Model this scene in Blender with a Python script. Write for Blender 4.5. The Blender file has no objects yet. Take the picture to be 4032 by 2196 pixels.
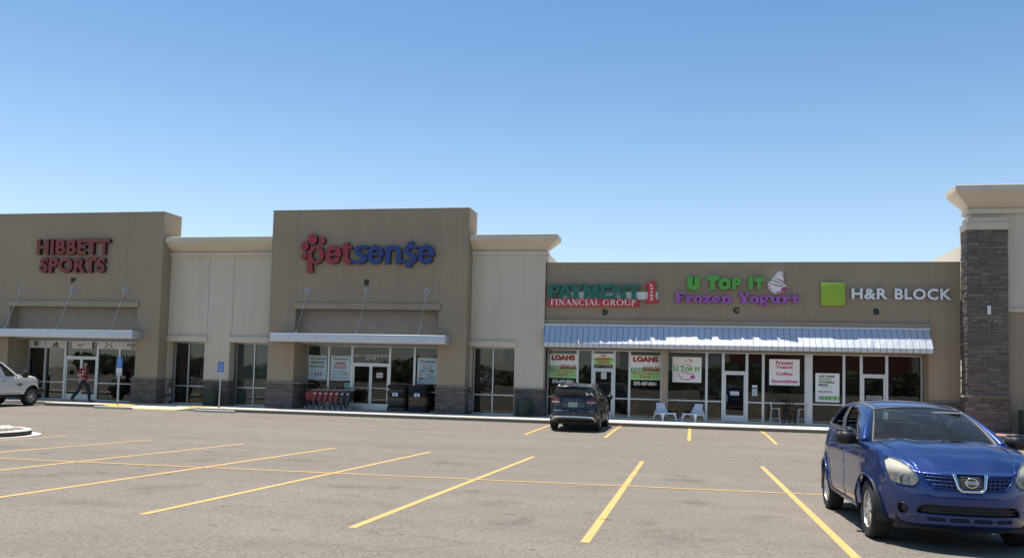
import bpy, bmesh, math, random
from mathutils import Vector, Matrix
from mathutils.geometry import delaunay_2d_cdt

# ------------------------------------------------------------------ camera, sky, sun, exposure
SC = bpy.context.scene
COL = SC.collection
CAM_Z = 1.705
def build_camera():
    yaw, pitch, roll = (math.radians(a) for a in (-11.7268, 3.35438, -1.449))
    F = Vector((math.sin(yaw) * math.cos(pitch), math.cos(yaw) * math.cos(pitch), math.sin(pitch)))
    r0 = Vector((math.cos(yaw), -math.sin(yaw), 0)); d0 = F.cross(r0)
    r = math.cos(roll) * r0 + math.sin(roll) * d0
    d = -math.sin(roll) * r0 + math.cos(roll) * d0
    cam = bpy.data.cameras.new('camera'); o = bpy.data.objects.new('camera', cam); COL.objects.link(o)
    u = -d; b = -F
    o.matrix_world = Matrix(((r.x, u.x, b.x, 0), (r.y, u.y, b.y, 0), (r.z, u.z, b.z, CAM_Z), (0, 0, 0, 1)))
    cam.sensor_fit = 'HORIZONTAL'; cam.sensor_width = 36.0
    cam.lens = 36.0 * 3433.85 / 4032.0
    cam.shift_y = (1281.9 - 1098.0) / 4032.0
    cam.clip_start = 0.1; cam.clip_end = 3000
    SC.camera = o
build_camera()

SUN_DIR = Vector((-0.20, 0.13, 1.0)).normalized()
SUN_EL = math.asin(SUN_DIR.z); SUN_AZ = math.atan2(SUN_DIR.x, SUN_DIR.y)
W = bpy.data.worlds.new('World'); SC.world = W; W.use_nodes = True
nt = W.node_tree
for n in list(nt.nodes): nt.nodes.remove(n)
_o = nt.nodes.new('ShaderNodeOutputWorld'); _b = nt.nodes.new('ShaderNodeBackground'); _s = nt.nodes.new('ShaderNodeTexSky')
_s.sky_type = 'NISHITA'; _s.sun_disc = False
_s.sun_elevation = SUN_EL; _s.sun_rotation = SUN_AZ
_s.altitude = 1300; _s.air_density = 1.0; _s.dust_density = 1.5; _s.ozone_density = 2.0
_b.inputs['Strength'].default_value = 0.125
_h = nt.nodes.new('ShaderNodeHueSaturation'); nt.links.new(_s.outputs[0], _h.inputs['Color']); nt.links.new(_h.outputs[0], _b.inputs[0]); nt.links.new(_b.outputs[0], _o.inputs[0])
_h.inputs['Hue'].default_value = 0.492
# paler and brighter towards the horizon, deeper overhead
_tc = nt.nodes.new('ShaderNodeTexCoord'); _sp = nt.nodes.new('ShaderNodeSeparateXYZ'); nt.links.new(_tc.outputs['Generated'], _sp.inputs[0])
for _i, (_lo_, _hi_) in (('Saturation', (0.86, 1.18)), ('Value', (1.03, 0.96))):
    _r = nt.nodes.new('ShaderNodeMapRange'); _r.interpolation_type = 'SMOOTHSTEP'; _r.inputs[1].default_value = 0.04; _r.inputs[2].default_value = 0.46; _r.inputs[3].default_value = _lo_; _r.inputs[4].default_value = _hi_
    nt.links.new(_sp.outputs[2], _r.inputs[0]); nt.links.new(_r.outputs[0], _h.inputs[_i])
_l = bpy.data.lights.new('sun', 'SUN'); _l.energy = 5.0; _l.angle = math.radians(0.53); _l.color = (1.0, 0.955, 0.89)
_lo = bpy.data.objects.new('sun', _l); COL.objects.link(_lo)
_lo.rotation_euler = SUN_DIR.to_track_quat('Z', 'Y').to_euler()
_lo.location = (-20, 20, 60)
SC.view_settings.view_transform = 'Standard'; SC.view_settings.look = 'None'
SC.view_settings.exposure = 0.45; SC.view_settings.gamma = 1.0
try:
    SC.cycles.max_bounces = 8; SC.cycles.transparent_max_bounces = 16; SC.cycles.sample_clamp_indirect = 6
    SC.cycles.use_denoising = True
except Exception: pass
random.seed(7)
PI = math.pi

# ------------------------------------------------------------------ object helpers
def link(o, parent=None):
    COL.objects.link(o)
    if parent is not None: o.parent = parent
    return o
def tag(o, label=None, cat=None, group=None, kind=None):
    if label: o['label'] = label
    if cat: o['category'] = cat
    if group: o['group'] = group
    if kind: o['kind'] = kind
    return o
def thing(name, label, cat, loc=(0, 0, 0), rotz=0.0, group=None):
    o = bpy.data.objects.new(name, None); o.empty_display_size = 0.2
    COL.objects.link(o); o.location = loc; o.rotation_euler = (0, 0, rotz)
    return tag(o, label, cat, group)
def children(o): return [c for c in COL.objects if c.parent == o]
def copy_tree(o, parent=None):
    c = o.copy(); COL.objects.link(c)
    if parent is not None: c.parent = parent
    for ch in children(o): copy_tree(ch, c)
    return c

class MB:
    """collects faces with material slots and links them as one mesh"""
    def __init__(s): s.v = []; s.f = []; s.m = []; s.sm = []
    def add(s, vs, fs, m=0, smooth=False):
        k = len(s.v); s.v += [tuple(v) for v in vs]
        for f in fs: s.f.append([i + k for i in f]); s.m.append(m); s.sm.append(smooth)
        return s
    def box(s, x0, x1, y0, y1, z0, z1, m=0):
        if x0 > x1: x0, x1 = x1, x0
        if y0 > y1: y0, y1 = y1, y0
        if z0 > z1: z0, z1 = z1, z0
        vs = [(x, y, z) for z in (z0, z1) for y in (y0, y1) for x in (x0, x1)]
        return s.add(vs, [(0, 2, 3, 1), (4, 5, 7, 6), (0, 1, 5, 4), (2, 6, 7, 3), (0, 4, 6, 2), (1, 3, 7, 5)], m)
    def bbox(s, x0, x1, y0, y1, z0, z1, r=0.01, m=0, seg=2):
        """box with rounded edges"""
        bm = bmesh.new(); bmesh.ops.create_cube(bm, size=1.0)
        for v in bm.verts:
            v.co = ((x0 + x1) / 2 + v.co.x * (x1 - x0), (y0 + y1) / 2 + v.co.y * (y1 - y0), (z0 + z1) / 2 + v.co.z * (z1 - z0))
        bmesh.ops.bevel(bm, geom=bm.edges[:], offset=r, segments=seg, profile=0.5, affect='EDGES')
        return s.bm(bm, m, True)
    def bm(s, bm, m=0, smooth=False, mat=None):
        bm.verts.index_update()
        vs = [(mat @ v.co) if mat else v.co.copy() for v in bm.verts]
        s.add(vs, [[v.index for v in f.verts] for f in bm.faces], m, smooth); bm.free(); return s
    def prism(s, poly, axis, a, b, m=0):
        """poly: 2D outline; axis 'y': poly in (x,z) extruded from y=a to b; 'x': (y,z); 'z': (x,y)"""
        def P(p, t): return (p[0], t, p[1]) if axis == 'y' else ((t, p[0], p[1]) if axis == 'x' else (p[0], p[1], t))
        n = len(poly)
        vs = [P(p, a) for p in poly] + [P(p, b) for p in poly]
        fs = [list(range(n)), list(range(2 * n - 1, n - 1, -1))] + [(i, i + n, (i + 1) % n + n, (i + 1) % n) for i in range(n)]
        return s.add(vs, fs, m)
    def tube(s, pts, r, m=0, seg=8, closed=False, caps=True):
        pts = [Vector(p) for p in pts]; n = len(pts); rings = []
        rr = r if isinstance(r, (list, tuple)) else [r] * n
        up = None
        for i in range(n):
            a = pts[i - 1] if (i > 0 or closed) else pts[i]; b = pts[(i + 1) % n] if (i < n - 1 or closed) else pts[i]
            t = (b - a).normalized()
            if up is None: up = Vector((0, 0, 1)) if abs(t.z) < 0.9 else Vector((1, 0, 0))
            x = t.cross(up)
            if x.length < 1e-4: x = t.orthogonal()
            x.normalize(); y = x.cross(t).normalized(); up = y
            rings.append([pts[i] + rr[i] * (math.cos(2 * PI * k / seg) * x + math.sin(2 * PI * k / seg) * y) for k in range(seg)])
        vs = [v for rg in rings for v in rg]; fs = []
        for i in range(n if closed else n - 1):
            j = (i + 1) % n
            for k in range(seg):
                fs.append((i * seg + k, j * seg + k, j * seg + (k + 1) % seg, i * seg + (k + 1) % seg))
        s.add(vs, fs, m, True)
        if caps and not closed:
            s.add(rings[0], [list(range(seg))], m); s.add(rings[-1], [list(range(seg))[::-1]], m)
        return s
    def lathe(s, prof, m=0, seg=32, axis='z', c=(0, 0, 0), smooth=True, ms=None):
        """prof: [(r, h)] revolved about axis through c"""
        vs = []
        for r, h in prof:
            for k in range(seg):
                a = 2 * PI * k / seg; p, q = r * math.cos(a), r * math.sin(a)
                v = (p, q, h) if axis == 'z' else ((p, h, q) if axis == 'y' else (h, p, q))
                vs.append((v[0] + c[0], v[1] + c[1], v[2] + c[2]))
        for i in range(len(prof) - 1):
            fs = [(i * seg + k, i * seg + (k + 1) % seg, (i + 1) * seg + (k + 1) % seg, (i + 1) * seg + k) for k in range(seg)]
            k0 = len(s.v)
            s.add([vs[j] for j in range(i * seg, (i + 2) * seg)], [[j - i * seg for j in f] for f in fs], ms[i] if ms else m, smooth)
        return s
    def loft(s, rows, m=0, smooth=True, closed=False):
        n = len(rows[0]); vs = [p for r in rows for p in r]; fs = []
        for i in range(len(rows) - 1):
            for k in range(n if closed else n - 1):
                fs.append((i * n + k, i * n + (k + 1) % n, (i + 1) * n + (k + 1) % n, (i + 1) * n + k))
        return s.add(vs, fs, m, smooth)
    def build(s, name, mats, parent=None, weld=False, solid=0.0, fix=True, bevel=0.0):
        me = bpy.data.meshes.new(name)
        me.from_pydata([tuple(v) for v in s.v], [], s.f)
        if not isinstance(mats, (list, tuple)): mats = [mats]
        for m in mats: me.materials.append(m)
        me.polygons.foreach_set('material_index', s.m); me.polygons.foreach_set('use_smooth', s.sm)
        if weld or fix:
            bm = bmesh.new(); bm.from_mesh(me)
            if weld: bmesh.ops.remove_doubles(bm, verts=bm.verts, dist=1e-4)
            if fix: bmesh.ops.recalc_face_normals(bm, faces=bm.faces)
            bm.to_mesh(me); bm.free()
        o = bpy.data.objects.new(name, me); link(o, parent)
        if bevel:
            b = o.modifiers.new('bevel', 'BEVEL'); b.width = bevel; b.segments = 2; b.limit_method = 'ANGLE'; b.angle_limit = 0.6
        if solid:
            sm = o.modifiers.new('solid', 'SOLIDIFY'); sm.thickness = abs(solid); sm.offset = -1 if solid > 0 else 1
        return o

# flat shapes: union of polygons in a plane, given thickness -------------------------------------
def union2d(polys):
    vs = []; fs = []
    for p in polys:
        if sum(p[i - 1][0] * p[i][1] - p[i][0] * p[i - 1][1] for i in range(len(p))) < 0: p = p[::-1]
        k = len(vs); vs += [Vector((q[0], q[1])) for q in p]; fs.append(list(range(k, k + len(p))))
    V, E, F, ov, oe, of = delaunay_2d_cdt(vs, [], fs, 1, 1e-6)
    return [(v.x, v.y) for v in V], [tuple(f) for f, src in zip(F, of) if len(src) > 0]
def plate_from(tris, verts, place, depth):
    """place(x, z, d) -> 3D; front at d=0, back at d=depth"""
    mb = MB(); n = len(verts)
    vs = [place(x, z, 0.0) for x, z in verts] + [place(x, z, depth) for x, z in verts]
    cnt = {}
    for t in tris:
        for a, b in ((t[0], t[1]), (t[1], t[2]), (t[2], t[0])):
            k = (min(a, b), max(a, b)); cnt[k] = cnt.get(k, 0) + 1
    fs = [list(t) for t in tris] + [[i + n for i in t[::-1]] for t in tris]
    fs += [[a, b, b + n, a + n] for (a, b), c in cnt.items() if c == 1]
    mb.add(vs, fs); return mb
def seg_quad(a, b, w, w2=None):
    w2 = w if w2 is None else w2
    dx, dz = b[0] - a[0], b[1] - a[1]; l = math.hypot(dx, dz) or 1e-6; nx, nz = -dz / l / 2, dx / l / 2
    return [(a[0] + nx * w, a[1] + nz * w), (a[0] - nx * w, a[1] - nz * w), (b[0] - nx * w2, b[1] - nz * w2), (b[0] + nx * w2, b[1] + nz * w2)]
def disc(c, r, n=20, rz=None): return [(c[0] + r * math.cos(2 * PI * k / n), c[1] + (rz or r) * math.sin(2 * PI * k / n)) for k in range(n)]
def stroke(pts, w, round_=True):
    out = []
    for i in range(len(pts) - 1):
        wa = w[i] if isinstance(w, (list, tuple)) else w; wb = w[i + 1] if isinstance(w, (list, tuple)) else w
        out.append(seg_quad(pts[i], pts[i + 1], wa, wb))
        if round_: out.append(disc(pts[i], wa / 2, 10))
    if round_: out.append(disc(pts[-1], (w[-1] if isinstance(w, (list, tuple)) else w) / 2, 10))
    return out
def arc(c, r, a0, a1, n=14, rz=None): return [(c[0] + r * math.cos(math.radians(a0 + (a1 - a0) * k / n)), c[1] + (rz or r) * math.sin(math.radians(a0 + (a1 - a0) * k / n))) for k in range(n + 1)]
def rect(x0, x1, z0, z1): return [(x0, z0), (x1, z0), (x1, z1), (x0, z1)]
def flat_shape(name, polys, Y, depth, mat, parent=None):
    v, t = union2d(polys)
    return plate_from(t, v, lambda x, z, d: (x, Y + d, z), depth).build(name, mat, parent)

# lettering -------------------------------------------------------------------------------------
def text_tris(s, bold=0.0, shear=0.0, space=1.0, size=1.0, res=3):
    c = bpy.data.curves.new('lettering', 'FONT'); c.body = s; c.size = size; c.offset = bold; c.shear = shear
    c.space_character = space; c.resolution_u = res; c.fill_mode = 'FRONT'; c.extrude = 0
    c.align_x = 'CENTER'
    o = bpy.data.objects.new('lettering', c); COL.objects.link(o)
    dg = bpy.context.evaluated_depsgraph_get(); me = o.evaluated_get(dg).to_mesh()
    vs = [(v.co.x, v.co.y) for v in me.vertices]; fs = [tuple(p.vertices) for p in me.polygons]
    o.evaluated_get(dg).to_mesh_clear(); bpy.data.objects.remove(o); bpy.data.curves.remove(c)
    # weld
    key = {}; mp = []; nv = []
    for v in vs:
        k = (round(v[0], 5), round(v[1], 5))
        if k not in key: key[k] = len(nv); nv.append(v)
        mp.append(key[k])
    return nv, [tuple(mp[i] for i in f) for f in fs if len(set(mp[i] for i in f)) == len(f)]
def fit(vs, x0, x1, z0, z1, keep=False):
    ax, bx = min(v[0] for v in vs), max(v[0] for v in vs); az, bz = min(v[1] for v in vs), max(v[1] for v in vs)
    kx, kz = (x1 - x0) / (bx - ax), (z1 - z0) / (bz - az)
    if keep: kx = kz = min(kx, kz)
    mx, mz = (x0 + x1) / 2, (z0 + z1) / 2
    return [(mx + (v[0] - (ax + bx) / 2) * kx, mz + (v[1] - (az + bz) / 2) * kz) for v in vs]
def poly_extrude(vs, fs, place, depth):
    mb = MB(); n = len(vs); cnt = {}
    for f in fs:
        for i in range(len(f)):
            a, b = f[i], f[(i + 1) % len(f)]; k = (min(a, b), max(a, b)); cnt[k] = cnt.get(k, 0) + 1
    V = [place(x, z, 0.0) for x, z in vs] + [place(x, z, depth) for x, z in vs]
    F = [list(f) for f in fs] + [[i + n for i in f[::-1]] for f in fs] + [[a, b, b + n, a + n] for (a, b), c in cnt.items() if c == 1]
    return mb.add(V, F)
class Lettering:
    """gathers lines of text and shapes on planes of constant Y into one mesh"""
    def __init__(s): s.mb = MB()
    def text(s, t, x0, x1, z0, z1, Y, depth=0.001, bold=0.02, shear=0.0, keep=False, space=1.0, m=0):
        v, f = text_tris(t, bold, shear, space); v = fit(v, x0, x1, z0, z1, keep)
        q = poly_extrude(v, f, lambda x, z, d: (x, Y + d, z), depth); s.mb.add(q.v, q.f, m); return s
    def shape(s, polys, Y, depth=0.001, m=0):
        v, t = union2d(polys); q = plate_from(t, v, lambda x, z, d: (x, Y + d, z), depth); s.mb.add(q.v, q.f, m); return s
    def build(s, name, mats, parent=None): return s.mb.build(name, mats, parent)

# ------------------------------------------------------------------ materials
def mat(name):
    m = bpy.data.materials.new(name); m.use_nodes = True
    n = m.node_tree.nodes; n.clear()
    out = n.new('ShaderNodeOutputMaterial'); p = n.new('ShaderNodeBsdfPrincipled')
    m.node_tree.links.new(p.outputs[0], out.inputs[0])
    return m, m.node_tree, p, out
def node(nt, t, **kw):
    n = nt.nodes.new(t)
    for k, v in kw.items(): setattr(n, k, v)
    return n
def coords(nt, scale=(1, 1, 1), kind='Object'):
    tc = node(nt, 'ShaderNodeTexCoord'); mp = node(nt, 'ShaderNodeMapping'); mp.inputs['Scale'].default_value = scale
    nt.links.new(tc.outputs[kind], mp.inputs[0]); return mp.outputs[0]
def noise(nt, vec, scale, detail=4, rough=0.6):
    n = node(nt, 'ShaderNodeTexNoise'); n.inputs['Scale'].default_value = scale; n.inputs['Detail'].default_value = detail; n.inputs['Roughness'].default_value = rough
    nt.links.new(vec, n.inputs['Vector']); return n.outputs[0]
def ramp(nt, fac, stops):
    r = node(nt, 'ShaderNodeValToRGB'); e = r.color_ramp.elements
    while len(e) < len(stops): e.new(0.5)
    for i, (p, c) in enumerate(stops):
        e[i].position = p; e[i].color = (c[0], c[1], c[2], 1) if not isinstance(c, (int, float)) else (c, c, c, 1)
    nt.links.new(fac, r.inputs[0]); return r.outputs[0]
def mix(nt, fac, a, b, mode='MIX'):
    x = node(nt, 'ShaderNodeMix', data_type='RGBA', blend_type=mode)
    if isinstance(fac, (int, float)): x.inputs[0].default_value = fac
    else: nt.links.new(fac, x.inputs[0])
    for k, v in ((6, a), (7, b)):
        if isinstance(v, tuple): x.inputs[k].default_value = (v[0], v[1], v[2], 1)
        else: nt.links.new(v, x.inputs[k])
    return x.outputs[2]
def bump(nt, p, h, strength, dist=0.01):
    b = node(nt, 'ShaderNodeBump'); b.inputs['Strength'].default_value = strength; b.inputs['Distance'].default_value = dist
    nt.links.new(h, b.inputs['Height']); nt.links.new(b.outputs[0], p.inputs['Normal'])
def sc(c, k): return tuple(min(1, x * k) for x in c)
def simple(name, col, rough=0.6, metal=0.0, spec=0.5, var=0.12, scale=3.0, coat=0.0, bumps=0.0):
    m, nt, p, o = mat(name)
    if var:
        v = coords(nt); f = noise(nt, v, scale, 5)
        nt.links.new(mix(nt, f, sc(col, 1 - var), sc(col, 1 + var)), p.inputs['Base Color'])
        r = node(nt, 'ShaderNodeMapRange'); r.inputs[3].default_value = max(0.02, rough - 0.08); r.inputs[4].default_value = min(1, rough + 0.08)
        nt.links.new(noise(nt, v, scale * 4, 3), r.inputs[0]); nt.links.new(r.outputs[0], p.inputs['Roughness'])
        if bumps: bump(nt, p, noise(nt, v, 90, 3), bumps, 0.004)
    else:
        p.inputs['Base Color'].default_value = (*col, 1); p.inputs['Roughness'].default_value = rough
    p.inputs['Metallic'].default_value = metal; p.inputs['Specular IOR Level'].default_value = spec; p.inputs['Coat Weight'].default_value = coat
    p.inputs['Coat Roughness'].default_value = 0.04
    return m
def stucco(name, col):
    m, nt, p, o = mat(name); v = coords(nt)
    big = noise(nt, v, 0.35, 5, 0.6); fine = noise(nt, v, 38, 4, 0.7)
    streak = noise(nt, coords(nt, (2.2, 2.2, 0.10)), 1.0, 5, 0.65)
    c = mix(nt, big, sc(col, 0.84), sc(col, 1.12))
    c = mix(nt, ramp(nt, streak, [(0.48, 0.0), (0.75, 0.42)]), c, sc(col, 0.74))
    c = mix(nt, ramp(nt, fine, [(0.35, 0.0), (0.75, 0.30)]), c, sc(col, 0.72))
    nt.links.new(c, p.inputs['Base Color']); p.inputs['Roughness'].default_value = 0.95; p.inputs['Specular IOR Level'].default_value = 0.15
    bump(nt, p, fine, 0.55, 0.006); return m
def stone_mat(name):
    m, nt, p, o = mat(name); g = node(nt, 'ShaderNodeNewGeometry'); v = coords(nt)
    c = ramp(nt, g.outputs['Random Per Island'], [(0.0, (0.115, 0.092, 0.080)), (0.3, (0.193, 0.158, 0.137)), (0.55, (0.151, 0.132, 0.119)), (0.8, (0.241, 0.196, 0.165)), (1.0, (0.175, 0.150, 0.134))])
    f = noise(nt, v, 14, 6, 0.7); c = mix(nt, ramp(nt, f, [(0.3, 0.50), (0.65, 0.0)]), c, (0.075, 0.064, 0.058))
    nt.links.new(c, p.inputs['Base Color']); p.inputs['Roughness'].default_value = 0.9; bump(nt, p, f, 0.9, 0.02); return m
def asphalt_mat():
    m, nt, p, o = mat('asphalt'); v = coords(nt)
    big = noise(nt, v, 0.10, 5, 0.65); mid = noise(nt, v, 0.9, 5, 0.7); fine = noise(nt, v, 22, 4, 0.85); grain = noise(nt, v, 48, 3, 0.85)
    wear = noise(nt, coords(nt, (0.05, 0.9, 1)), 1.0, 5, 0.6)
    base = (0.234, 0.204, 0.167)
    c = mix(nt, big, sc(base, 0.80), sc(base, 1.20))
    c = mix(nt, ramp(nt, mid, [(0.30, 0.35), (0.62, 0.0)]), c, sc(base, 0.66))
    c = mix(nt, ramp(nt, wear, [(0.40, 0.0), (0.70, 0.50)]), c, sc(base, 0.68))
    c = mix(nt, ramp(nt, fine, [(0.36, 0.95), (0.54, 0.0)]), c, sc(base, 0.50))
    c = mix(nt, ramp(nt, grain, [(0.56, 0.0), (0.70, 0.85)]), c, sc(base, 1.75))
    # faint long cracks
    d = noise(nt, v, 0.8, 4); dv = node(nt, 'ShaderNodeVectorMath', operation='MULTIPLY_ADD')
    cr = node(nt, 'ShaderNodeCombineXYZ'); nt.links.new(d, cr.inputs[0]); nt.links.new(d, cr.inputs[1])
    dv.inputs[1].default_value = (1.6, 1.6, 0); nt.links.new(cr.outputs[0], dv.inputs[0]); nt.links.new(v, dv.inputs[2])
    vo = node(nt, 'ShaderNodeTexVoronoi', feature='DISTANCE_TO_EDGE'); vo.inputs['Scale'].default_value = 0.16; nt.links.new(dv.outputs[0], vo.inputs['Vector'])
    c = mix(nt, ramp(nt, vo.outputs['Distance'], [(0.0, 0.30), (0.004, 0.0)]), c, sc(base, 0.35))
    nt.links.new(c, p.inputs['Base Color']); p.inputs['Roughness'].default_value = 0.95; p.inputs['Specular IOR Level'].default_value = 0.12
    bump(nt, p, grain, 0.30, 0.004); return m
def concrete_mat(name, col, joints=0.0):
    m, nt, p, o = mat(name); v = coords(nt)
    c = mix(nt, noise(nt, v, 0.7, 6, 0.7), sc(col, 0.84), sc(col, 1.10))
    c = mix(nt, ramp(nt, noise(nt, v, 9, 5, 0.75), [(0.30, 0.40), (0.55, 0.0)]), c, sc(col, 0.70))
    nt.links.new(c, p.inputs['Base Color']); p.inputs['Roughness'].default_value = 0.9; p.inputs['Specular IOR Level'].default_value = 0.2
    bump(nt, p, noise(nt, v, 60, 3), 0.25, 0.004); return m
def worn_paint(name, col, wear=0.5, under=(0.2, 0.185, 0.17), soft=0.06):
    """road paint that has worn through to the asphalt in patches"""
    m, nt, p, o = mat(name); v = coords(nt)
    c = mix(nt, noise(nt, v, 2.0, 4), sc(col, 0.88), sc(col, 1.1))
    a = node(nt, 'ShaderNodeMath', operation='ADD'); nt.links.new(noise(nt, v, 1.3, 4), a.inputs[0])
    b = node(nt, 'ShaderNodeMath', operation='MULTIPLY'); nt.links.new(noise(nt, v, 45, 4, 0.8), b.inputs[0]); b.inputs[1].default_value = 0.9
    nt.links.new(b.outputs[0], a.inputs[1])
    k = ramp(nt, a.outputs[0], [(wear, 0.0), (min(0.99, wear + soft), 1.0)])
    tr = node(nt, 'ShaderNodeBsdfTransparent'); mx = node(nt, 'ShaderNodeMixShader')
    nt.links.new(c, p.inputs['Base Color']); p.inputs['Roughness'].default_value = 0.85
    nt.links.new(k, mx.inputs[0]); nt.links.new(tr.outputs[0], mx.inputs[1]); nt.links.new(p.outputs[0], mx.inputs[2]); nt.links.new(mx.outputs[0], o.inputs[0])
    return m
def glass_mat(name, tint=(0.55, 0.58, 0.56), ior=1.5, rough=0.0, boost=1.0, wavy=0.0, dirt=0.0):
    m, nt, p, o = mat(name); nt.nodes.remove(p)
    tr = node(nt, 'ShaderNodeBsdfTransparent'); tr.inputs[0].default_value = (*tint, 1)
    gl = node(nt, 'ShaderNodeBsdfGlossy'); gl.inputs['Roughness'].default_value = rough; gl.inputs[0].default_value = (1, 1, 1, 1)
    fr = node(nt, 'ShaderNodeFresnel'); fr.inputs[0].default_value = ior
    mu = node(nt, 'ShaderNodeMath', operation='MULTIPLY'); mu.inputs[1].default_value = boost; mu.use_clamp = True
    nt.links.new(fr.outputs[0], mu.inputs[0])
    mx = node(nt, 'ShaderNodeMixShader'); nt.links.new(mu.outputs[0], mx.inputs[0]); nt.links.new(tr.outputs[0], mx.inputs[1]); nt.links.new(gl.outputs[0], mx.inputs[2])
    if wavy:
        b = node(nt, 'ShaderNodeBump'); b.inputs['Strength'].default_value = wavy; b.inputs['Distance'].default_value = 0.02
        nt.links.new(noise(nt, coords(nt), 0.9, 2), b.inputs['Height']); nt.links.new(b.outputs[0], gl.inputs['Normal'])
    last = mx.outputs[0]
    if dirt:
        df = node(nt, 'ShaderNodeBsdfDiffuse'); df.inputs[0].default_value = (0.62, 0.62, 0.58, 1)
        v = coords(nt); k = ramp(nt, noise(nt, v, 3.5, 6, 0.75), [(0.40, 0.02), (0.80, dirt)])
        m2 = node(nt, 'ShaderNodeMixShader'); nt.links.new(k, m2.inputs[0]); nt.links.new(last, m2.inputs[1]); nt.links.new(df.outputs[0], m2.inputs[2]); last = m2.outputs[0]
    nt.links.new(last, o.inputs[0]); return m
def car_paint(name, col, metal=0.35, rough=0.32, dust=0.16):
    m, nt, p, o = mat(name); v = coords(nt)
    d = ramp(nt, noise(nt, v, 5, 6, 0.75), [(0.40, 0.0), (0.85, dust)])
    fl = ramp(nt, noise(nt, v, 45, 2, 0.6), [(0.66, 0.0), (0.74, dust * 1.5)])
    c = mix(nt, d, col, (0.34, 0.31, 0.27)); c = mix(nt, fl, c, (0.5, 0.5, 0.48))
    nt.links.new(c, p.inputs['Base Color']); p.inputs['Metallic'].default_value = metal
    r = node(nt, 'ShaderNodeMapRange'); r.inputs[3].default_value = rough; r.inputs[4].default_value = rough + 0.5
    nt.links.new(d, r.inputs[0]); nt.links.new(r.outputs[0], p.inputs['Roughness'])
    p.inputs['Coat Weight'].default_value = 0.9; p.inputs['Coat Roughness'].default_value = 0.05; return m
def emit(name, col, s):
    m, nt, p, o = mat(name); p.inputs['Emission Color'].default_value = (*col, 1); p.inputs['Emission Strength'].default_value = s
    p.inputs['Base Color'].default_value = (*col, 1); return m

def stain_mat():
    m, nt, p, o = mat('oil_stain'); at = node(nt, 'ShaderNodeAttribute', attribute_name='fade'); v = coords(nt)
    a = node(nt, 'ShaderNodeMath', operation='MULTIPLY'); nt.links.new(at.outputs['Fac'], a.inputs[0])
    nt.links.new(ramp(nt, noise(nt, v, 5, 6, 0.75), [(0.32, 0.0), (0.70, 1.0)]), a.inputs[1])
    tr = node(nt, 'ShaderNodeBsdfTransparent'); mx = node(nt, 'ShaderNodeMixShader')
    p.inputs['Base Color'].default_value = (0.075, 0.070, 0.066, 1); p.inputs['Roughness'].default_value = 0.8
    nt.links.new(a.outputs[0], mx.inputs[0]); nt.links.new(tr.outputs[0], mx.inputs[1]); nt.links.new(p.outputs[0], mx.inputs[2]); nt.links.new(mx.outputs[0], o.inputs[0]); return m

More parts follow.
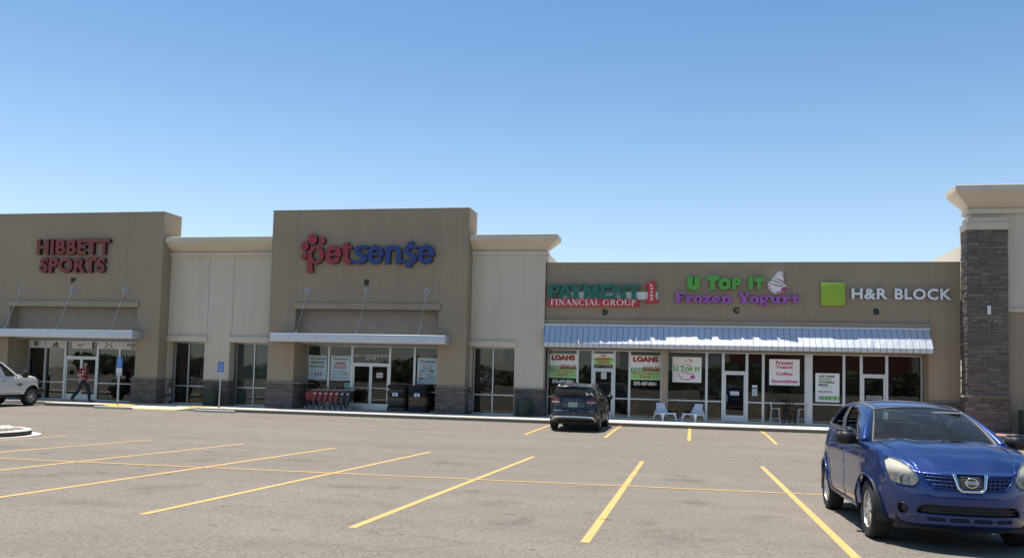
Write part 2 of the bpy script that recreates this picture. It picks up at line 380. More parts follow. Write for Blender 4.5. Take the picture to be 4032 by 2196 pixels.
M = dict(
    tan=stucco('tan_stucco', (0.345, 0.276, 0.198)), pale=stucco('pale_stucco', (0.600, 0.530, 0.425)),
    trim=stucco('trim_stucco', (0.62, 0.55, 0.435)), tan2=stucco('tan_trim_stucco', (0.36, 0.295, 0.22)), recess=stucco('recess_stucco', (0.36, 0.305, 0.24)),
    joint=simple('stucco_joint', (0.21, 0.18, 0.15), 0.95), stone=stone_mat('ledge_stone'), mortar=simple('mortar', (0.10, 0.085, 0.075), 0.95),  # joint: slightly darker tan for the lines scored in the walls
    cap=concrete_mat('stone_cap', (0.23, 0.195, 0.165)),
    asphalt=asphalt_mat(), walk=concrete_mat('sidewalk_concrete', (0.60, 0.55, 0.48)), kerb=concrete_mat('kerb_concrete', (0.50, 0.46, 0.40)),
    kface=concrete_mat('kerb_face', (0.20, 0.18, 0.145)), kdark=concrete_mat('dark_kerb_face', (0.055, 0.055, 0.058)),  # upright kerb faces: shade, with some dirt, put into a darker concrete colour
    wjoint=simple('walk_joint', (0.24, 0.21, 0.18), 0.95), desert=concrete_mat('desert_ground', (0.34, 0.28, 0.21)),
    yline=worn_paint('yellow_road_paint', (0.60, 0.36, 0.12), 0.72), yfaint=worn_paint('faded_yellow_paint', (0.74, 0.50, 0.22), 1.05, soft=0.5),
    bfaint=worn_paint('faded_blue_paint', (0.20, 0.28, 0.46), 1.02, soft=0.45), yramp=worn_paint('yellow_ramp_paint', (0.56, 0.40, 0.07), 0.85), redk=worn_paint('red_kerb_paint', (0.42, 0.20, 0.17), 0.85),
    oil=stain_mat(),
    alu=simple('brushed_aluminium', (0.60, 0.61, 0.62), 0.42, 0.75), canopy=simple('canopy_metal', (0.56, 0.57, 0.60), 0.45, 0.55), steel=simple('galvanised_steel', (0.55, 0.56, 0.57), 0.4, 0.8),
    awning=simple('awning_sheet_metal', (0.60, 0.62, 0.65), 0.40, 0.72, var=0.06, scale=1.2),
    disc=simple('grey_wall_plate', (0.34, 0.35, 0.36), 0.5, 0.2), seam=simple('awning_seam', (0.26, 0.28, 0.31), 0.4, 0.6), roofw=simple('white_roof_membrane', (0.72, 0.71, 0.68), 0.8),
    glass=glass_mat('shop_glass', (0.54, 0.57, 0.55), 1.54, wavy=0.05), blind=simple('window_blind', (0.80, 0.84, 0.84), 0.8),
    dark=simple('dark_interior', (0.045, 0.043, 0.042), 0.9), inwall=simple('interior_wall', (0.20, 0.192, 0.18), 0.9), infloor=simple('interior_floor', (0.12, 0.11, 0.10), 0.7), shelfm=simple('interior_shelf', (0.10, 0.09, 0.085), 0.8),
    lamp=emit('fluorescent_tube', (1.0, 0.97, 0.9), 6.0),
    black=simple('black_plastic', (0.018, 0.018, 0.019), 0.5, var=0.1), letterk=simple('black_letter', (0.012, 0.012, 0.012), 0.55),
    sred=simple('sign_dark_red', (0.205, 0.034, 0.028), 0.5), sdred=simple('sign_return_dark', (0.03, 0.022, 0.02), 0.5),
    pred=simple('sign_red', (0.29, 0.022, 0.034), 0.42), pblue=simple('sign_blue', (0.012, 0.036, 0.18), 0.42),
    green=simple('sign_teal_green', (0.010, 0.135, 0.095), 0.45), red=simple('sign_bright_red', (0.50, 0.022, 0.035), 0.42), white=simple('sign_white', (0.72, 0.72, 0.70), 0.5, var=0.05),
    lime=simple('sign_lime', (0.27, 0.44, 0.028), 0.42, var=0.05), ugreen=simple('sign_grass_green', (0.085, 0.37, 0.045), 0.42), purple=simple('sign_purple', (0.36, 0.095, 0.44), 0.42), pink=simple('sign_magenta', (0.42, 0.03, 0.20), 0.42),
    hrgrey=simple('sign_silver_grey', (0.70, 0.72, 0.73), 0.4), paper=simple('poster_paper', (0.80, 0.81, 0.80), 0.7, var=0.04), bluepaper=simple('poster_paper_blue', (0.52, 0.66, 0.70), 0.7, var=0.06),
    ink=simple('ink_black', (0.02, 0.02, 0.02), 0.8), inkred=simple('ink_red', (0.46, 0.05, 0.05), 0.8), inkgreen=simple('ink_green', (0.16, 0.42, 0.10), 0.8), inkpink=simple('ink_pink', (0.55, 0.10, 0.24), 0.8), inkblue=simple('ink_navy', (0.04, 0.09, 0.24), 0.8), inkgrey=simple('ink_grey', (0.28, 0.32, 0.34), 0.8), lgreen=simple('poster_light_green', (0.34, 0.62, 0.24), 0.8), dgreen=simple('poster_dark_green', (0.08, 0.30, 0.09), 0.8),
    adablue=simple('accessible_blue', (0.03, 0.17, 0.52), 0.45), bin=simple('green_bin', (0.022, 0.040, 0.030), 0.55),
    wplastic=simple('white_moulded_plastic', (0.66, 0.70, 0.76), 0.45, var=0.05), iron=simple('black_iron', (0.014, 0.014, 0.015), 0.45), wmetal=simple('white_tube', (0.62, 0.63, 0.64), 0.4),
    cartred=simple('cart_red_plastic', (0.26, 0.022, 0.024), 0.42), cartgrey=simple('cart_grey_tube', (0.24, 0.25, 0.27), 0.4, 0.6), cartdark=simple('cart_dark_plastic', (0.045, 0.042, 0.046), 0.5),
    rubber=simple('tyre_rubber', (0.020, 0.020, 0.021), 0.85, var=0.25, scale=9), rock=simple('landscape_rock', (0.52, 0.48, 0.42), 0.9, var=0.3, scale=5),
)
def gz(Y):
    """height of the lot surface: it falls gently towards a swale and rises again to the kerb"""
    if Y <= 22: return 0.055 - 0.0163 * Y
    if Y >= 34: return -0.15
    t = (Y - 22) / 12; return -0.3036 + 0.1536 * t * t * (3 - 2 * t)

# ------------------------------------------------------------------ ground
def build_ground():
    xs = [-420, -200, -90, -60] + list(range(-45, 31, 3)) + [45, 90, 200, 420]
    ys = [-420, -200, -100, -60, -40, -25, -15, -8, -4] + [i * 1.0 for i in range(0, 36)] + [40, 60, 100, 200, 420]
    mb = MB(); mb.loft([[(x, y, gz(max(y, -25))) for x in xs] for y in ys])
    tag(mb.build('asphalt_ground', M['asphalt']), kind='structure')
    KY = 35.2
    mb = MB()
    def slab(x0, x1, y0, y1):
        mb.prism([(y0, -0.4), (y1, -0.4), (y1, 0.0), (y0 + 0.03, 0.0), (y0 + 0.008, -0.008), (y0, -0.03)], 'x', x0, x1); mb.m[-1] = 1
    slab(-29.25, -26.3, KY, 40); slab(-21.35, 60, KY, 40)
    mb.box(-90, -29.25, 35.9, 40, -0.4, 0.0); mb.box(-26.3, -21.35, 36.9, 40, -0.4, 0.0)
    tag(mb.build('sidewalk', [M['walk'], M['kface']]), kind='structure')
    # ramp cut through the kerb, with flared sides
    mb = MB(); e = 0.0
    mb.add([(-25.2, KY - 0.25, -0.145), (-22.5, KY - 0.25, -0.145), (-22.5, 36.9, 0.0), (-25.2, 36.9, 0.0)], [(0, 1, 2, 3)])
    mb.add([(-26.3, KY, 0.0), (-25.2, KY - 0.25, -0.145), (-25.2, 36.9, 0.0), (-26.3, 36.9, 0.0)], [(0, 1, 2), (0, 2, 3)])
    mb.add([(-21.35, KY, 0.0), (-22.5, KY - 0.25, -0.145), (-22.5, 36.9, 0.0), (-21.35, 36.9, 0.0)], [(0, 2, 1), (0, 3, 2)])
    mb.add([(-26.3, KY, 0.0), (-26.3, KY, -0.15), (-25.2, KY - 0.25, -0.15), (-25.2, KY - 0.25, -0.145)], [(0, 1, 2, 3)])
    mb.add([(-21.35, KY, 0.0), (-21.35, KY, -0.15), (-22.5, KY - 0.25, -0.15), (-22.5, KY - 0.25, -0.145)], [(0, 3, 2, 1)])
    tag(mb.build('kerb_ramp', M['walk'], fix=False), kind='structure')
    mb = MB(); q = 0.004
    mb.add([(-26.3, KY + .02, q), (-25.2, KY - 0.23, -0.141), (-25.2, 36.6, q), (-26.3, 36.6, q)], [(0, 1, 2), (0, 2, 3)])
    mb.add([(-21.35, KY + .02, q), (-22.5, KY - 0.23, -0.141), (-22.5, 36.6, q), (-21.35, 36.6, q)], [(0, 2, 1), (0, 3, 2)])
    mb.add([(-25.2, KY - 0.24, -0.141), (-22.5, KY - 0.24, -0.141), (-22.5, KY + .08, -0.115), (-25.2, KY + .08, -0.115)], [(0, 1, 2, 3)])
    mb.add([(-25.2, 36.5, -0.03), (-22.5, 36.5, -0.03), (-22.5, 36.75, -0.008), (-25.2, 36.75, -0.008)], [(0, 1, 2, 3)])
    tag(mb.build('ramp_paint', M['yramp'], fix=False), kind='structure')
    mb = MB()
    for i in range(0, 60):
        x = -29 + i * 1.52
        if -26.4 < x < -21.3: continue
        mb.box(x - 0.006, x + 0.006, KY + 0.03, 38.9, -0.01, 0.0035)
        if i % 2 == 0: mb.box(x - 0.008, x + 0.008, KY - 0.003, KY + 0.05, -0.2, -0.012)
    mb.box(-21.35, 40, KY + 0.17, KY + 0.182, -0.01, 0.003)
    tag(mb.build('sidewalk_joints', M['wjoint']), kind='structure')
    mb = MB(); mb.box(8.4, 40, KY + 0.004, 37.3, 0.004, 0.008)
    tag(mb.build('kerb_paint', M['redk']), kind='structure')
    # planting island at the left with rounded nose and concrete gutter apron
    def stad(r, x1, n=20):
        x1 -= 0.45
        return [(x1 + r * math.cos(a), 20.85 + r * math.sin(a)) for a in [(-PI / 2 + PI * k / n) for k in range(n + 1)]] + [(-60, 20.85 + r), (-60, 20.85 - r)]
    g0 = gz(21)
    tag(MB().prism(stad(1.80, -19.25), 'z', g0 - 0.1, g0 + 0.018).build('gutter_apron', M['walk']), kind='structure')
    mb = MB(); o1, o2, i2 = stad(1.56, -19.25), stad(1.53, -19.25), stad(1.36, -19.25)
    n = len(o1)
    vs = [(x, y, g0) for x, y in o1] + [(x, y, g0 + 0.14) for x, y in o1] + [(x, y, g0 + 0.165) for x, y in o2] + [(x, y, g0 + 0.165) for x, y in i2] + [(x, y, g0 + 0.10) for x, y in i2]
    mb.add(vs, [(a * n + i, a * n + (i + 1) % n, (a + 1) * n + (i + 1) % n, (a + 1) * n + i) for a in range(4) for i in range(n)] + [list(range(4 * n, 5 * n))])
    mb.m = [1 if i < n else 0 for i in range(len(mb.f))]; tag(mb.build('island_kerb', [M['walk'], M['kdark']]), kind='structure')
    mb = MB(); rnd = random.Random(3)
    for i in range(420):
        x = -18.75 - abs(rnd.gauss(0, 3.0)); y = 20.85 + rnd.uniform(-1.05, 1.05)
        if x > -19.7 and math.hypot(x + 19.7, y - 20.85) > 1.08: continue
        r = rnd.uniform(0.05, 0.13); bm = bmesh.new(); bmesh.ops.create_icosphere(bm, subdivisions=1, radius=r)
        for v in bm.verts: v.co = Vector((v.co.x * 1.2, v.co.y, v.co.z * 0.75)) * rnd.uniform(0.8, 1.2)
        mb.bm(bm, 0, False, Matrix.Translation((x, y, g0 + 0.11 + r * 0.4)) @ Matrix.Rotation(rnd.uniform(0, 6), 4, 'Z'))
    tag(mb.build('island_gravel', M['rock']), kind='stuff')
build_ground()

def build_markings():
    """painted stall lines, each on the lot surface"""
    def strip(name, x0, y0, x1, y1, w, m, label, group, lift=0.004, n=12):
        d = Vector((x1 - x0, y1 - y0)).normalized(); nx, ny = -d.y * w / 2, d.x * w / 2
        rows = []
        for i in range(n + 1):
            t = i / n; x, y = x0 + (x1 - x0) * t, y0 + (y1 - y0) * t
            rows.append([(x + nx, y + ny, gz(y + ny) + lift), (x - nx, y - ny, gz(y - ny) + lift)])
        o = MB().loft(rows, smooth=False).build(name, m, fix=False)
        return tag(o, kind='structure')
    for x in (-17.5, -14.75, -11.95, -9.27, -6.65, -3.90, -1.16, 1.70, 4.45, 7.2, 9.95):
        strip('parking_line', x + 0.02, 9.75, x - 0.02, 22.05, 0.105, M['yline'], None, None)
    strip('parking_line', -30, 14.35, 14, 16.75, 0.105, M['yline'], None, None, 0.007, 30)
    for x in (-2.77, -0.06, 2.66, 5.4, 8.1, 12.25): strip('parking_line', x - .01, 28.9, x, 35.18, 0.115, M['yline'], None, None)
    strip('parking_line', -5.45, 28.9, -5.42, 35.18, 0.115, M['yline'], None, None)
    for x in (-8.25, -11.0, -13.8, -16.6): strip('parking_line', x - .01, 28.9, x, 35.18, 0.11, M['yfaint'], None, None)
    strip('parking_line', -29.5, 29.4, -29.45, 35.1, 0.12, M['yfaint'], None, None)
    for x in (-26.9, -24.2, -22.9, -21.6, -19.3): strip('blue_stall_line', x, 29.2, x, 34.9, 0.12, M['bfaint'], None, None)
    for i in range(5): strip('blue_stall_line', -24.1, 29.6 + i * 1.05, -22.95, 30.5 + i * 1.05, 0.11, M['bfaint'], None, None)
    strip('blue_stall_line', -26.8, 29.25, -24.2, 29.25, 0.12, M['bfaint'], None, None)
    rnd = random.Random(11); mb = MB(); fade = []
    def stain(x, y, rx, ry, k0=0.6):
        n = 20; rr = [rnd.uniform(0.7, 1.15) for _ in range(n)]; lift = 0.0045 + 0.00025 * (len(mb.f) // 60 % 12)
        vs = [(x, y, gz(y) + lift)]; k = [k0]
        for f, w in ((0.35, 0.8), (0.7, 0.4), (1.0, 0.0)):
            for i in range(n):
                a = 2 * PI * i / n; r = f * (rr[i] + rr[i - 1]) / 2; px_, py_ = x + rx * r * math.cos(a), y + ry * r * math.sin(a)
                vs.append((px_, py_, gz(py_) + lift)); k.append(w * k0)
        fs = [(0, 1 + i, 1 + (i + 1) % n) for i in range(n)] + [(1 + j * n + i, 1 + (j + 1) * n + i, 1 + (j + 1) * n + (i + 1) % n, 1 + j * n + (i + 1) % n) for j in range(2) for i in range(n)]
        mb.add(vs, fs); fade.extend(k)
    for i, cx in enumerate((-16, -13.3, -10.6, -7.95, -5.3, -2.55, 0.3, 3.1, 5.8)):
        for cy in (18.6, 12.6):
            for k in range(rnd.randint(3, 7)): stain(cx + rnd.gauss(0, 0.4), cy + rnd.gauss(0, 1.3), rnd.uniform(0.12, 0.7), rnd.uniform(0.15, 0.7), rnd.uniform(0.12, 0.36))
    for k in range(34): stain(rnd.uniform(-26, 9), rnd.uniform(23, 34.5), rnd.uniform(0.2, 1.4), rnd.uniform(0.1, 0.4), rnd.uniform(0.15, 0.4))
    for k in range(40): stain(rnd.uniform(-14, 3), rnd.uniform(8, 22), rnd.uniform(0.05, 0.16), rnd.uniform(0.03, 0.07), 0.9)
    for k in range(30): stain(rnd.uniform(-9, 3), rnd.uniform(7.5, 20), rnd.uniform(0.02, 0.05), rnd.uniform(0.02, 0.05), 1.0)
    o = mb.build('oil_stains', M['oil'], fix=False); at = o.data.attributes.new('fade', 'FLOAT', 'POINT'); at.data.foreach_set('value', fade)
    tag(o, kind='structure')
    rnd = random.Random(5); mb = MB()
    for k in range(90):
        x, y = rnd.uniform(-9, 2.6), rnd.uniform(7.5, 17); r = rnd.uniform(0.006, 0.016)
        mb.lathe([(0.001, 0), (r, 0.003), (r * 0.7, r), (0.001, r * 1.1)], seg=5, c=(x, y, gz(y)), smooth=False)
    tag(mb.build('gravel', M['kerb'], fix=False), kind='stuff')
build_markings()

# ------------------------------------------------------------------ building pieces
def wall(mb, x0, x1, z0, z1, Y0, Y1, holes=(), m=0):
    xs = sorted({x0, x1, *[h[0] for h in holes], *[h[1] for h in holes]}); xs = [x for x in xs if x0 <= x <= x1]
    zs = sorted({z0, z1, *[h[2] for h in holes], *[h[3] for h in holes]}); zs = [z for z in zs if z0 <= z <= z1]
    for j in range(len(zs) - 1):
        run = None
        for i in range(len(xs) - 1):
            cx, cz = (xs[i] + xs[i + 1]) / 2, (zs[j] + zs[j + 1]) / 2
            solid = not any(h[0] < cx < h[1] and h[2] < cz < h[3] for h in holes)
            if solid: run = [run[0] if run else xs[i], xs[i + 1]]
            if run and (not solid or i == len(xs) - 2):
                mb.box(run[0], run[1], Y0, Y1, zs[j], zs[j + 1], m); run = None
    return mb
def joints(b, Y, xs, z0, z1, bars=()):
    for x in xs: MB().box(x - 0.008, x + 0.008, Y - 0.002, Y + 0.05, z0, z1).build('control_joint', M['joint'], b)
def bar3(a, b, Y, w):
    q = seg_quad(a, b, w); return [(p[0], Y - 0.003, p[1]) for p in q], [(0, 1, 2, 3)]
def stones(b, faces, z0, z1, seed=1, rh=(0.07, 0.16), rl=(0.16, 0.55), proud=0.035):
    """stacked ledge stone on vertical faces; faces: ('y', Y, x0, x1) looks to -Y, ('x+', X, y0, y1) looks to +X, ('x-', ...)"""
    rnd = random.Random(seed); mb = MB(); back = MB()
    for kind, P, a, c in faces:
        z = z0
        while z < z1 - 0.01:
            h = min(rnd.uniform(*rh), z1 - z)
            if z1 - z - h < 0.05: h = z1 - z
            u = a
            while u < c - 0.005:
                l = min(rnd.uniform(*rl), c - u)
                if c - u - l < 0.09: l = c - u
                zz, e = z, rnd.uniform(0.004, proud); g = 0.006
                hs = [(zz, h)] if h < 0.12 or rnd.random() < 0.6 else [(zz, h * 0.5), (zz + h * 0.5, h * 0.5)]
                for zq, hq in hs:
                    e = rnd.uniform(0.004, proud)
                    j = lambda: rnd.uniform(-0.006, 0.006)
                    def PT(uu, zz2, d): return (uu, P - d, zz2) if kind == 'y' else ((P + d, uu, zz2) if kind == 'x+' else (P - d, uu, zz2))
                    vs = [PT(u + g, zq + g, -0.02), PT(u + l - g, zq + g, -0.02), PT(u + l - g, zq + hq - g, -0.02), PT(u + g, zq + hq - g, -0.02)]
                    vs += [PT(u + g + .006 + j(), zq + g + .006 + j(), e + j()), PT(u + l - g - .006 + j(), zq + g + .006 + j(), e + j()), PT(u + l - g - .006 + j(), zq + hq - g - .006 + j(), e + j()), PT(u + g + .006 + j(), zq + hq - g - .006 + j(), e + j())]
                    mb.add(vs, [(4, 5, 6, 7), (0, 1, 5, 4), (1, 2, 6, 5), (2, 3, 7, 6), (3, 0, 4, 7)], 0)
                u += l
            z += h
        if kind == 'y': back.box(a, c, P - 0.004, P + 0.05, z0, z1)
        elif kind == 'x+': back.box(P - 0.05, P + 0.004, a, c, z0, z1)
        else: back.box(P - 0.004, P + 0.05, a, c, z0, z1)
    o = mb.build('stone_veneer', M['stone'], b); back.build('mortar_bed', M['mortar'], o)
    return o
def cap(b, x0, x1, y0, y1, z, h=0.06):
    MB().bbox(x0, x1, y0, y1, z - h, z, 0.012).build('stone_cap', M['cap'], b)
def sweep(path, prof, closed_ends=True):
    """profile [(out, z)] swept along a plan path with mitred corners; outward is to the right of travel"""
    P = [Vector(p) for p in path]; rows = []
    for i, p in enumerate(P):
        ns = []
        if i > 0: d = (P[i] - P[i - 1]).normalized(); ns.append(Vector((d.y, -d.x)))
        if i < len(P) - 1: d = (P[i + 1] - P[i]).normalized(); ns.append(Vector((d.y, -d.x)))
        n = ns[0] if len(ns) == 1 else (ns[0] + ns[1]) / (1 + ns[0].dot(ns[1]))
        rows.append([(p.x + n.x * o, p.y + n.y * o, z) for o, z in prof])
    mb = MB().loft(rows, smooth=False, closed=True)
    k = len(prof)
    mb.add(rows[0], [list(range(k))]); mb.add(rows[-1], [list(range(k))[::-1]])
    return mb
CORNICE = [(-0.45, 8.03), (0.58, 8.03), (0.60, 8.01), (0.60, 7.80), (0.57, 7.79), (0.02, 7.39), (0.0, 7.37), (-0.45, 7.37)]

def handle(b, x, z0, z1, Y):
    MB().tube([(x, Y, z0), (x, Y - 0.06, z0), (x, Y - 0.06, z1), (x, Y, z1)], 0.014).build('handle', M['alu'], b)
def frame_bars(mb, x0, x1, z0, z1, Y, w=0.05, d=0.11, bottom=None, top=None, mids=()):
    bo, to = bottom or w, top or w
    mb.box(x0, x0 + w, Y - d / 2, Y + d / 2, z0, z1); mb.box(x1 - w, x1, Y - d / 2, Y + d / 2, z0, z1)
    mb.box(x0 + w, x1 - w, Y - d / 2, Y + d / 2, z0, z0 + bo); mb.box(x0 + w, x1 - w, Y - d / 2, Y + d / 2, z1 - to, z1)
    for z, h in mids: mb.box(x0 + w, x1 - w, Y - d / 2 + 0.002, Y + d / 2 - 0.002, z - h / 2, z + h / 2)
def pane(parent, x0, x1, z0, z1, Y, m='glass'):
    return MB().box(x0, x1, Y - 0.004, Y + 0.004, z0, z1).build('pane', M[m], parent)
def window(b, x0, x1, z0, z1, Y, sill=0.87, w=0.052, gm='glass', mull=()):
    mb = MB(); frame_bars(mb, x0, x1, z0, z1, Y, w, mids=[(sill, w)] if sill else ())
    for xm in mull: mb.box(xm - w / 2, xm + w / 2, Y - 0.053, Y + 0.053, z0 + w, z1 - w)
    o = mb.build('window', M['alu'], b)
    mb = MB(); xs = [x0 + w] + [v for xm in mull for v in (xm - w / 2, xm + w / 2)] + [x1 - w]
    for i in range(0, len(xs), 2):
        if sill:
            mb.box(xs[i], xs[i + 1], Y - .004, Y + .004, z0 + w, sill - w / 2); mb.box(xs[i], xs[i + 1], Y - .004, Y + .004, sill + w / 2, z1 - w)
        else: mb.box(xs[i], xs[i + 1], Y - .004, Y + .004, z0 + w, z1 - w)
    mb.build('pane', M[gm], o)
    return o
def door_leaf(b, x0, x1, z0, z1, Y, hx=None, rail=None):
    mb = MB(); frame_bars(mb, x0 + .004, x1 - .004, z0 + .008, z1 - .004, Y, 0.065, 0.05, bottom=0.27, top=0.085, mids=[(rail, 0.025)] if rail else ())
    o = mb.build('door', M['alu'], b)
    pane(o, x0 + 0.06, x1 - 0.06, z0 + 0.27, z1 - 0.085, Y)
    if hx is not None: handle(o, hx, 0.86, 1.16, Y - 0.025)
    return o
def doorway(b, x0, x1, z1, ztop, Y, double=True, hx=None):
    """frame with transom light above one or two leaves"""
    w = 0.06; mb = MB(); frame_bars(mb, x0, x1, 0, ztop, Y, w, bottom=0.012, mids=[(z1 + 0.035, 0.07)])
    f = mb.build('door_frame', M['alu'], b); pane(f, x0 + w, x1 - w, z1 + 0.07, ztop - w, Y)
    a, c = x0 + w, x1 - w
    if double:
        m = (a + c) / 2; door_leaf(b, a, m, 0.012, z1, Y, m - 0.09, 1.02); door_leaf(b, m, c, 0.012, z1, Y, m + 0.09, 1.02)
    else: door_leaf(b, a, c, 0.012, z1, Y, hx, None)
def interior(b, x0, x1, Y, depth=9, lights=3, seed=1):
    rnd = random.Random(seed); mb = MB(); Y1 = Y + depth
    mb.box(x0, x1, Y + 0.3, Y1, -0.05, -0.002, 1); mb.box(x0, x1, Y1, Y1 + 0.1, 0, 3.3); mb.box(x0 - 0.1, x0, Y + 0.3, Y1, 0, 3.3); mb.box(x1, x1 + 0.1, Y + 0.3, Y1, 0, 3.3)
    mb.box(x0, x1, Y + 0.15, Y1, 3.3, 3.4)
    o = mb.build('interior_wall', [M['inwall'], M['infloor']], b)
    for k in range(lights):
        for r in range(2):
            x = x0 + (k + 0.5) * (x1 - x0) / lights; y = Y + 2.0 + r * 3.2; MB().box(x - 0.6, x + 0.6, y, y + 0.10, 3.24, 3.29).build('ceiling_light', M['lamp'], b)
    mb = MB(); n = max(2, int((x1 - x0) / 1.6))
    for k in range(n):
        x = x0 + (k + 0.5) * (x1 - x0) / n + rnd.uniform(-.3, .3); y = Y + rnd.uniform(1.6, 5); h = rnd.uniform(0.8, 1.9); w = rnd.uniform(0.5, 1.2)
        mb.box(x - w / 2, x + w / 2, y, y + 0.5, 0, h, 0)
        for s in range(int(h / 0.35)): mb.box(x - w / 2 + .05, x + w / 2 - .05, y - 0.12, y, s * 0.35 + 0.1, s * 0.35 + 0.1 + rnd.uniform(0.12, 0.25), rnd.choice([0, 1, 1, 2]))
    mb.build('shelf', [M['shelfm'], M['inwall'], M['dark']], o)

C, WY, HY, GY, GR = 37.5, 38.2, 38.4, 38.95, 39.2
BACK = 58.0

def tall_block(name, label, x0, x1, ox0, ox1, top, seed, bx0):
    """tan parapet block whose lower middle is open for a recessed shop front"""
    b = thing(name, label, 'building', ((x0 + x1) / 2, C, 0)); b.location = (0, 0, 0)
    mb = MB(); wall(mb, x0, x1, 0, top, C, C + 0.9, [(ox0, ox1, 0, 4.60)])
    mb.box(x0, x1, C + 0.9, C + 1.45, 3.4, top)
    mb.box(x0, ox0, C + 0.9, C + 1.6, 0, 3.4); mb.box(ox1, x1, C + 0.9, C + 1.6, 0, 3.4)
    mb.box(x0 + 0.3, x1 - 0.3, C + 1.6, BACK, 3.4, 7.0)
    mb.build('wall', M['tan'], b)
    MB().box(x0 - 0.015, x1 + 0.015, C - 0.015, C + 1.465, top, top + 0.035).build('parapet_flashing', M['tan2'], b)
    mb = MB(); mb.box(ox0, ox1, C + 0.55, C + 0.9, 3.0, 4.60); mb.build('recess_panel', M['recess'], b)
    bars = []; s = 0.78; zc0, zc1 = 3.05, 4.58
    n = int((ox1 - ox0) / s) + 4
    for k in range(-2, n):
        xa = ox0 + k * s
        for sg in (1, -1):
            p, q = (xa, zc0), (xa + sg * (zc1 - zc0) * 0.92, zc1)
            lo, hi = max(0, *( [(ox0 - p[0]) / (q[0] - p[0])] if sg > 0 and p[0] < ox0 else [0]), *([(ox1 - p[0]) / (q[0] - p[0])] if sg < 0 and p[0] > ox1 else [0])), 1.0
            if sg > 0 and q[0] > ox1: hi = (ox1 - p[0]) / (q[0] - p[0])
            if sg < 0 and q[0] < ox0: hi = (ox0 - p[0]) / (q[0] - p[0])
            if hi > lo + 0.02: bars.append(((p[0] + (q[0] - p[0]) * lo, p[1] + (q[1] - p[1]) * lo), (p[0] + (q[0] - p[0]) * hi, p[1] + (q[1] - p[1]) * hi)))
    mb = MB()
    for a in bars: mb.add(*bar3(a[0], a[1], C + 0.55, 0.014))
    mb.build('score_joint', M['joint'], b)
    MB().bbox(ox0 - 0.07, ox1 + 0.07, C - 0.10, C + 0.02, 4.60, 4.88, 0.008).build('lintel', M['tan2'], b)
    return b

# --- sports shop at the far left
sports = tall_block('shop_building', 'tan stucco parapet block with recessed glazed entrance behind the white pickup', -46.0, -25.07, -33.42, -26.28, 9.22, 1, -46)
joints(sports, C, (-27.0, -34.6), 4.9, 9.2)
stones(sports, [('y', C - 0.04, -26.42, -25.05), ('x+', -25.05, C - 0.04, 39.0)], 0, 1.12, 21); stones(sports, [('y', C - 0.04, -36.0, -33.35)], 0, 1.12, 23)
cap(sports, -26.46, -24.98, C - 0.11, 39.0, 1.19); cap(sports, -36.0, -33.30, C - 0.11, 38.9, 1.19)
window(sports, -33.42, -32.42, 0, 3.0, GY, 0.87); window(sports, -32.42, -31.26, 0, 3.0, GY, 0.87)
doorway(sports, -31.26, -29.38, 2.13, 3.0, GY, True)
window(sports, -29.38, -28.14, 0, 3.0, GY, 0.87); window(sports, -28.14, -26.28, 0, 3.0, GY, 0.87, mull=(-27.1,))
interior(sports, -45, -25.3, GY, 9, 6, 4)
# --- pale wing between the two tan blocks
def wing(name, label, x0, x1, wins, lint, seed, cor, blinds=()):
    b = thing(name, label, 'building')
    holes = [(w[0], w[-1], 0, 3.02) for w in wins]
    mb = MB(); wall(mb, x0, x1, 0, 7.95, WY, WY + 0.5, holes); mb.box(x0, x1, WY + 0.5, BACK, 3.6, 7.3); mb.build('wall', M['pale'], b); MB().box(x0, x1, WY + 0.5, BACK, 7.304, 7.36).build('roof', M['roofw'], b)
    sweep(cor, CORNICE).build('cornice', M['trim'], b)
    sweep(cor, [(-0.02, 7.33), (0.10, 7.33), (0.10, 7.18), (-0.02, 7.18)]).build('cornice_band', M['trim'], b)
    for a, c in lint: MB().bbox(a, c, WY - 0.10, WY + 0.05, 3.025, 3.29, 0.008).build('lintel', M['trim'], b)
    for i, w in enumerate(wins): window(b, w[0], w[-1], 0, 3.02, GY - 0.05, 0.87, mull=w[1:-1])
    interior(b, x0 + 0.1, x1 - 0.1, GY, 8, 2, seed)
    return b
wing1 = wing('shop_building', 'pale stucco wing with flared cornice between the two tan parapet blocks', -25.05, -19.36, [(-25.04, -24.27, -23.04), (-21.72, -20.75, -19.37)], [(-25.05, -22.90), (-21.76, -19.38)], 5, [(-25.05, WY), (-19.39, WY)])
joints(wing1, WY, (-22.95, -21.65), 3.3, 7.17)
stones(wing1, [('y', WY - 0.05, -23.02, -21.70), ('x+', -21.70, WY - 0.05, 38.85), ], 0, 1.12, 31)
cap(wing1, -23.08, -21.64, WY - 0.12, 38.8, 1.19)
mb = MB(); mb.box(-21.66, -19.42, GY - 0.02, GY - 0.005, 0.05, 2.97)
_bl = mb.build('window_blind', M['blind'], wing1)
# --- pet shop block
pets = tall_block('shop_building', 'tan stucco parapet block with recessed entrance holding red carts and stacked pet beds', -19.37, -9.86, -18.06, -11.15, 9.19, 2, -19)
joints(pets, C, (-18.05, -11.15), 4.9, 9.18)
stones(pets, [('y', C - 0.04, -19.40, -18.02), ('x+', -18.02, C - 0.04, 38.9)], 0, 1.13, 22); stones(pets, [('y', C - 0.04, -11.18, -9.83), ('x+', -9.83, C - 0.04, 38.6), ('x-', -11.18, C - 0.04, 38.9)], 0, 1.13, 24)
cap(pets, -19.44, -17.62, C - 0.11, 38.85, 1.20); cap(pets, -11.25, -9.72, C - 0.11, 38.5, 1.21)
window(pets, -18.06, -16.93, 0, 3.0, GY, 0.87); window(pets, -16.93, -15.76, 0, 3.0, GY, 0.87)
doorway(pets, -15.76, -13.87, 2.12, 3.0, GY, True)
window(pets, -13.87, -12.66, 0, 3.0, GY, 0.90); window(pets, -12.66, -11.15, 0, 3.0, GY, 0.90)
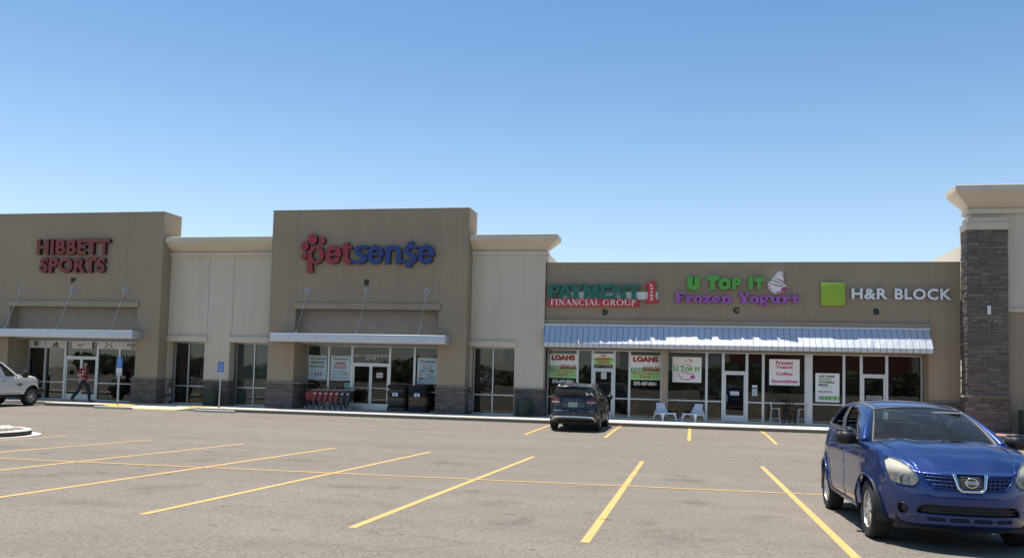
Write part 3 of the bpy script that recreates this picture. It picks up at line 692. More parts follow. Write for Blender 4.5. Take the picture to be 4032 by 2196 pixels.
interior(pets, -19.2, -10.0, GY, 9, 4, 8)
# --- second pale wing
wing2 = wing('shop_building', 'pale stucco wing with flared cornice ending beside the lower tan shop row', -9.84, -6.47, [(-9.82, -8.90, -7.78)], [(-9.86, -7.69)], 6, [(-9.84, WY), (-6.47, WY), (-6.47, 38.75)])
stones(wing2, [('y', WY - 0.05, -7.74, -6.45), ('x+', -6.45, WY - 0.05, 39.1)], 0, 1.14, 33)
cap(wing2, -7.82, -6.38, WY - 0.12, 39.1, 1.21)
# --- low tan row of three shops
row = thing('shop_building', 'low tan shop row of three glazed shops under the long metal awning', 'building')
mb = MB(); wall(mb, -6.44, 10.68, 0, 6.83, HY, HY + 0.75, [(-6.44, -1.30, 0, 3.04), (-1.07, 9.47, 0, 3.04)])
mb.box(-6.4, 10.7, HY + 0.75, BACK, 3.6, 6.3); mb.build('wall', M['tan'], row); MB().box(-6.4, 10.7, HY + 0.76, BACK, 6.304, 6.36).build('roof', M['roofw'], row)
MB().box(-6.44, 10.67, HY - 0.015, HY + 0.765, 6.83, 6.865).build('parapet_flashing', M['tan2'], row)
joints(row, HY, (-1.26, 4.09, 9.50), 4.3, 6.82)
MB().bbox(-6.56, 9.55, HY - 0.10, HY + 0.02, 4.12, 4.30, 0.008).build('lintel', M['tan2'], row)
stones(row, [('y', HY - 0.04, 9.50, 10.68)], 0, 1.08, 41); cap(row, 9.47, 10.68, HY - 0.11, HY + 0.3, 1.15)
window(row, -6.43, -5.06, 0, 3.02, GR, 0.87); window(row, -5.06, -4.38, 0, 3.02, GR, None)
doorway(row, -4.38, -3.41, 2.13, 3.02, GR, False, -3.58)
window(row, -3.41, -2.73, 0, 3.02, GR, 0.87); window(row, -2.73, -1.32, 0, 3.02, GR, 0.87)
window(row, -1.09, 0.62, 0, 3.02, GR, 0.87); window(row, 0.62, 1.32, 0, 3.02, GR, 0.87)
doorway(row, 1.32, 2.33, 2.13, 3.02, GR, False, 1.50)
window(row, 2.33, 3.01, 0, 3.02, GR, 0.87); window(row, 3.01, 4.77, 0, 3.02, GR, 0.87)
MB().box(4.77, 4.99, GR - 0.09, GR + 0.2, 0, 3.02).build('aluminium_pier', M['alu'], row)
window(row, 4.99, 6.31, 0, 3.02, GR, 0.87); window(row, 6.31, 7.00, 0, 3.02, GR, 0.87)
doorway(row, 7.00, 8.02, 2.13, 3.02, GR, False, 7.2)
window(row, 8.02, 9.40, 0, 3.02, GR, 0.87)
mb = MB(); mb.box(9.40, 9.47, GR - 0.02, GR + 0.2, 0, 3.02); mb.box(-1.32, -1.09, GR - 0.05, GR + 0.2, 0, 3.02); mb.build('jamb_wall', M['tan'], row)
interior(row, -6.3, 4.8, GR, 8, 4, 12); interior(row, 4.95, 10.5, GR, 8, 2, 13)
# --- tall block with stone column at the right edge
anchor = thing('shop_building', 'tall pale block with dark stacked stone column and flared cornice at the row end', 'building')
RW = 37.75
mb = MB(); mb.box(10.86, 60, RW, RW + 0.65, 4.80, 9.66); mb.box(10.86, 12.2, RW, RW + 0.65, 0, 4.80); mb.box(10.9, 60, RW + 0.65, 38.75, 6.0, 7.62); mb.box(10.9, 11.3, 38.75, BACK, 3.5, 7.62); mb.box(11.3, 60, 38.75, BACK, 3.4, 6.6)
mb.build('wall', M['pale'], anchor)
MB().box(12.2, 60, RW + 0.004, RW + 0.65, 0, 4.80).build('lower_wall', M['tan'], anchor)
MB().bbox(12.17, 60, RW - 0.09, RW + 0.02, 4.76, 4.90, 0.008).build('ledge', M['trim'], anchor)
AC = [(-0.5, 9.74), (0.70, 9.74), (0.72, 9.72), (0.72, 9.50), (0.69, 9.49), (0.06, 8.93), (0.04, 8.90), (-0.5, 8.90)]
sweep([(10.86, 38.5), (10.86, RW), (60, RW)], AC).build('cornice', M['trim'], anchor)
sweep([(10.86, 38.4), (10.86, RW), (60, RW)], [(-0.05, 8.885), (0.13, 8.885), (0.13, 8.69), (-0.05, 8.69)]).build('cornice_band', M['trim'], anchor)
mb = MB(); mb.box(10.71, 12.14, C - 0.02, RW + 0.5, 8.29, 8.51); mb.box(10.63, 12.2, C - 0.10, RW + 0.55, 8.02, 8.29); mb.build('column_cap', M['pale'], anchor)
stones(anchor, [('y', C, 10.70, 12.16), ('x-', 10.70, C, 38.35), ('x+', 12.16, C, RW)], 1.42, 8.02, 51)
stones(anchor, [('y', C - 0.03, 10.66, 12.20), ('x-', 10.66, C - 0.03, 38.35), ('x+', 12.20, C, RW)], 0, 1.36, 52)
MB().box(10.72, 12.14, C + 0.03, RW + 0.3, 0, 8.02).build('column_core', M['mortar'], anchor)
cap(anchor, 10.60, 12.26, C - 0.10, RW, 1.42)

# ------------------------------------------------------------------ canopies, awning
def canopy(label, x0, x1, rods):
    t = thing('entrance_canopy', label, 'canopy')
    y0, y1 = 36.66, C - 0.003
    mb = MB(); mb.bbox(x0, x1, y0, y0 + 0.09, 3.05, 3.43, 0.012); mb.bbox(x0, x0 + 0.09, y0 + .09, y1, 3.05, 3.43, 0.012); mb.bbox(x1 - 0.09, x1, y0 + .09, y1, 3.05, 3.43, 0.012)
    mb.build('fascia', M['canopy'], t)
    mb = MB(); mb.box(x0 + .09, x1 - .09, y0 + .09, y1, 3.30, 3.36)
    n = int((x1 - x0) / 0.5)
    for i in range(n): x = x0 + 0.3 + i * (x1 - x0 - 0.6) / (n - 1); mb.box(x - .02, x + .02, y0 + .09, y1, 3.10, 3.30)
    mb.build('deck', M['canopy'], t)
    for xt, xb in rods:
        r = MB().tube([(xb, y0 + 0.25, 3.36), (xb, y0 + 0.25, 3.50), (xb + (xt - xb) * 0.05, y0 + 0.29, 3.56), (xt, C - 0.06, 5.43)], 0.011).build('tie_rod', M['alu'], t)
        mb = MB(); mb.box(xb - .05, xb + .05, y0 + 0.2, y0 + 0.3, 3.36, 3.42); mb.tube([(xb - .05, y0 + .25, 3.5), (xb + .05, y0 + .25, 3.5)], 0.035); mb.build('rod_shoe', M['steel'], r)
        mb = MB(); mb.lathe([(0.001, -0.02), (0.15, -0.02)], axis='y', c=(xt, C - 0.003, 5.44), smooth=False); mb.lathe([(0.15, -0.02), (0.15, 0.0)], axis='y', c=(xt, C - 0.003, 5.44), smooth=False); mb.tube([(xt, C - .02, 5.44), (xt, C - .09, 5.42)], 0.045, m=1)
        for a in range(4): mb.lathe([(0.001, -0.02), (0.018, -0.018), (0.018, 0)], axis='y', c=(xt + .11 * math.cos(a * PI / 2 + .8), C - 0.02, 5.44 + .11 * math.sin(a * PI / 2 + .8)), seg=8)
        mb.build('wall_plate', [M['disc'], M['cartgrey']], r)
    return t
canopy('flat metal canopy on three tie rods over the sports shop entrance', -35.3, -25.92, [(-32.82, -33.15), (-29.90, -30.23), (-26.98, -27.27)])
canopy('flat metal canopy on three tie rods over the pet shop entrance', -18.88, -10.58, [(-17.50, -17.70), (-14.60, -14.79), (-11.72, -11.88)])

aw = thing('metal_awning', 'long sloped standing seam metal awning above the three row shops', 'awning')
def build_awning():
    x0, x1 = -6.45, 9.46; yt, zt, zb = HY - 0.12, 4.04, 3.25
    def YB(x): return HY - (0.52 + 0.16 * min(1, max(0, (x + 6.0) / 7.0)) + 0.06 * (x + 6.45) / 16)
    yb = YB(9.46)
    n = 64; rnd = random.Random(9); mb = MB(); sm = MB(); f = MB()
    p = (x1 - x0) / n
    for i in range(n):
        a, b = x0 + i * p, x0 + (i + 1) * p
        yb = YB((a + b) / 2); rows = []; w0 = rnd.gauss(0, 0.010); w1 = w0 + rnd.gauss(0, 0.010); wl = rnd.gauss(0, 0.005)
        for k in range(9):
            t = k / 8; y, z = yt + (yb - yt) * t, zt + (zb - zt) * t; e = 4 * t * (1 - t)
            rows.append([(a, y, z), (a + p * .3, y + e * (w0 + wl * math.sin(t * 9)), z + e * w0), (a + p * .7, y + e * (w1 - wl * math.sin(t * 7)), z + e * w1), (b, y, z)])
        mb.loft(rows, smooth=True)
        mb.add([(a, yb, zb), (b, yb, zb), (b, yb + 0.01, 3.07), (a, yb + 0.01, 3.07)], [(0, 1, 2, 3)])
        mb.add([(a, yb + 0.01, 3.07), (b, yb + 0.01, 3.07), (b, yb + 0.1, 3.07), (a, yb + 0.1, 3.07)], [(0, 1, 2, 3)])
    mb.build('sheet_panel', M['awning'], aw, fix=False)
    for i in range(n + 1):
        x = x0 + i * p; yb = YB(x); dn = Vector((0, -(zt - zb), -(yt - yb))).normalized() * 1.0
        nv = Vector((0, -0.73, 0.68)) * 0.022
        A, B = Vector((x, yt, zt)), Vector((x, yb, zb))
        sm.add([A + Vector((-.011, 0, 0)), B + Vector((-.011, 0, 0)), B + nv + Vector((-.011, 0, 0)), A + nv + Vector((-.011, 0, 0)), A + Vector((.011, 0, 0)), B + Vector((.011, 0, 0)), B + nv + Vector((.011, 0, 0)), A + nv + Vector((.011, 0, 0))],
               [(0, 1, 2, 3), (4, 7, 6, 5), (3, 2, 6, 7), (1, 5, 6, 2)])
        sm.box(x - .011, x + .011, yb - 0.014, yb + .004, 3.07, zb)
    sm.build('standing_seam', M['seam'], aw)
    f.box(x0 - 0.03, x1 + 0.03, yt - 0.03, HY - 0.003, 4.03, 4.115); f.build('ridge_flashing', M['canopy'], aw)
    e = MB(); e.tube([(x0 + .02, HY - .03, 3.12), (x0 + .02, yb + .05, 3.12)], 0.02); e.tube([(x1 - .02, HY - .03, 3.12), (x1 - .02, yb + .05, 3.12)], 0.02)
    e.tube([(x1 - .02, HY - .1, 4.0), (x1 - .02, yb + .05, 3.2)], 0.02); e.tube([(x0 + .02, HY - .1, 4.0), (x0 + .02, yb + .05, 3.2)], 0.02); e.build('end_frame', M['steel'], aw)
build_awning()
t = thing('wall_light', 'small white rectangular wall light on the dark stone column', 'light')
MB().bbox(11.39, 11.51, C - 0.13, C - 0.03, 4.64, 4.99, 0.012).build('housing', M['white'], t)
MB().box(11.42, 11.48, C - 0.05, C + 0.03, 4.72, 4.90).build('bracket', M['alu'], t)

# ------------------------------------------------------------------ wall signs
def px(poly, fx, fz): return [[(fx(p[0]), fz(p[1])) for p in q] for q in poly]
def ring(c, rx, rz, ix, iz, n=28):
    """annulus as a ring of quads"""
    out = []
    for k in range(n):
        a, b = 2 * PI * k / n, 2 * PI * (k + 1) / n
        out.append([(c[0] + rx * math.cos(a), c[1] + rz * math.sin(a)), (c[0] + rx * math.cos(b), c[1] + rz * math.sin(b)), (c[0] + ix * math.cos(b), c[1] + iz * math.sin(b)), (c[0] + ix * math.cos(a), c[1] + iz * math.sin(a))])
    return out
def channel(parent, polys, Y, depth, face, ret='sdred'):
    """channel letters: dark returns with a thin coloured face"""
    v, t = union2d(polys)
    o = plate_from(t, v, lambda x, z, d: (x, Y + d, z), 0.012).build('letter_face', M[face], parent)
    plate_from(t, v, lambda x, z, d: (x, Y + 0.013 + d, z), depth - 0.013).build('letter_return', M[ret], parent)
    return o
def channel_text(parent, rows, Y, depth, face, ret, bold=0.03):
    for r in rows:
        a, b = Lettering(), Lettering()
        a.text(r[0], *r[1:5], Y, 0.012, bold, space=1.10); b.text(r[0], *r[1:5], Y + 0.013, depth - 0.013, bold, space=1.10)
        a.build('letter_face', M[face], parent); b.build('letter_return', M[ret], parent)

t = thing('wall_sign', 'dark red two line channel letter sign reading HIBBETT SPORTS on the tan parapet', 'sign')
channel_text(t, [('HIBBETT', -31.92, -27.85, 7.16, 7.92), ('SPORTS', -31.72, -28.05, 6.26, 7.02)], C - 0.20, 0.197, 'sred', 'sdred', 0.045)

t = thing('wall_sign', 'red and blue channel letter sign with red paw dots on the tan parapet', 'sign')
fx = lambda p: -17.24 + (p - 298) * 0.002727
fz = lambda p: 7.60 - (p - 273) * 0.002604
def e_px(cx): return ring((cx, 465), 145, 165, 62, 100)[:25] + [rect(cx - 100, cx + 143, 440, 487)] if False else stroke(arc((cx, 465), 104, 0, -318, 26, 126), 84) + [rect(cx - 110, cx + 146, 438, 486)]
redp = ring((360, 465), 148, 165, 68, 112) + [[(213, 470), (290, 540), (296, 620), (322, 780), (205, 780)]] + [disc((290, 185), 85, 24, 99), disc((150, 308), 72, 24, 84), disc((463, 213), 57, 24, 68), disc((143, 490), 55, 24, 60)]
redp += e_px(672) + [rect(850, 942, 252, 540), rect(820, 1005, 314, 365)] + stroke([(896, 530), (902, 570), (930, 598), (998, 603)], 68, False) + [rect(850, 944, 500, 575), disc((925, 580), 50)]
def s_px(cx): return stroke([(cx + 110, 338), (cx + 30, 330), (cx - 40, 345), (cx - 72, 392), (cx - 40, 440), (cx + 50, 485), (cx + 88, 540), (cx + 55, 590), (cx - 30, 604), (cx - 122, 588)], [58, 66, 74, 80, 84, 84, 82, 74, 64, 56])
blup = s_px(1148) + e_px(1420) + [rect(1594, 1686, 314, 630)] + stroke([(1650, 400), (1690, 360), (1745, 345), (1800, 362), (1832, 430)], [60, 76, 84, 88, 90]) + [rect(1788, 1878, 425, 630)] + s_px(2022) + [[(1975, 242), (2072, 242), (2080, 340), (1985, 350)], [(1960, 590), (2068, 590), (2060, 692), (1966, 692)]] + e_px(2300)
channel(t, px(redp, fx, fz), C - 0.20, 0.197, 'pred'); channel(t, px(blup, fx, fz), C - 0.20, 0.197, 'pblue')

t = thing('wall_sign', 'teal and red loan shop sign with a big red figure 1 beside the pale wing', 'sign')
YF = HY - 0.003
gx = lambda p: -6.31 + (p - 115) * 0.002087
gzz = lambda p: 5.872 - (p - 105) * 0.0021
pay = [rect(115, 205, 105, 397), rect(200, 266, 105, 178), rect(200, 266, 242, 312)] + stroke(arc((262, 208), 67, -90, 90, 12, 69), 74, False)
pay += [[(415, 105), (522, 105), (472, 205), (412, 400), (320, 400)], [(415, 105), (522, 105), (622, 400), (522, 400), (462, 205)], rect(385, 555, 292, 347), [(565, 105), (675, 105), (755, 290), (655, 290)], [(748, 105), (850, 105), (755, 290), (655, 290)], rect(655, 755, 285, 405)]
pay += [rect(872, 945, 108, 408), rect(1118, 1195, 108, 408), [(880, 108), (1000, 108), (1072, 408), (1000, 408)], [(1080, 108), (1190, 108), (1066, 408), (1000, 408)], rect(1225, 1312, 112, 408), rect(1225, 1462, 112, 182), rect(1225, 1442, 238, 288), rect(1225, 1466, 344, 408)]
pay += [rect(1482, 1562, 112, 410), rect(1690, 1760, 112, 410), [(1482, 112), (1575, 112), (1758, 410), (1668, 410)], rect(1785, 2060, 118, 190), rect(1875, 1970, 118, 412)]
channel(t, px(pay, gx, gzz), YF - 0.22, 0.14, 'green', 'green')
MB().box(-5.75, -1.50, YF - 0.07, YF - 0.01, 5.225, 5.555).build('white_raceway', M['white'], t)
MB().bbox(-6.31, -2.32, YF - 0.15, YF - 0.0, 4.905, 5.235, 0.006).build('red_panel', M['red'], t)
def serif_line(txt, x0, x1, z0, z1, Y, mat_, parent):
    th, tn = 0.135, 0.05; P = {}
    def stem(x, a=0.14): return [rect(x - th / 2, x + th / 2, 0, 1), rect(x - a, x + a, 0, tn), rect(x - a, x + a, 1 - tn, 1)]
    def rnd_(c, rx, rz, a0, a1, n=22):
        pts = arc(c, rx, a0, a1, n, rz); w = [0.045 + 0.10 * abs(math.cos(math.radians(a0 + (a1 - a0) * k / n))) for k in range(n + 1)]
        return stroke(pts, w, False)
    P['F'] = (0.60, stem(0.18) + [rect(0.18, 0.55, 1 - tn, 1), rect(0.51, 0.56, 0.76, 1), rect(0.18, 0.42, 0.47, 0.52), rect(0.39, 0.43, 0.38, 0.62)])
    P['I'] = (0.38, stem(0.18)); P['L'] = (0.62, stem(0.18) + [rect(0.18, 0.58, 0, tn), rect(0.54, 0.585, 0, 0.26)])
    P['N'] = (0.86, [rect(0.155, 0.205, 0, 1), rect(0.66, 0.71, 0, 1), seg_quad((0.16, 1), (0.68, 0), 0.16), rect(0.04, 0.3, 0, tn), rect(0.02, 0.22, 1 - tn, 1), rect(0.56, 0.82, 1 - tn, 1)])
    P['A'] = (0.80, [seg_quad((0.40, 1), (0.12, 0), 0.05), seg_quad((0.38, 1), (0.66, 0), 0.15), rect(0.2, 0.56, 0.32, 0.37), rect(0.02, 0.25, 0, tn), rect(0.5, 0.80, 0, tn)])
    c_ = rnd_((0.42, 0.5), 0.33, 0.47, 42, 318); P['C'] = (0.80, c_ + [rect(0.67, 0.71, 0.66, 0.97)])
    P['G'] = (0.88, c_ + [rect(0.67, 0.71, 0.66, 0.97), rect(0.62, 0.74, 0.06, 0.42), rect(0.52, 0.82, 0.38, 0.43)])
    P['O'] = (0.90, rnd_((0.44, 0.5), 0.35, 0.47, 0, 360, 30))
    bowl = rnd_((0.2, 0.74), 0.32, 0.235, -90, 90, 14)
    P['P'] = (0.66, stem(0.18) + bowl); P['R'] = (0.78, stem(0.18) + bowl + [seg_quad((0.34, 0.5), (0.66, 0.02), 0.13), rect(0.58, 0.78, 0, tn)])
    P['U'] = (0.86, [rect(0.13, 0.265, 0.3, 1), rect(0.04, 0.35, 1 - tn, 1), rect(0.65, 0.695, 0.3, 1), rect(0.55, 0.8, 1 - tn, 1)] + rnd_((0.435, 0.32), 0.24, 0.29, 180, 360, 14))
    P[' '] = (0.36, [])
    tot = sum(P[ch][0] for ch in txt); k = (x1 - x0) / tot; L = Lettering(); x = x0
    for ch in txt:
        w, ps = P[ch]
        if ps: L.shape([[(x + q[0] * k, z0 + q[1] * (z1 - z0)) for q in p] for p in ps], Y, 0.012)
        x += w * k
    return L.build('lettering', mat_, parent)
serif_line('FINANCIAL GROUP', -6.22, -2.42, 4.94, 5.205, YF - 0.163, M['white'], t)
one = [[(-2.06, 5.86), (-1.99, 5.90), (-1.86, 5.93), (-1.80, 6.00), (-1.60, 6.00), (-1.60, 5.25), (-1.56, 5.20), (-1.48, 5.19), (-1.48, 5.07), (-2.06, 5.07), (-2.06, 5.19), (-1.96, 5.21), (-1.93, 5.27), (-1.93, 5.76), (-2.06, 5.74)]]
flat_shape('figure_one', one, YF - 0.20, 0.19, M['red'], t)
L = Lettering()
for i, ch in enumerate('LOANS'): L.text(ch, -1.835, -1.70, 5.79 - i * 0.155, 5.905 - i * 0.155, YF - 0.214, 0.012, 0.04)
L.build('lettering', M['white'], t)

t = thing('wall_sign', 'green and purple frozen yogurt sign with white dessert cup above the long awning', 'sign')
ux = lambda p: -0.26 + (p - 315) * 0.002228
uz = lambda p: 6.285 - (p - 15) * 0.00220
up = stroke([(370, 70), (368, 210)], 108, False) + [[(316, 44), (424, 35), (422, 120), (316, 120)], [(452, 50), (560, 45), (556, 120), (452, 120)]] + stroke([(506, 90), (502, 210)], 104, False) + [[(436 + ro * math.cos(a_), 205 + ro2 * math.sin(a_)) for a_, ro, ro2 in ((q, 120, 114), (q + .175, 120, 114), (q + .175, 16, 14), (q, 16, 14))] for q in [PI * k_ / 18 for k_ in range(18)]]
up += [[(690, 35), (925, 15), (915, 120), (845, 124), (838, 305), (752, 322), (757, 130), (690, 135)], [(1165, 75), (1232, 68), (1232, 292), (1165, 304)], [(1465, 35), (1555, 22), (1545, 282), (1462, 300)], [(1570, 68), (1760, 50), (1752, 138), (1700, 142), (1692, 292), (1620, 298), (1624, 150), (1568, 146)]]
up += ring((1022, 187), 116, 120, 39, 43) + ring((1246, 142), 88, 76, 12, 24)
channel(t, px(up, ux, uz), YF - 0.17, 0.167, 'ugreen', 'sdred')
def slab_line(words_, fx, fz, Y, depth, parent):
    """heavy rounded slab letters: glyphs on a unit cap height"""
    G = {}
    G['F'] = (0.92, stroke([(0.30, 0.1), (0.30, 0.9)], 0.30, False) + stroke([(0.09, 0.09), (0.54, 0.09)], 0.17) + stroke([(0.09, 0.91), (0.82, 0.91)], 0.17) + stroke([(0.82, 0.90), (0.84, 0.68)], [0.16, 0.07]) + stroke([(0.3, 0.52), (0.6, 0.52)], 0.14) + stroke([(0.62, 0.64), (0.62, 0.40)], 0.11))
    G['r'] = (0.74, stroke([(0.26, 0.08), (0.26, 0.6)], 0.27, False) + stroke([(0.07, 0.08), (0.48, 0.08)], 0.15) + stroke([(0.08, 0.61), (0.25, 0.61)], 0.14) + [disc((0.58, 0.53), 0.135)] + stroke([(0.32, 0.46), (0.54, 0.6)], 0.14))
    G['o'] = (0.80, ring((0.39, 0.34), 0.37, 0.345, 0.10, 0.20))
    G['z'] = (0.76, stroke([(0.1, 0.58), (0.58, 0.58)], 0.18) + stroke([(0.54, 0.55), (0.18, 0.12)], 0.22) + stroke([(0.12, 0.09), (0.64, 0.09)], 0.18) + stroke([(0.66, 0.1), (0.66, 0.25)], 0.1) + stroke([(0.08, 0.58), (0.08, 0.44)], 0.1))
    G['e'] = (0.78, stroke(arc((0.39, 0.34), 0.26, 0, 318, 22, 0.25), 0.22, False) + [rect(0.2, 0.73, 0.29, 0.40)])
    G['n'] = (0.98, stroke([(0.26, 0.08), (0.26, 0.6)], 0.27, False) + stroke([(0.07, 0.08), (0.44, 0.08)], 0.15) + stroke([(0.08, 0.61), (0.25, 0.61)], 0.14) + stroke([(0.35, 0.48), (0.5, 0.6), (0.65, 0.54), (0.70, 0.4)], 0.2) + stroke([(0.71, 0.08), (0.71, 0.45)], 0.27, False) + stroke([(0.56, 0.08), (0.90, 0.08)], 0.15))
    G['Y'] = (1.0, stroke([(0.22, 0.9), (0.54, 0.45)], 0.28) + stroke([(0.86, 0.9), (0.58, 0.45)], 0.18) + stroke([(0.55, 0.1), (0.55, 0.5)], 0.29, False) + stroke([(0.34, 0.09), (0.78, 0.09)], 0.17) + stroke([(0.06, 0.92), (0.42, 0.92)], 0.15) + stroke([(0.70, 0.92), (1.02, 0.92)], 0.15))
    G['g'] = (0.82, ring((0.36, 0.44), 0.33, 0.24, 0.11, 0.12) + ring((0.38, -0.06), 0.37, 0.19, 0.17, 0.065) + stroke([(0.14, 0.26), (0.10, 0.13), (0.4, 0.12)], 0.14) + stroke([(0.56, 0.58), (0.76, 0.64)], 0.13))
    G['u'] = (0.98, stroke([(0.26, 0.25), (0.26, 0.6)], 0.27, False) + stroke([(0.07, 0.61), (0.26, 0.61)], 0.14) + stroke([(0.27, 0.25), (0.34, 0.12), (0.5, 0.1), (0.66, 0.2)], 0.2) + stroke([(0.71, 0.08), (0.71, 0.6)], 0.27, False) + stroke([(0.52, 0.61), (0.71, 0.61)], 0.14) + stroke([(0.7, 0.08), (0.92, 0.08)], 0.15))
    G['t'] = (0.70, stroke([(0.34, 0.2), (0.36, 0.86)], [0.28, 0.16]) + stroke([(0.08, 0.58), (0.62, 0.58)], 0.16) + stroke([(0.36, 0.18), (0.46, 0.1), (0.66, 0.16)], 0.17))
    a, b = Lettering(), Lettering()
    for txt, x0, x1, z0, z1 in words_:
        tot = sum(G[ch][0] for ch in txt); k = (x1 - x0) / tot; x = x0
        for ch in txt:
            w, ps = G[ch]; q = [[(x + p[0] * k, z0 + p[1] * (z1 - z0)) for p in pp] for pp in ps]
            a.shape(q, Y, 0.012); b.shape(q, Y + 0.013, depth - 0.013); x += w * k
    return a, b
a, b = slab_line([('Frozen', -0.79, 1.64, 5.085, 5.53), ('Yogurt', 1.86, 4.37, 5.085, 5.53)], None, None, YF - 0.16, 0.157, t)
a.build('letter_face', M['purple'], t); b.build('letter_return', M['sdred'], t)
cxm = lambda p: 3.12 + (p - 351) * 0.001047
czm = lambda p: 6.47 - (p - 268) * 0.00107
cup = [(760, 270), (860, 266), (935, 305), (952, 375), (905, 430), (930, 540), (960, 690), (968, 800), (1000, 828), (1052, 850), (1042, 930), (1000, 1040), (900, 1108), (760, 1160), (660, 1172), (560, 1165), (440, 1080), (350, 950), (333, 800), (343, 725), (420, 690), (480, 570), (560, 500), (620, 420), (680, 330)]
flat_shape('cup_panel', px([cup], cxm, czm), YF - 0.17, 0.167, M['white'], t)
Ls = Lettering()
Ls.shape(px(stroke([(570, 535), (700, 600), (830, 650), (930, 690), (945, 790)], [14, 34, 44, 40, 16]) + stroke([(345, 745), (480, 800), (640, 840), (800, 870), (1040, 884)], [16, 36, 44, 38, 10]) + stroke([(352, 800), (380, 920), (470, 1040), (480, 1090), (620, 1145)], [14, 30, 36, 30, 8]), cxm, czm), YF - 0.174, 0.004, 0)
Ls.shape(px(stroke([(610, 1095), (700, 1125), (800, 1110), (850, 1070)], [8, 44, 50, 30]) + [disc((940, 1010), 95, 18, 80), [(840, 1040), (900, 930), (1038, 905), (1030, 985), (960, 1085), (860, 1100)]], cxm, czm), YF - 0.179, 0.004, 0)
Ls.shape(px(stroke([(430, 705), (487, 620), (600, 680), (760, 740), (930, 825)], [26, 32, 40, 44, 12]), cxm, czm), YF - 0.184, 0.004, 1)
Ls.shape(px(stroke([(625, 440), (700, 340), (780, 288), (860, 290), (920, 330), (925, 380)], [8, 14, 20, 34, 52, 46]) + stroke([(850, 340), (850, 400), (900, 460)], [14, 16, 8]), cxm, czm), YF - 0.189, 0.004, 2)
Ls.build('swirl_stripe', [M['pink'], M['ugreen'], simple('sign_dusty_pink', (0.50, 0.32, 0.36), 0.5)], t)

t = thing('wall_sign', 'lime green square and silver grey tax office letters near the stone column', 'sign')
MB().bbox(5.25, 6.205, YF - 0.16, YF, 5.015, 5.965, 0.012).build('lime_square', M['lime'], t)
channel_text(t, [('H&R', 6.46, 7.87, 5.285, 5.745), ('BLOCK', 8.14, 10.32, 5.28, 5.745)], YF - 0.13, 0.127, 'hrgrey', 'sdred', 0.035)

for ch, x0, x1, z0, z1, Y, w in (('F', -30.02, -29.78, 5.77, 6.02, C, 'black letter F on the tan parapet under the dark red sign'), ('E', -14.72, -14.51, 5.71, 5.96, C, 'black letter E on the tan parapet under the red and blue sign'), ('D', -3.90, -3.67, 4.52, 4.775, HY, 'black letter D on the tan wall under the teal and red sign'), ('C', 1.69, 1.93, 4.66, 4.92, HY, 'black letter C on the tan wall under the purple yogurt sign'), ('B', 7.35, 7.57, 4.66, 4.915, HY, 'black letter B on the tan wall under the silver grey sign')):
    o = Lettering().text(ch, x0, x1, z0, z1, Y - 0.035, 0.032, 0.06).build('unit_letter', M['letterk'])
    tag(o, w, 'letter', 'unit letters on the shop walls')

# ------------------------------------------------------------------ notices in the windows (each a sheet fixed to the glass)
def poster(label, x0, x1, z0, z1, Y, base='paper', cat='poster', group='printed notices on the shop windows', wave=0.0, name='window_poster', mats=()):
    t = thing(name, label, cat, (0, 0, 0), 0, group); mb = MB(); n, m = 8, 6
    rows = []
    for j in range(m + 1):
        r = []
        for i in range(n + 1):
            u, v = i / n, j / m
            r.append((x0 + (x1 - x0) * u + wave * 0.4 * math.sin(v * 5), Y - wave * 0.0, z0 + (z1 - z0) * v + wave * math.sin(u * 7 + 1) * (1 - abs(2 * v - 1) * 0.2)))
        rows.append(r)
    mb.loft(rows, smooth=False); back = [[(p[0], p[1] + 0.004, p[2]) for p in r] for r in rows]; mb.loft([r[::-1] for r in back], smooth=False)
    mb.loft([rows[0], back[0]], smooth=False); mb.loft([rows[-1], back[-1]], smooth=False); mb.loft([[r[0] for r in rows], [r[0] for r in back]], smooth=False); mb.loft([[r[-1] for r in rows], [r[-1] for r in back]], smooth=False)
    mb.build('sheet', M[base], t); return t
def fr(x0, x1, z0, z1): return lambda u0, u1, v0, v1: (x0 + (x1 - x0) * u0, x0 + (x1 - x0) * u1, z1 - (z1 - z0) * v1, z1 - (z1 - z0) * v0)
GYp, GRp = GY - 0.06, GR - 0.06
MS = [M['ink'], M['inkred'], M['inkgreen'], M['inkpink'], M['inkblue'], M['inkgrey'], M['lgreen'], M['dgreen'], M['white'], M['ugreen']]
def lines(L, f, u0, u1, v0, v1, n, Y, m, rnd=random.Random(2)):
    h = (v1 - v0) / n
    for i in range(n):
        u = u0
        while u < u1 - 0.03:
            w = min(rnd.uniform(0.05, 0.16), u1 - u); b = f(u, u + w, v0 + i * h + h * 0.2, v0 + i * h + h * 0.75); L.shape([rect(*b)], Y, 0.0008, m); u += w + 0.02
def petlogo(L, f, u0, u1, v0, v1, Y):
    um = u0 + (u1 - u0) * 0.40; b = f(u0 + (u1 - u0) * 0.10, um, v0 + 0.3 * (v1 - v0), v1); L.text('pet', *b, Y, 0.0008, 0.02, m=1)
    b = f(um + 0.008, u1, v0 + 0.34 * (v1 - v0), v0 + 0.80 * (v1 - v0)); L.text('sense', *b, Y, 0.0008, 0.02, m=4)
    for du, dv, r in ((0.02, 0.5, .5), (0.05, 0.26, .7), (0.11, 0.08, .8), (0.18, 0.2, .55)):
        b = f(u0 + (u1 - u0) * du, u0 + (u1 - u0) * (du + 0.09 * r), v0 + dv * (v1 - v0), v0 + (dv + 0.2) * (v1 - v0)); L.shape([disc(((b[0] + b[1]) / 2, (b[2] + b[3]) / 2), (b[1] - b[0]) / 2, 10, (b[3] - b[2]) / 2)], Y, 0.0008, 1)
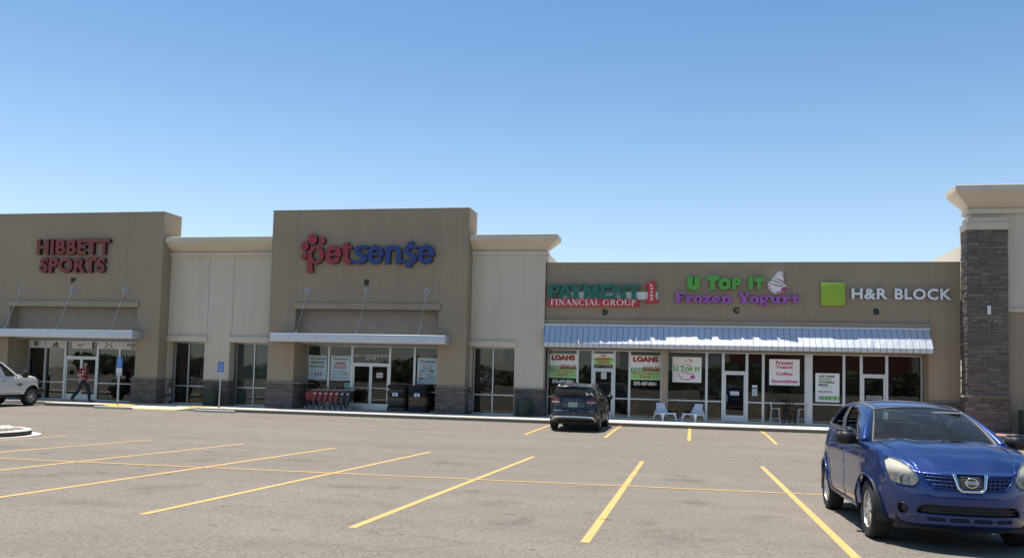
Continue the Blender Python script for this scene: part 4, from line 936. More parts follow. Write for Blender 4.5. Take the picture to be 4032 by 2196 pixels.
def ink(f, L): return lambda s, u0, u1, v0, v1, Y, m=0, bold=0.03, shear=0.0: L.text(s, *f(u0, u1, v0, v1), Y, 0.0008, bold, shear, space=1.08, m=m)
K = 38.95 / 39.2
# pet shop notices
X = [-18.08 * K, -17.13 * K]; zz = (1.33, 2.50)
t = poster('pale blue pet shop notice with green band and large red $49 price', X[0], X[1], *zz, GYp, 'bluepaper', wave=0.012); f = fr(X[0], X[1], *zz); L = Lettering(); I = ink(f, L); y = GYp - 0.004
petlogo(L, f, .1, .92, .05, .2, y); L.shape([rect(*f(.15, .86, .24, .325))], y, .0008, 7); I('advantage II', .3, .8, .262, .30, y - .002, 8, .01); I('For cats and dogs', .18, .82, .345, .395, y, 0, 0.0); lines(L, f, .08, .9, .42, .5, 1, y, 0); lines(L, f, .25, .72, .60, .64, 1, y, 5); I('$49', .33, .76, .68, .86, y, 1, .02); lines(L, f, .17, .29, .68, .8, 4, y, 5); lines(L, f, .08, .88, .92, .95, 1, y, 5); L.build('printing', MS, t)
X = [-16.93 * K, -15.93 * K]
t = poster('pale blue pet shop notice reading FREE FOOD in red', X[0], X[1], *zz, GYp, 'bluepaper', wave=0.006); f = fr(X[0], X[1], *zz); L = Lettering(); I = ink(f, L)
petlogo(L, f, .1, .9, .05, .2, y); I('FREE', .24, .76, .25, .37, y, 1, .05); I('FOOD', .17, .82, .41, .53, y, 1, .05); I('Buy 10 Bags,', .15, .85, .60, .68, y, 0, .02); I('Get 1 Bag FREE', .1, .9, .71, .79, y, 0, .02); lines(L, f, .08, .92, .84, .93, 2, y, 5); L.build('printing', MS, t)
X = [-12.60 * K, -11.64 * K]; zz = (1.28, 2.49)
t = poster('pale blue pet shop notice reading Buy 10 Get 1 FREE beside the stone pier', X[0], X[1], *zz, GYp, 'bluepaper'); f = fr(X[0], X[1], *zz); L = Lettering(); I = ink(f, L)
petlogo(L, f, .1, .92, .06, .22, y); I('All Purina Large', .22, .78, .24, .285, y, 1, 0); I('Bags of Dry Foods', .2, .82, .30, .345, y, 1, 0); I('Buy 10', .3, .73, .355, .43, y, 0, .04); I('Get 1 FREE', .17, .86, .455, .53, y, 0, .04)
for u0, u1, v in ((.1, .24, .555), (.66, .79, .555), (.1, .25, .65), (.53, .67, .65), (.42, .6, .775), (.7, .92, .76)): L.shape([rect(*f(u0, u1, v, v + .02))], y, .0008, 0)
L.shape([rect(*f(.1, .33, .76, .82))], y, .0008, 0); L.shape([rect(*f(.12, .31, .77, .805))], y - .002, .0008, 1); lines(L, f, .1, .92, .58, .62, 1, y, 5); lines(L, f, .55, .92, .68, .74, 2, y, 5); L.shape([rect(*f(.74, .9, .88, .94))], y, .0008, 6); lines(L, f, .08, .25, .86, .94, 2, y, 4); L.build('printing', MS, t)
Lx = Lettering(); Lx.text('805 N. WHITE SAND BLVD.', -15.62, -13.98, 2.475, 2.585, GYp + .03, .002, .02); Lx.text('SUITE E', -15.09, -14.58, 2.345, 2.445, GYp + .03, .002, .02)
tag(Lx.build('window_lettering', M['white']), 'white address lettering on the glass above the pet shop doors', 'lettering')
y0 = GYp + 0.024
t = poster('small white notice taped on the right leaf of the pet shop doors', -14.52, -14.21, 1.51, 1.74, y0, 'paper'); L = Lettering(); lines(L, fr(-14.52, -14.21, 1.51, 1.74), .1, .9, .2, .85, 3, y0 - .004, 1); L.build('printing', MS, t)
t = poster('pale green flyer on the pet shop window behind the trolley row', -16.11, -15.80, 0.93, 1.22, y0, 'bluepaper'); L = Lettering(); lines(L, fr(-16.11, -15.80, .93, 1.22), .1, .9, .1, .9, 4, y0 - .004, 7); L.build('printing', MS, t)
# sports brand banners above the far left windows
def brand(label, x0, x1, draw):
    z0, z1 = 2.59, 2.965; t = poster(label, x0, x1, z0, z1, GYp, 'paper', 'banner', 'white brand banners along the sports shop window heads', name='window_banner'); L = Lettering(); draw(L, fr(x0, x1, z0, z1), GYp - .004); L.build('printing', MS, t)
def d_cap(L, f, y):
    L.shape([rect(*f(.30, .52, .1, .70))], y, .0008, 0); b = f(.33, .5, .2, .62); L.shape([[(b[0], b[2]), (b[1], (b[2] + b[3]) / 2), (b[0] + .02, b[3])]], y - .002, .0008, 5); L.text('NEW', *f(.56, .72, .22, .4), y, .0008, .02, m=5); L.text('ERA', *f(.56, .72, .46, .64), y, .0008, .02, m=5); L.text('NEW ERA', *f(.34, .68, .8, .9), y, .0008, .01, m=5)
def d_three(L, f, y):
    for k, (u, h) in enumerate(((.335, .14), (.44, .34), (.55, .54))):
        b = f(u, u + .1, .66 - h - .0, .66); L.shape([[(b[0], b[2]), (b[1] - .0, b[2]), (b[1] - .04 - h * .1, b[3]), (b[0] - .02 - h * .1, b[3] - .04)]], y - .0005 * k, .0008, 0)
    L.text('adidas', *f(.27, .72, .70, .93), y, .0008, .03, m=0)
def d_swoosh(L, f, y):
    sw = [(.27, .50), (.29, .62), (.34, .70), (.42, .68), (.70, .30), (.43, .53), (.36, .56), (.325, .52), (.32, .38), (.29, .42)]
    L.shape([[f(u, u, v, v)[0::2] for u, v in sw]], y, .0008, 0)
def d_arcs(L, f, y):
    for sg in (-1, 1):
        for vs in (-1, 1):
            p = [(.5 + sg * .07, .43 + vs * .04), (.5 + sg * .21, .43 + vs * .34), (.5 + sg * .10, .43 + vs * .30), (.5 + sg * .085, .43 + vs * .12)]
            q = [f(u, u, v, v)[0::2] for u, v in p]; L.shape([q], y - .0004 * (sg + vs + 2), .0008, 0)
    L.shape([rect(*f(.40, .60, .39, .47))], y - .002, .0008, 0); L.text('UNDER ARMOUR', *f(.2, .76, .82, .92), y, .0008, .02, m=5)
def d_arch(L, f, y): L.text('EVERLAST', *f(.25, .98, .2, .62), y, .0008, .02, m=0); L.shape([[f(u, u, v, v)[0::2] for u, v in ((.36, .78), (.46, .70), (.56, .78), (.46, .88))]], y, .0008, 0)
brand('white banner with black flag emblem, first in the sports window row', -33.38, -32.45, d_cap)
brand('white banner with three black slanted bars above the sports shop glass', -32.38, -31.30, d_three)
brand('white banner with a black curved tick above the sports shop doors', -30.87, -29.72, d_swoosh)
brand('white banner with a black mirrored arc emblem right of the sports doors', -29.33, -28.19, d_arcs)
brand('white banner with arched black letters cut off by the tan pier', -28.09, -26.60, d_arch)
# loan shop
def loan(label, x0, x1):
    z0, z1 = 1.72, 2.80; t = poster(label, x0, x1, z0, z1, GRp, 'paper'); f = fr(x0, x1, z0, z1); L = Lettering(); I = ink(f, L); y = GRp - .004
    L.shape([rect(*f(0.004, .996, .62, .995))], y, .0008, 6); L.shape([[f(u, u, v, v)[0::2] for u, v in ((0.004, .5), (.42, .5), (.996, .54), (.996, .64), (.35, .64), (0.004, .7))]], y - .001, .0008, 7)
    I('LOANS', .08, .94, .05, .27, y - .001, 0, .06); I('LOANS', .07, .92, .035, .25, y - .003, 1, .055); I('BORROW', .05, .40, .52, .64, y - .003, 8, .02, .2); I('$500.00', .42, .98, .44, .66, y - .003, 1, .03); I('FOR ONLY 13 PAYMENTS OF', .07, .94, .68, .785, y - .003, 1, .025); I('$58.00', .31, .68, .81, .93, y - .003, 1, .03)
    for u0, u1 in ((.06, .27), (.73, .95)): L.shape([rect(*f(u0, u1, .86, .88))], y - .003, .0008, 7)
    L.build('printing', MS, t)
    Lx = Lettering(); Lx.text('575-437-8561', x0 + (x1 - x0) * .11, x0 + (x1 - x0) * .88, 1.48, 1.645, GRp + .03, .002, .045); return Lx
p1 = loan('white and green LOANS poster in the window left of the loan shop door', -6.34, -5.10); tag(p1.build('window_lettering', M['white']), 'white phone number on the glass behind the dark car', 'lettering')
p2 = loan('white and green LOANS poster in the window right of the loan shop door', -2.68, -1.39); tag(p2.build('window_lettering', M['white']), 'white phone number on the glass right of the loan shop door', 'lettering')
t = poster('white and green NO CREDIT CHECK notice above the loan shop door', -4.33, -3.45, 2.36, 2.85, GRp, 'paper'); f = fr(-4.33, -3.45, 2.36, 2.85); L = Lettering(); I = ink(f, L); y = GRp - .004
L.shape([rect(*f(0.005, .995, .56, .995))], y, .0008, 6); L.shape([rect(*f(0.005, .995, .42, .58))], y - .001, .0008, 2); I('NO', .37, .64, .07, .3, y - .003, 1, .05); I('CREDIT', .14, .86, .36, .62, y - .003, 1, .045); I('CHECK', .17, .83, .67, .93, y - .003, 1, .045); L.build('printing', MS, t)
t = poster('small grey paper on the loan shop door glass', -3.99, -3.76, 1.72, 2.02, GR - .035, 'paper'); L = Lettering(); lines(L, fr(-3.99, -3.76, 1.72, 2.02), .1, .9, .1, .9, 6, GR - .039, 5); L.build('printing', MS, t)
# yogurt shop
x0, x1, z0, z1 = -0.85, 0.40, 1.66, 2.77
t = poster('white square yogurt poster with pink cup outline and green letters', x0, x1, z0, z1, GRp, 'paper'); L = Lettering(); y = GRp - .004
qx = lambda p: x0 + (p - 108) / 1205 * (x1 - x0); qz = lambda p: z1 - (p - 150) / 1090 * (z1 - z0)
L.shape(px(stroke([(615, 430), (680, 330), (770, 255), (850, 245), (910, 275), (915, 335)], [10, 18, 24, 30, 40, 44]) + stroke([(840, 290), (830, 360), (905, 440)], [18, 20, 8]) + stroke([(640, 430), (760, 490), (910, 548)], [8, 44, 8]) + stroke([(940, 680), (945, 760), (980, 815)], [22, 22, 8]), qx, qz), y, .0008, 1)
L.shape(px(stroke([(360, 720), (520, 790), (720, 840), (900, 870), (1060, 862)], [10, 34, 44, 34, 8]) + stroke([(352, 800), (370, 900), (440, 1000), (485, 1090), (640, 1160)], [10, 28, 38, 34, 8]) + stroke([(625, 1080), (700, 1120), (800, 1110), (880, 1075)], [8, 40, 44, 30]) + [disc((950, 1000), 100, 18, 88)], qx, qz), y - .001, .0008, 3)
for s, a0, a1, b0, b1 in (('U', 155, 350, 530, 765), ('T', 440, 610, 525, 765), ('OP', 610, 945, 570, 770), ('I', 1040, 1110, 555, 770), ('T', 1115, 1275, 580, 770)): L.text(s, qx(a0), qx(a1), qz(b1), qz(b0), y - .003, .0008, .06, m=2)
L.build('printing', MS, t)
x0, x1, z0, z1 = 3.26, 4.51, 1.64, 2.76
t = poster('white poster listing yogurt, coffee and smoothies in pink', x0, x1, z0, z1, GRp, 'paper'); f = fr(x0, x1, z0, z1); L = Lettering(); I = ink(f, L)
for s, u0, u1, v0, v1 in (('Frozen', .21, .78, .07, .21), ('Yogurt', .21, .78, .23, .40), ('Coffee', .22, .77, .49, .62), ('Smoothies', .07, .94, .77, .91)): I(s, u0, u1, v0, v1, y, 3, .055)
L.build('printing', MS, t)
t = poster('small white notice on the yogurt shop door glass', 1.64, 2.00, 1.16, 1.32, GR - .035, 'paper'); L = Lettering(); f = fr(1.64, 2.0, 1.16, 1.32); lines(L, f, .1, .9, .2, .85, 2, GR - .039, 5); L.build('printing', MS, t)
t = poster('small blue and white card beside the yogurt shop door', 2.55, 2.77, 1.46, 1.61, GR - .035, 'paper'); L = Lettering(); L.shape([rect(*fr(2.55, 2.77, 1.46, 1.61)(.02, .98, .5, .9))], GR - .039, .0008, 4); L.build('printing', MS, t)
t = poster('grey opening hours card below the blue card at the yogurt shop', 2.55, 2.77, 1.16, 1.44, GR - .035, 'bluepaper'); L = Lettering(); lines(L, fr(2.55, 2.77, 1.16, 1.44), .15, .85, .1, .9, 6, GR - .039, 5); L.build('printing', MS, t)
# tax office
x0, x1, z0, z1 = 5.16, 6.13, 0.98, 2.20
t = poster('tall white tax office poster with black slogan and green bank note strip', x0, x1, z0, z1, GRp, 'paper'); f = fr(x0, x1, z0, z1); L = Lettering(); I = ink(f, L)
for s, u0, u1, v0, v1, m in (('WE FIND', .13, .81, .07, .15, 0), ('MONEY', .13, .70, .165, .245, 2), ('OTHERS', .13, .78, .27, .35, 0), ('MISS.', .13, .56, .37, .45, 0)): I(s, u0, u1, v0, v1, y, m, .045)
lines(L, f, .26, .66, .49, .54, 1, y, 6); lines(L, f, .13, .72, .61, .68, 2, y, 0); L.shape([rect(*f(.14, .995, .79, .93))], y, .0008, 5); L.shape([rect(*f(.19, .99, .80, .92))], y - .001, .0008, 6)
for u in (.28, .46, .60, .82): L.shape([disc(f(u, u, .86, .86)[0::2], .05, 12, .055)], y - .002, .0008, 7)
L.build('printing', MS, t)
Lx = Lettering(); Lx.text('DROP OFFS AVAILABLE', 7.22, 7.83, 1.235, 1.30, GR - .032, .002, .03); Lx.text('WALK INS WELCOME', 7.22, 7.83, 1.14, 1.205, GR - .032, .002, .03)
tag(Lx.build('window_lettering', M['white']), 'white two line lettering low on the tax office door', 'lettering')
Lx = Lettering(); Lx.text('OPEN', 6.46, 6.82, 2.17, 2.32, GR + .10, .01, -0.01); tag(Lx.build('open_sign', emit('neon_green', (0.12, 0.42, 0.10), 0.35)), 'dim green OPEN sign inside the tax office window', 'sign')

# ------------------------------------------------------------------ street furniture and goods on the pavement
def litter_bin(x, y, label, r=0.33, h=0.78):
    t = thing('litter_bin', label, 'bin', (x, y, 0), 0, 'dark green bins along the shop fronts')
    mb = MB(); prof = [(r * 0.92, 0.0), (r * 0.95, 0.02), (r, h * 0.9), (r * 1.02, h * 0.93)]
    mb.lathe(prof, seg=28)
    for k in range(28):
        a = 2 * PI * k / 28; p, q = r * 1.01 * math.cos(a), r * 1.01 * math.sin(a); mb.tube([(p * .95, q * .95, 0.04), (p, q, h * 0.88)], 0.010, seg=5)
    mb.build('body', M['bin'], t)
    MB().lathe([(r * 1.04, h * 0.92), (r * 1.05, h * 0.97), (r * 0.95, h), (r * 0.45, h + 0.015), (r * 0.42, h - 0.02), (0.01, h - 0.06)], seg=28).build('lid', M['bin'], t)
litter_bin(-22.23, 37.62, 'dark green bin against the stone pier of the far pale wing', 0.35, 0.74)
litter_bin(-7.18, 37.62, 'dark green bin against the stone pier of the wing beside the dark car', 0.34, 0.76)
litter_bin(12.75, 37.1, 'dark green bin right of the tall stone column', 0.36, 0.92)

def wheelchair(L, cx, cz, s, Y, m):
    P = lambda pts: [(cx + p[0] * s, cz + p[1] * s) for p in pts]
    sh = stroke(P([(-0.12, 0.62), (-0.10, 0.12), (0.28, 0.10), (0.45, -0.36), (0.62, -0.30)]), 0.11 * s) + stroke(P([(-0.11, 0.34), (0.22, 0.34)]), 0.09 * s) + [disc((cx - 0.13 * s, cz + 0.80 * s), 0.13 * s, 14)]
    sh += stroke([(cx + (-.06 + .42 * math.cos(math.radians(a))) * s, cz + (-.18 + .42 * math.sin(math.radians(a))) * s) for a in range(125, 345, 12)], 0.09 * s)
    L.shape(sh, Y, 0.002, m)
def rounded(x0, x1, z0, z1, r, n=5):
    out = []
    for cx, cz, a in ((x1 - r, z1 - r, 0), (x0 + r, z1 - r, 90), (x0 + r, z0 + r, 180), (x1 - r, z0 + r, 270)):
        out += [(cx + r * math.cos(math.radians(a + 90 * k / n)), cz + r * math.sin(math.radians(a + 90 * k / n))) for k in range(n + 1)]
    return out
def access_sign(x, y, label, zt, two, lean=0.0):
    t = thing('accessible_sign', label, 'sign', (x, y, 0), 0, 'blue accessible parking signs at the kerb')
    t.rotation_euler = (0, lean, 0)
    MB().tube([(0, 0.02, 0.0), (0, 0.02, zt + (0.02 if not two else 0.02))], 0.030, seg=10).build('post', M['steel'], t)
    MB().lathe([(0.001, 0.14), (0.036, 0.14), (0.036, 0.0)], seg=10, c=(0, 0.02, 0)).build('post_sleeve', simple('sleeve_ochre', (0.40, 0.28, 0.08), 0.7), t)
    h = 0.46; p = MB().prism(rounded(-0.152, 0.152, zt - h, zt, 0.03), 'y', -0.02, -0.014).build('sign_panel', M['adablue'], t)
    L = Lettering(); wheelchair(L, 0.0, zt - 0.165, 0.115, -0.023, 0)
    for q in (stroke([(-.095, zt - .04), (.095, zt - .04)], .007) + stroke([(-.11, zt - .055), (-.11, zt - .285)], .007) + stroke([(.11, zt - .055), (.11, zt - .285)], .007) + stroke([(-.095, zt - .30), (.095, zt - .30)], .007),): L.shape(q, -0.022, 0.0015, 0)
    L.text('PARKING', -0.11, 0.11, zt - 0.385, zt - 0.335, -0.022, 0.0015, 0.01); L.build('symbol', M['white'], p)
    if two:
        q = MB().prism(rounded(-0.152, 0.152, zt - h - 0.34, zt - h - 0.005, 0.012), 'y', -0.02, -0.014).build('notice_panel', M['white'], t)
        L = Lettering(); L.shape([rect(-.13, .13, zt - h - .26, zt - h - .235)], -.022, .0015); L.shape([rect(-.13, -.03, zt - h - .31, zt - h - .275), rect(.03, .13, zt - h - .31, zt - h - .275)], -.022, .0015); L.build('printing', M['inkgrey'], q)
access_sign(-25.62, 35.42, 'blue accessible parking sign with white lower panel outside the sports shop', 2.13, True, 0.012)
access_sign(-20.55, 35.42, 'blue accessible parking sign without lower panel before the far pale wing', 2.06, False, 0.014)
def wheel_stop(x0, x1, y, label):
    mb = MB(); z = -0.15; L = x1 - x0
    pr = [(-0.085, 0), (-0.075, 0.09), (-0.05, 0.115), (0.05, 0.115), (0.075, 0.09), (0.085, 0)]
    rows = [[(x0 + t * L, y + p * k, z + h * k2) for p, h in pr] for t, k, k2 in ((0, .75, .72), (0.012, .93, .92), (.03, 1, 1), (.5, 1, 1), (.97, 1, 1), (.988, .93, .92), (1, .75, .72))]
    mb.loft(rows, smooth=False, closed=True); mb.add(rows[0], [list(range(6))]); mb.add(rows[-1], [list(range(6))[::-1]])
    tag(mb.build('wheel_stop', M['kerb'], bevel=0.006), label, 'wheel stop', 'concrete wheel stops at the accessible stalls')
wheel_stop(-25.98, -24.12, 34.35, 'concrete wheel stop at the foot of the two panel blue sign')
wheel_stop(-21.15, -19.22, 34.45, 'concrete wheel stop before the single panel blue sign')

# shopping carts nested in a row
def make_cart(x, y, label, red):
    t = thing('shopping_cart', label, 'shopping cart', (x, y, 0), 0, 'nested trolleys outside the pet shop')
    # front of the cart looks to -X
    m = M['cartred'] if red else M['cartdark']
    mb = MB(); W0, W1 = 0.20, 0.27
    o = [(-0.42, W0, 0.44), (-0.42, W0, 0.80), (0.20, W1, 0.87), (0.08, W1, 0.36)]
    vs = [(a, -b, c) for a, b, c in o] + [(a, b, c) for a, b, c in o]
    mb.add(vs, [(0, 1, 2, 3), (7, 6, 5, 4), (0, 4, 5, 1), (3, 7, 4, 0), (2, 6, 7, 3)])
    for a, b in ((0, 1), (1, 2), (2, 3), (3, 0)):
        for k in (0, 4): mb.tube([vs[a + k], vs[b + k]], 0.012, seg=6)
    for k in range(1, 6):
        u = k / 6
        for s in (0, 4):
            p = Vector(vs[0 + s]).lerp(Vector(vs[3 + s]), u); q = Vector(vs[1 + s]).lerp(Vector(vs[2 + s]), u); d = Vector((0, -0.006 if s == 0 else 0.006, 0)); mb.tube([p + d, q + d], 0.006, seg=5)
    mb.build('basket', m, t, solid=0.006)
    mb = MB()
    for s in (-1, 1):
        mb.tube([(0.30, s * 0.26, 1.0), (0.22, s * 0.275, 0.98), (0.18, s * 0.28, 0.90), (0.00, s * 0.28, 0.34), (0.02, s * 0.27, 0.28), (0.15, s * 0.26, 0.12)], 0.013, seg=8)
        mb.tube([(0.15, s * 0.26, 0.17), (-0.45, s * 0.17, 0.19)], 0.012, seg=6); mb.tube([(-0.24, s * 0.21, 0.19), (-0.25, s * 0.23, 0.40)], 0.012, seg=6)
    mb.tube([(-0.45, -0.17, 0.19), (-0.45, 0.17, 0.19)], 0.012, seg=6); mb.build('frame', M['cartgrey'], t)
    MB().tube([(0.30, -0.26, 1.0), (0.30, 0.26, 1.0)], 0.017).build('handle', M['cartdark'], t)
    MB().box(0.0, 0.12, -0.288, -0.284, 0.70, 0.745).build('label_plate', M['white'], t)
    for a, s in ((0.16, -0.26), (0.16, 0.26), (-0.44, -0.17), (-0.44, 0.17)):
        w = MB().lathe([(0.001, -0.016), (0.056, -0.016), (0.062, -0.008), (0.062, 0.008), (0.056, 0.016), (0.001, 0.016)], axis='y', seg=18, c=(a, s, 0.062)).build('wheel', M['cartgrey'], t)
        MB().box(a - .012, a + .012, s - .024, s + .024, 0.06, 0.15).build('fork', M['cartgrey'], w)
cl = ['red trolley at the left end of the nested row outside the pet shop', 'second red trolley from the left in the nested row', 'third red trolley, in the middle of the red nested row', 'fourth red trolley from the left in the nested row', 'fifth red trolley, just before the dark ones in the nested row', 'dark grey trolley behind the last red one in the nested row', 'dark grey trolley at the right end of the nested row']
for i in range(7): make_cart(-17.12 + i * 0.265, 38.02 + 0.01 * i, cl[i], i < 5)

# pet beds stacked in two piles
def pet_bed(x, y, z, w, d, h, m, seed, label, tilt):
    rnd = random.Random(seed); bm = bmesh.new(); bmesh.ops.create_cube(bm, size=1.0); bmesh.ops.subdivide_edges(bm, edges=bm.edges[:], cuts=5, use_grid_fill=True)
    for v in bm.verts:
        p = v.co * 2; n = 7.0
        r = (abs(p.x) ** n + abs(p.y) ** n + abs(p.z) ** 3.6) ** (1 / n); q = p / max(r, 1e-3)
        k = 1 + 0.05 * math.sin(p.x * 5 + seed) * math.cos(p.y * 4 + seed)
        v.co = Vector((q.x * w / 2, q.y * d / 2, q.z * h * 0.58 * k + tilt * q.x * w / 2 + rnd.uniform(-.004, .004)))
    t = MB().bm(bm, 0, True).build('pet_bed', m); t.location = (x, y, z)
    tag(t, label, 'pet bed', 'cushion beds piled beside the pet shop doors')
    pts = [(w * 0.5 * math.copysign(abs(math.cos(a)) ** 0.45, math.cos(a)), d * 0.5 * math.copysign(abs(math.sin(a)) ** 0.45, math.sin(a)), tilt * w * 0.5 * math.copysign(abs(math.cos(a)) ** 0.45, math.cos(a))) for a in [2 * PI * k / 40 for k in range(40)]]
    MB().tube(pts, 0.012, seg=6, closed=True).build('piping', m, t)
bc = [simple('bed_brown', (0.085, 0.060, 0.042), 0.95, scale=30, var=.4), simple('bed_charcoal', (0.022, 0.022, 0.025), 0.95, scale=30, var=.4), simple('bed_tan', (0.15, 0.098, 0.060), 0.95, scale=30, var=.4), simple('bed_slate', (0.024, 0.030, 0.042), 0.95, scale=30, var=.4), simple('bed_olive', (0.075, 0.066, 0.052), 0.95, scale=30, var=.4)]
s1 = [(0.09, .17, 4, 'olive'), (0.24, .15, 1, 'charcoal'), (0.40, .18, 4, 'olive'), (0.57, .17, 2, 'tan'), (0.74, .18, 1, 'charcoal'), (0.92, .18, 0, 'brown'), (1.09, .17, 1, 'charcoal')]
s2 = [(0.15, .28, 3, 'slate'), (0.40, .24, 2, 'tan'), (0.60, .2, 2, 'tan'), (0.79, .19, 1, 'charcoal'), (0.97, .18, 1, 'charcoal'), (1.13, .15, 3, 'slate')]
on = ['bottom', 'second from the bottom', 'third from the bottom', 'fourth from the bottom', 'fifth from the bottom', 'sixth from the bottom', 'topmost']
for i, (z, h, c, nm) in enumerate(s1): pet_bed(-13.25 + 0.02 * math.sin(i * 2.1), 38.36, z, 0.86, 0.72, h, bc[c], 40 + i, nm + ' pet bed, ' + on[i] + ' in the pile next to the doors', 0.10 * math.sin(i * 1.7))
for i, (z, h, c, nm) in enumerate(s2): pet_bed(-12.22 + 0.02 * math.sin(i * 1.3), 38.36, z, 0.90, 0.72, h, bc[c], 60 + i, nm + ' pet bed, ' + ('topmost' if i == 5 else on[i]) + ' in the pile next to the stone pier', 0.06 * math.sin(i * 2.7))
for x, w in ((-13.24, 'next to the doors'), (-12.20, 'next to the stone pier')):
    t = thing('price_card', 'white price card with navy header pinned on the bed pile ' + w, 'price card', (0, 0, 0), 0, 'price cards on the bed piles'); y = 37.96
    MB().box(x - .13, x + .13, y, y + .006, 0.70, 0.85).build('card', M['paper'], t); MB().box(x - .13, x + .13, y, y + .006, 0.852, 0.90).build('header', M['inkblue'], t)
    L = Lettering(); L.shape([rect(x - .08, x + .08, .785, .81), rect(x - .05, x + .05, .73, .765)], y - .002, .001); L.build('printing', M['inkblue'], t)

# white moulded lounge chairs
def lounge_chair(x, y, rz, label):
    t = thing('lounge_chair', label, 'chair', (x, y, 0), rz, 'white moulded lounge chairs before the yogurt shop')
    # local: front is -Y; width along X
    def row(yv, zv, w, sag): return [(w * u, yv, zv - sag * (1 - u * u)) for u in (-1, -.85, -.5, 0, .5, .85, 1)]
    seat = [row(-0.36, 0.30, 0.33, 0.0), row(-0.345, 0.36, 0.335, 0.005), row(-0.31, 0.375, 0.335, 0.02), row(-0.1, 0.345, 0.325, 0.03), row(0.10, 0.315, 0.30, 0.035), row(0.17, 0.325, 0.29, 0.03)]
    MB().loft(seat).build('seat', M['wplastic'], t, solid=0.018)
    back = [row(0.17, 0.325, 0.29, 0.03), row(0.215, 0.40, 0.275, 0.02), row(0.29, 0.58, 0.235, 0.0), row(0.355, 0.74, 0.20, 0.0), row(0.37, 0.76, 0.19, 0.012)]
    back = [[(p[0], p[1] + 0.05 * (1 - (p[0] / r[-1][0]) ** 2), p[2]) for p in r] for r in back]
    MB().loft(back).build('backrest', M['wplastic'], t, solid=0.018)
    def leg(p0, p1, w0, w1, nx):
        mb = MB(); p0, p1 = Vector(p0), Vector(p1)
        rows = []
        for k in range(6):
            u = k / 5; c = p0.lerp(p1, u); w = w0 + (w1 - w0) * (u ** 0.6); rows.append([c + Vector((-w * .5, -w * .35, 0)), c + Vector((w * .5, -w * .35, 0)), c + Vector((w * .5, w * .35, 0)), c + Vector((-w * .5, w * .35, 0))])
        mb.loft(rows, closed=True); mb.add(rows[-1], [(0, 1, 2, 3)]); mb.build('leg', M['wplastic'], t)
    for s in (-1, 1):
        leg((s * 0.28, -0.30, 0.345), (s * 0.36, -0.40, 0.0), 0.16, 0.055, s); leg((s * 0.26, 0.22, 0.36), (s * 0.34, 0.40, 0.0), 0.16, 0.05, s)
        sk = [(s * 0.325, -0.34, 0.30), (s * 0.325, -0.34, 0.36), (s * 0.30, 0.17, 0.33), (s * 0.285, 0.28, 0.50), (s * 0.30, 0.26, 0.26), (s * 0.31, -0.1, 0.27)]
        MB().add(sk, [list(range(6))]).build('side_skirt', M['wplastic'], t, solid=0.014)
lounge_chair(-1.13, 38.0, 0.62, 'white moulded lounge chair in front of the tan jamb, facing right')
lounge_chair(0.10, 38.0, -0.62, 'white moulded lounge chair under the yogurt cup poster, facing left')

# bistro table and two tall chairs
t = thing('bistro_table', 'tall black iron bistro table between two white bar chairs', 'table', (4.06, 38.55, 0))
MB().lathe([(0.001, 1.015), (0.36, 1.015), (0.365, 1.005), (0.36, 0.985), (0.001, 0.985)], seg=36).build('table_top', M['iron'], t)
for k in range(6):
    a = 2 * PI * k / 6 + 0.3; c, s = math.cos(a), math.sin(a); pr = [(0.17, 0.985), (0.155, 0.85), (0.15, 0.6), (0.155, 0.42), (0.20, 0.24), (0.29, 0.0)]
    MB().tube([(r * c, r * s, z) for r, z in pr], 0.013, seg=7).build('leg', M['iron'], t)
for z, r in ((0.80, 0.152), (0.56, 0.15)):
    pts = [(r * math.cos(2 * PI * k / 24), r * math.sin(2 * PI * k / 24), z) for k in range(24)]; MB().tube(pts, 0.018, seg=7, closed=True).build('ring_brace', M['iron'], t)
def bar_chair(x, y, s, label):
    t = thing('bar_chair', label, 'bar chair', (x, y, 0), 0, 'white tall chairs at the bistro table')
    mb = MB()
    for q in (-.17, .17): mb.tube([(-s * .20, q, .92), (-s * .16, q, .84), (-s * .17, q, .74), (-s * .13, q, .67), (-s * .05, q, .655), (s * .20, q, .66)], 0.011, seg=7)
    for k in range(7): yy = -.17 + .34 * k / 6; mb.tube([(-s * .20, yy, .92), (-s * .16, yy, .84), (-s * .17, yy, .74), (-s * .13, yy, .67)], 0.0045, seg=5)
    mb.tube([(-s * .20, -.17, .92), (-s * .20, .17, .92)], 0.011, seg=7); mb.build('backrest', M['wmetal'], t)
    mb = MB(); mb.bbox(-.17, .20, -.17, .17, .645, .66, .006); mb.build('seat', M['wmetal'], t)
    for sx in (-1, 1):
        for sy in (-1, 1): MB().tube([(sx * .15, sy * .15, .65), (sx * .21, sy * .21, 0)], 0.011, seg=7).build('leg', M['wmetal'], t)
    mb = MB(); P = [(-.187, -.187, .25), (.187, -.187, .25), (.187, .187, .25), (-.187, .187, .25)]; mb.tube(P, 0.009, seg=6, closed=True); mb.build('footrest', M['wmetal'], t)
bar_chair(3.46, 38.58, 1, 'white tall bar chair on the left of the black bistro table')
bar_chair(4.58, 38.58, -1, 'white tall bar chair on the right of the black bistro table')

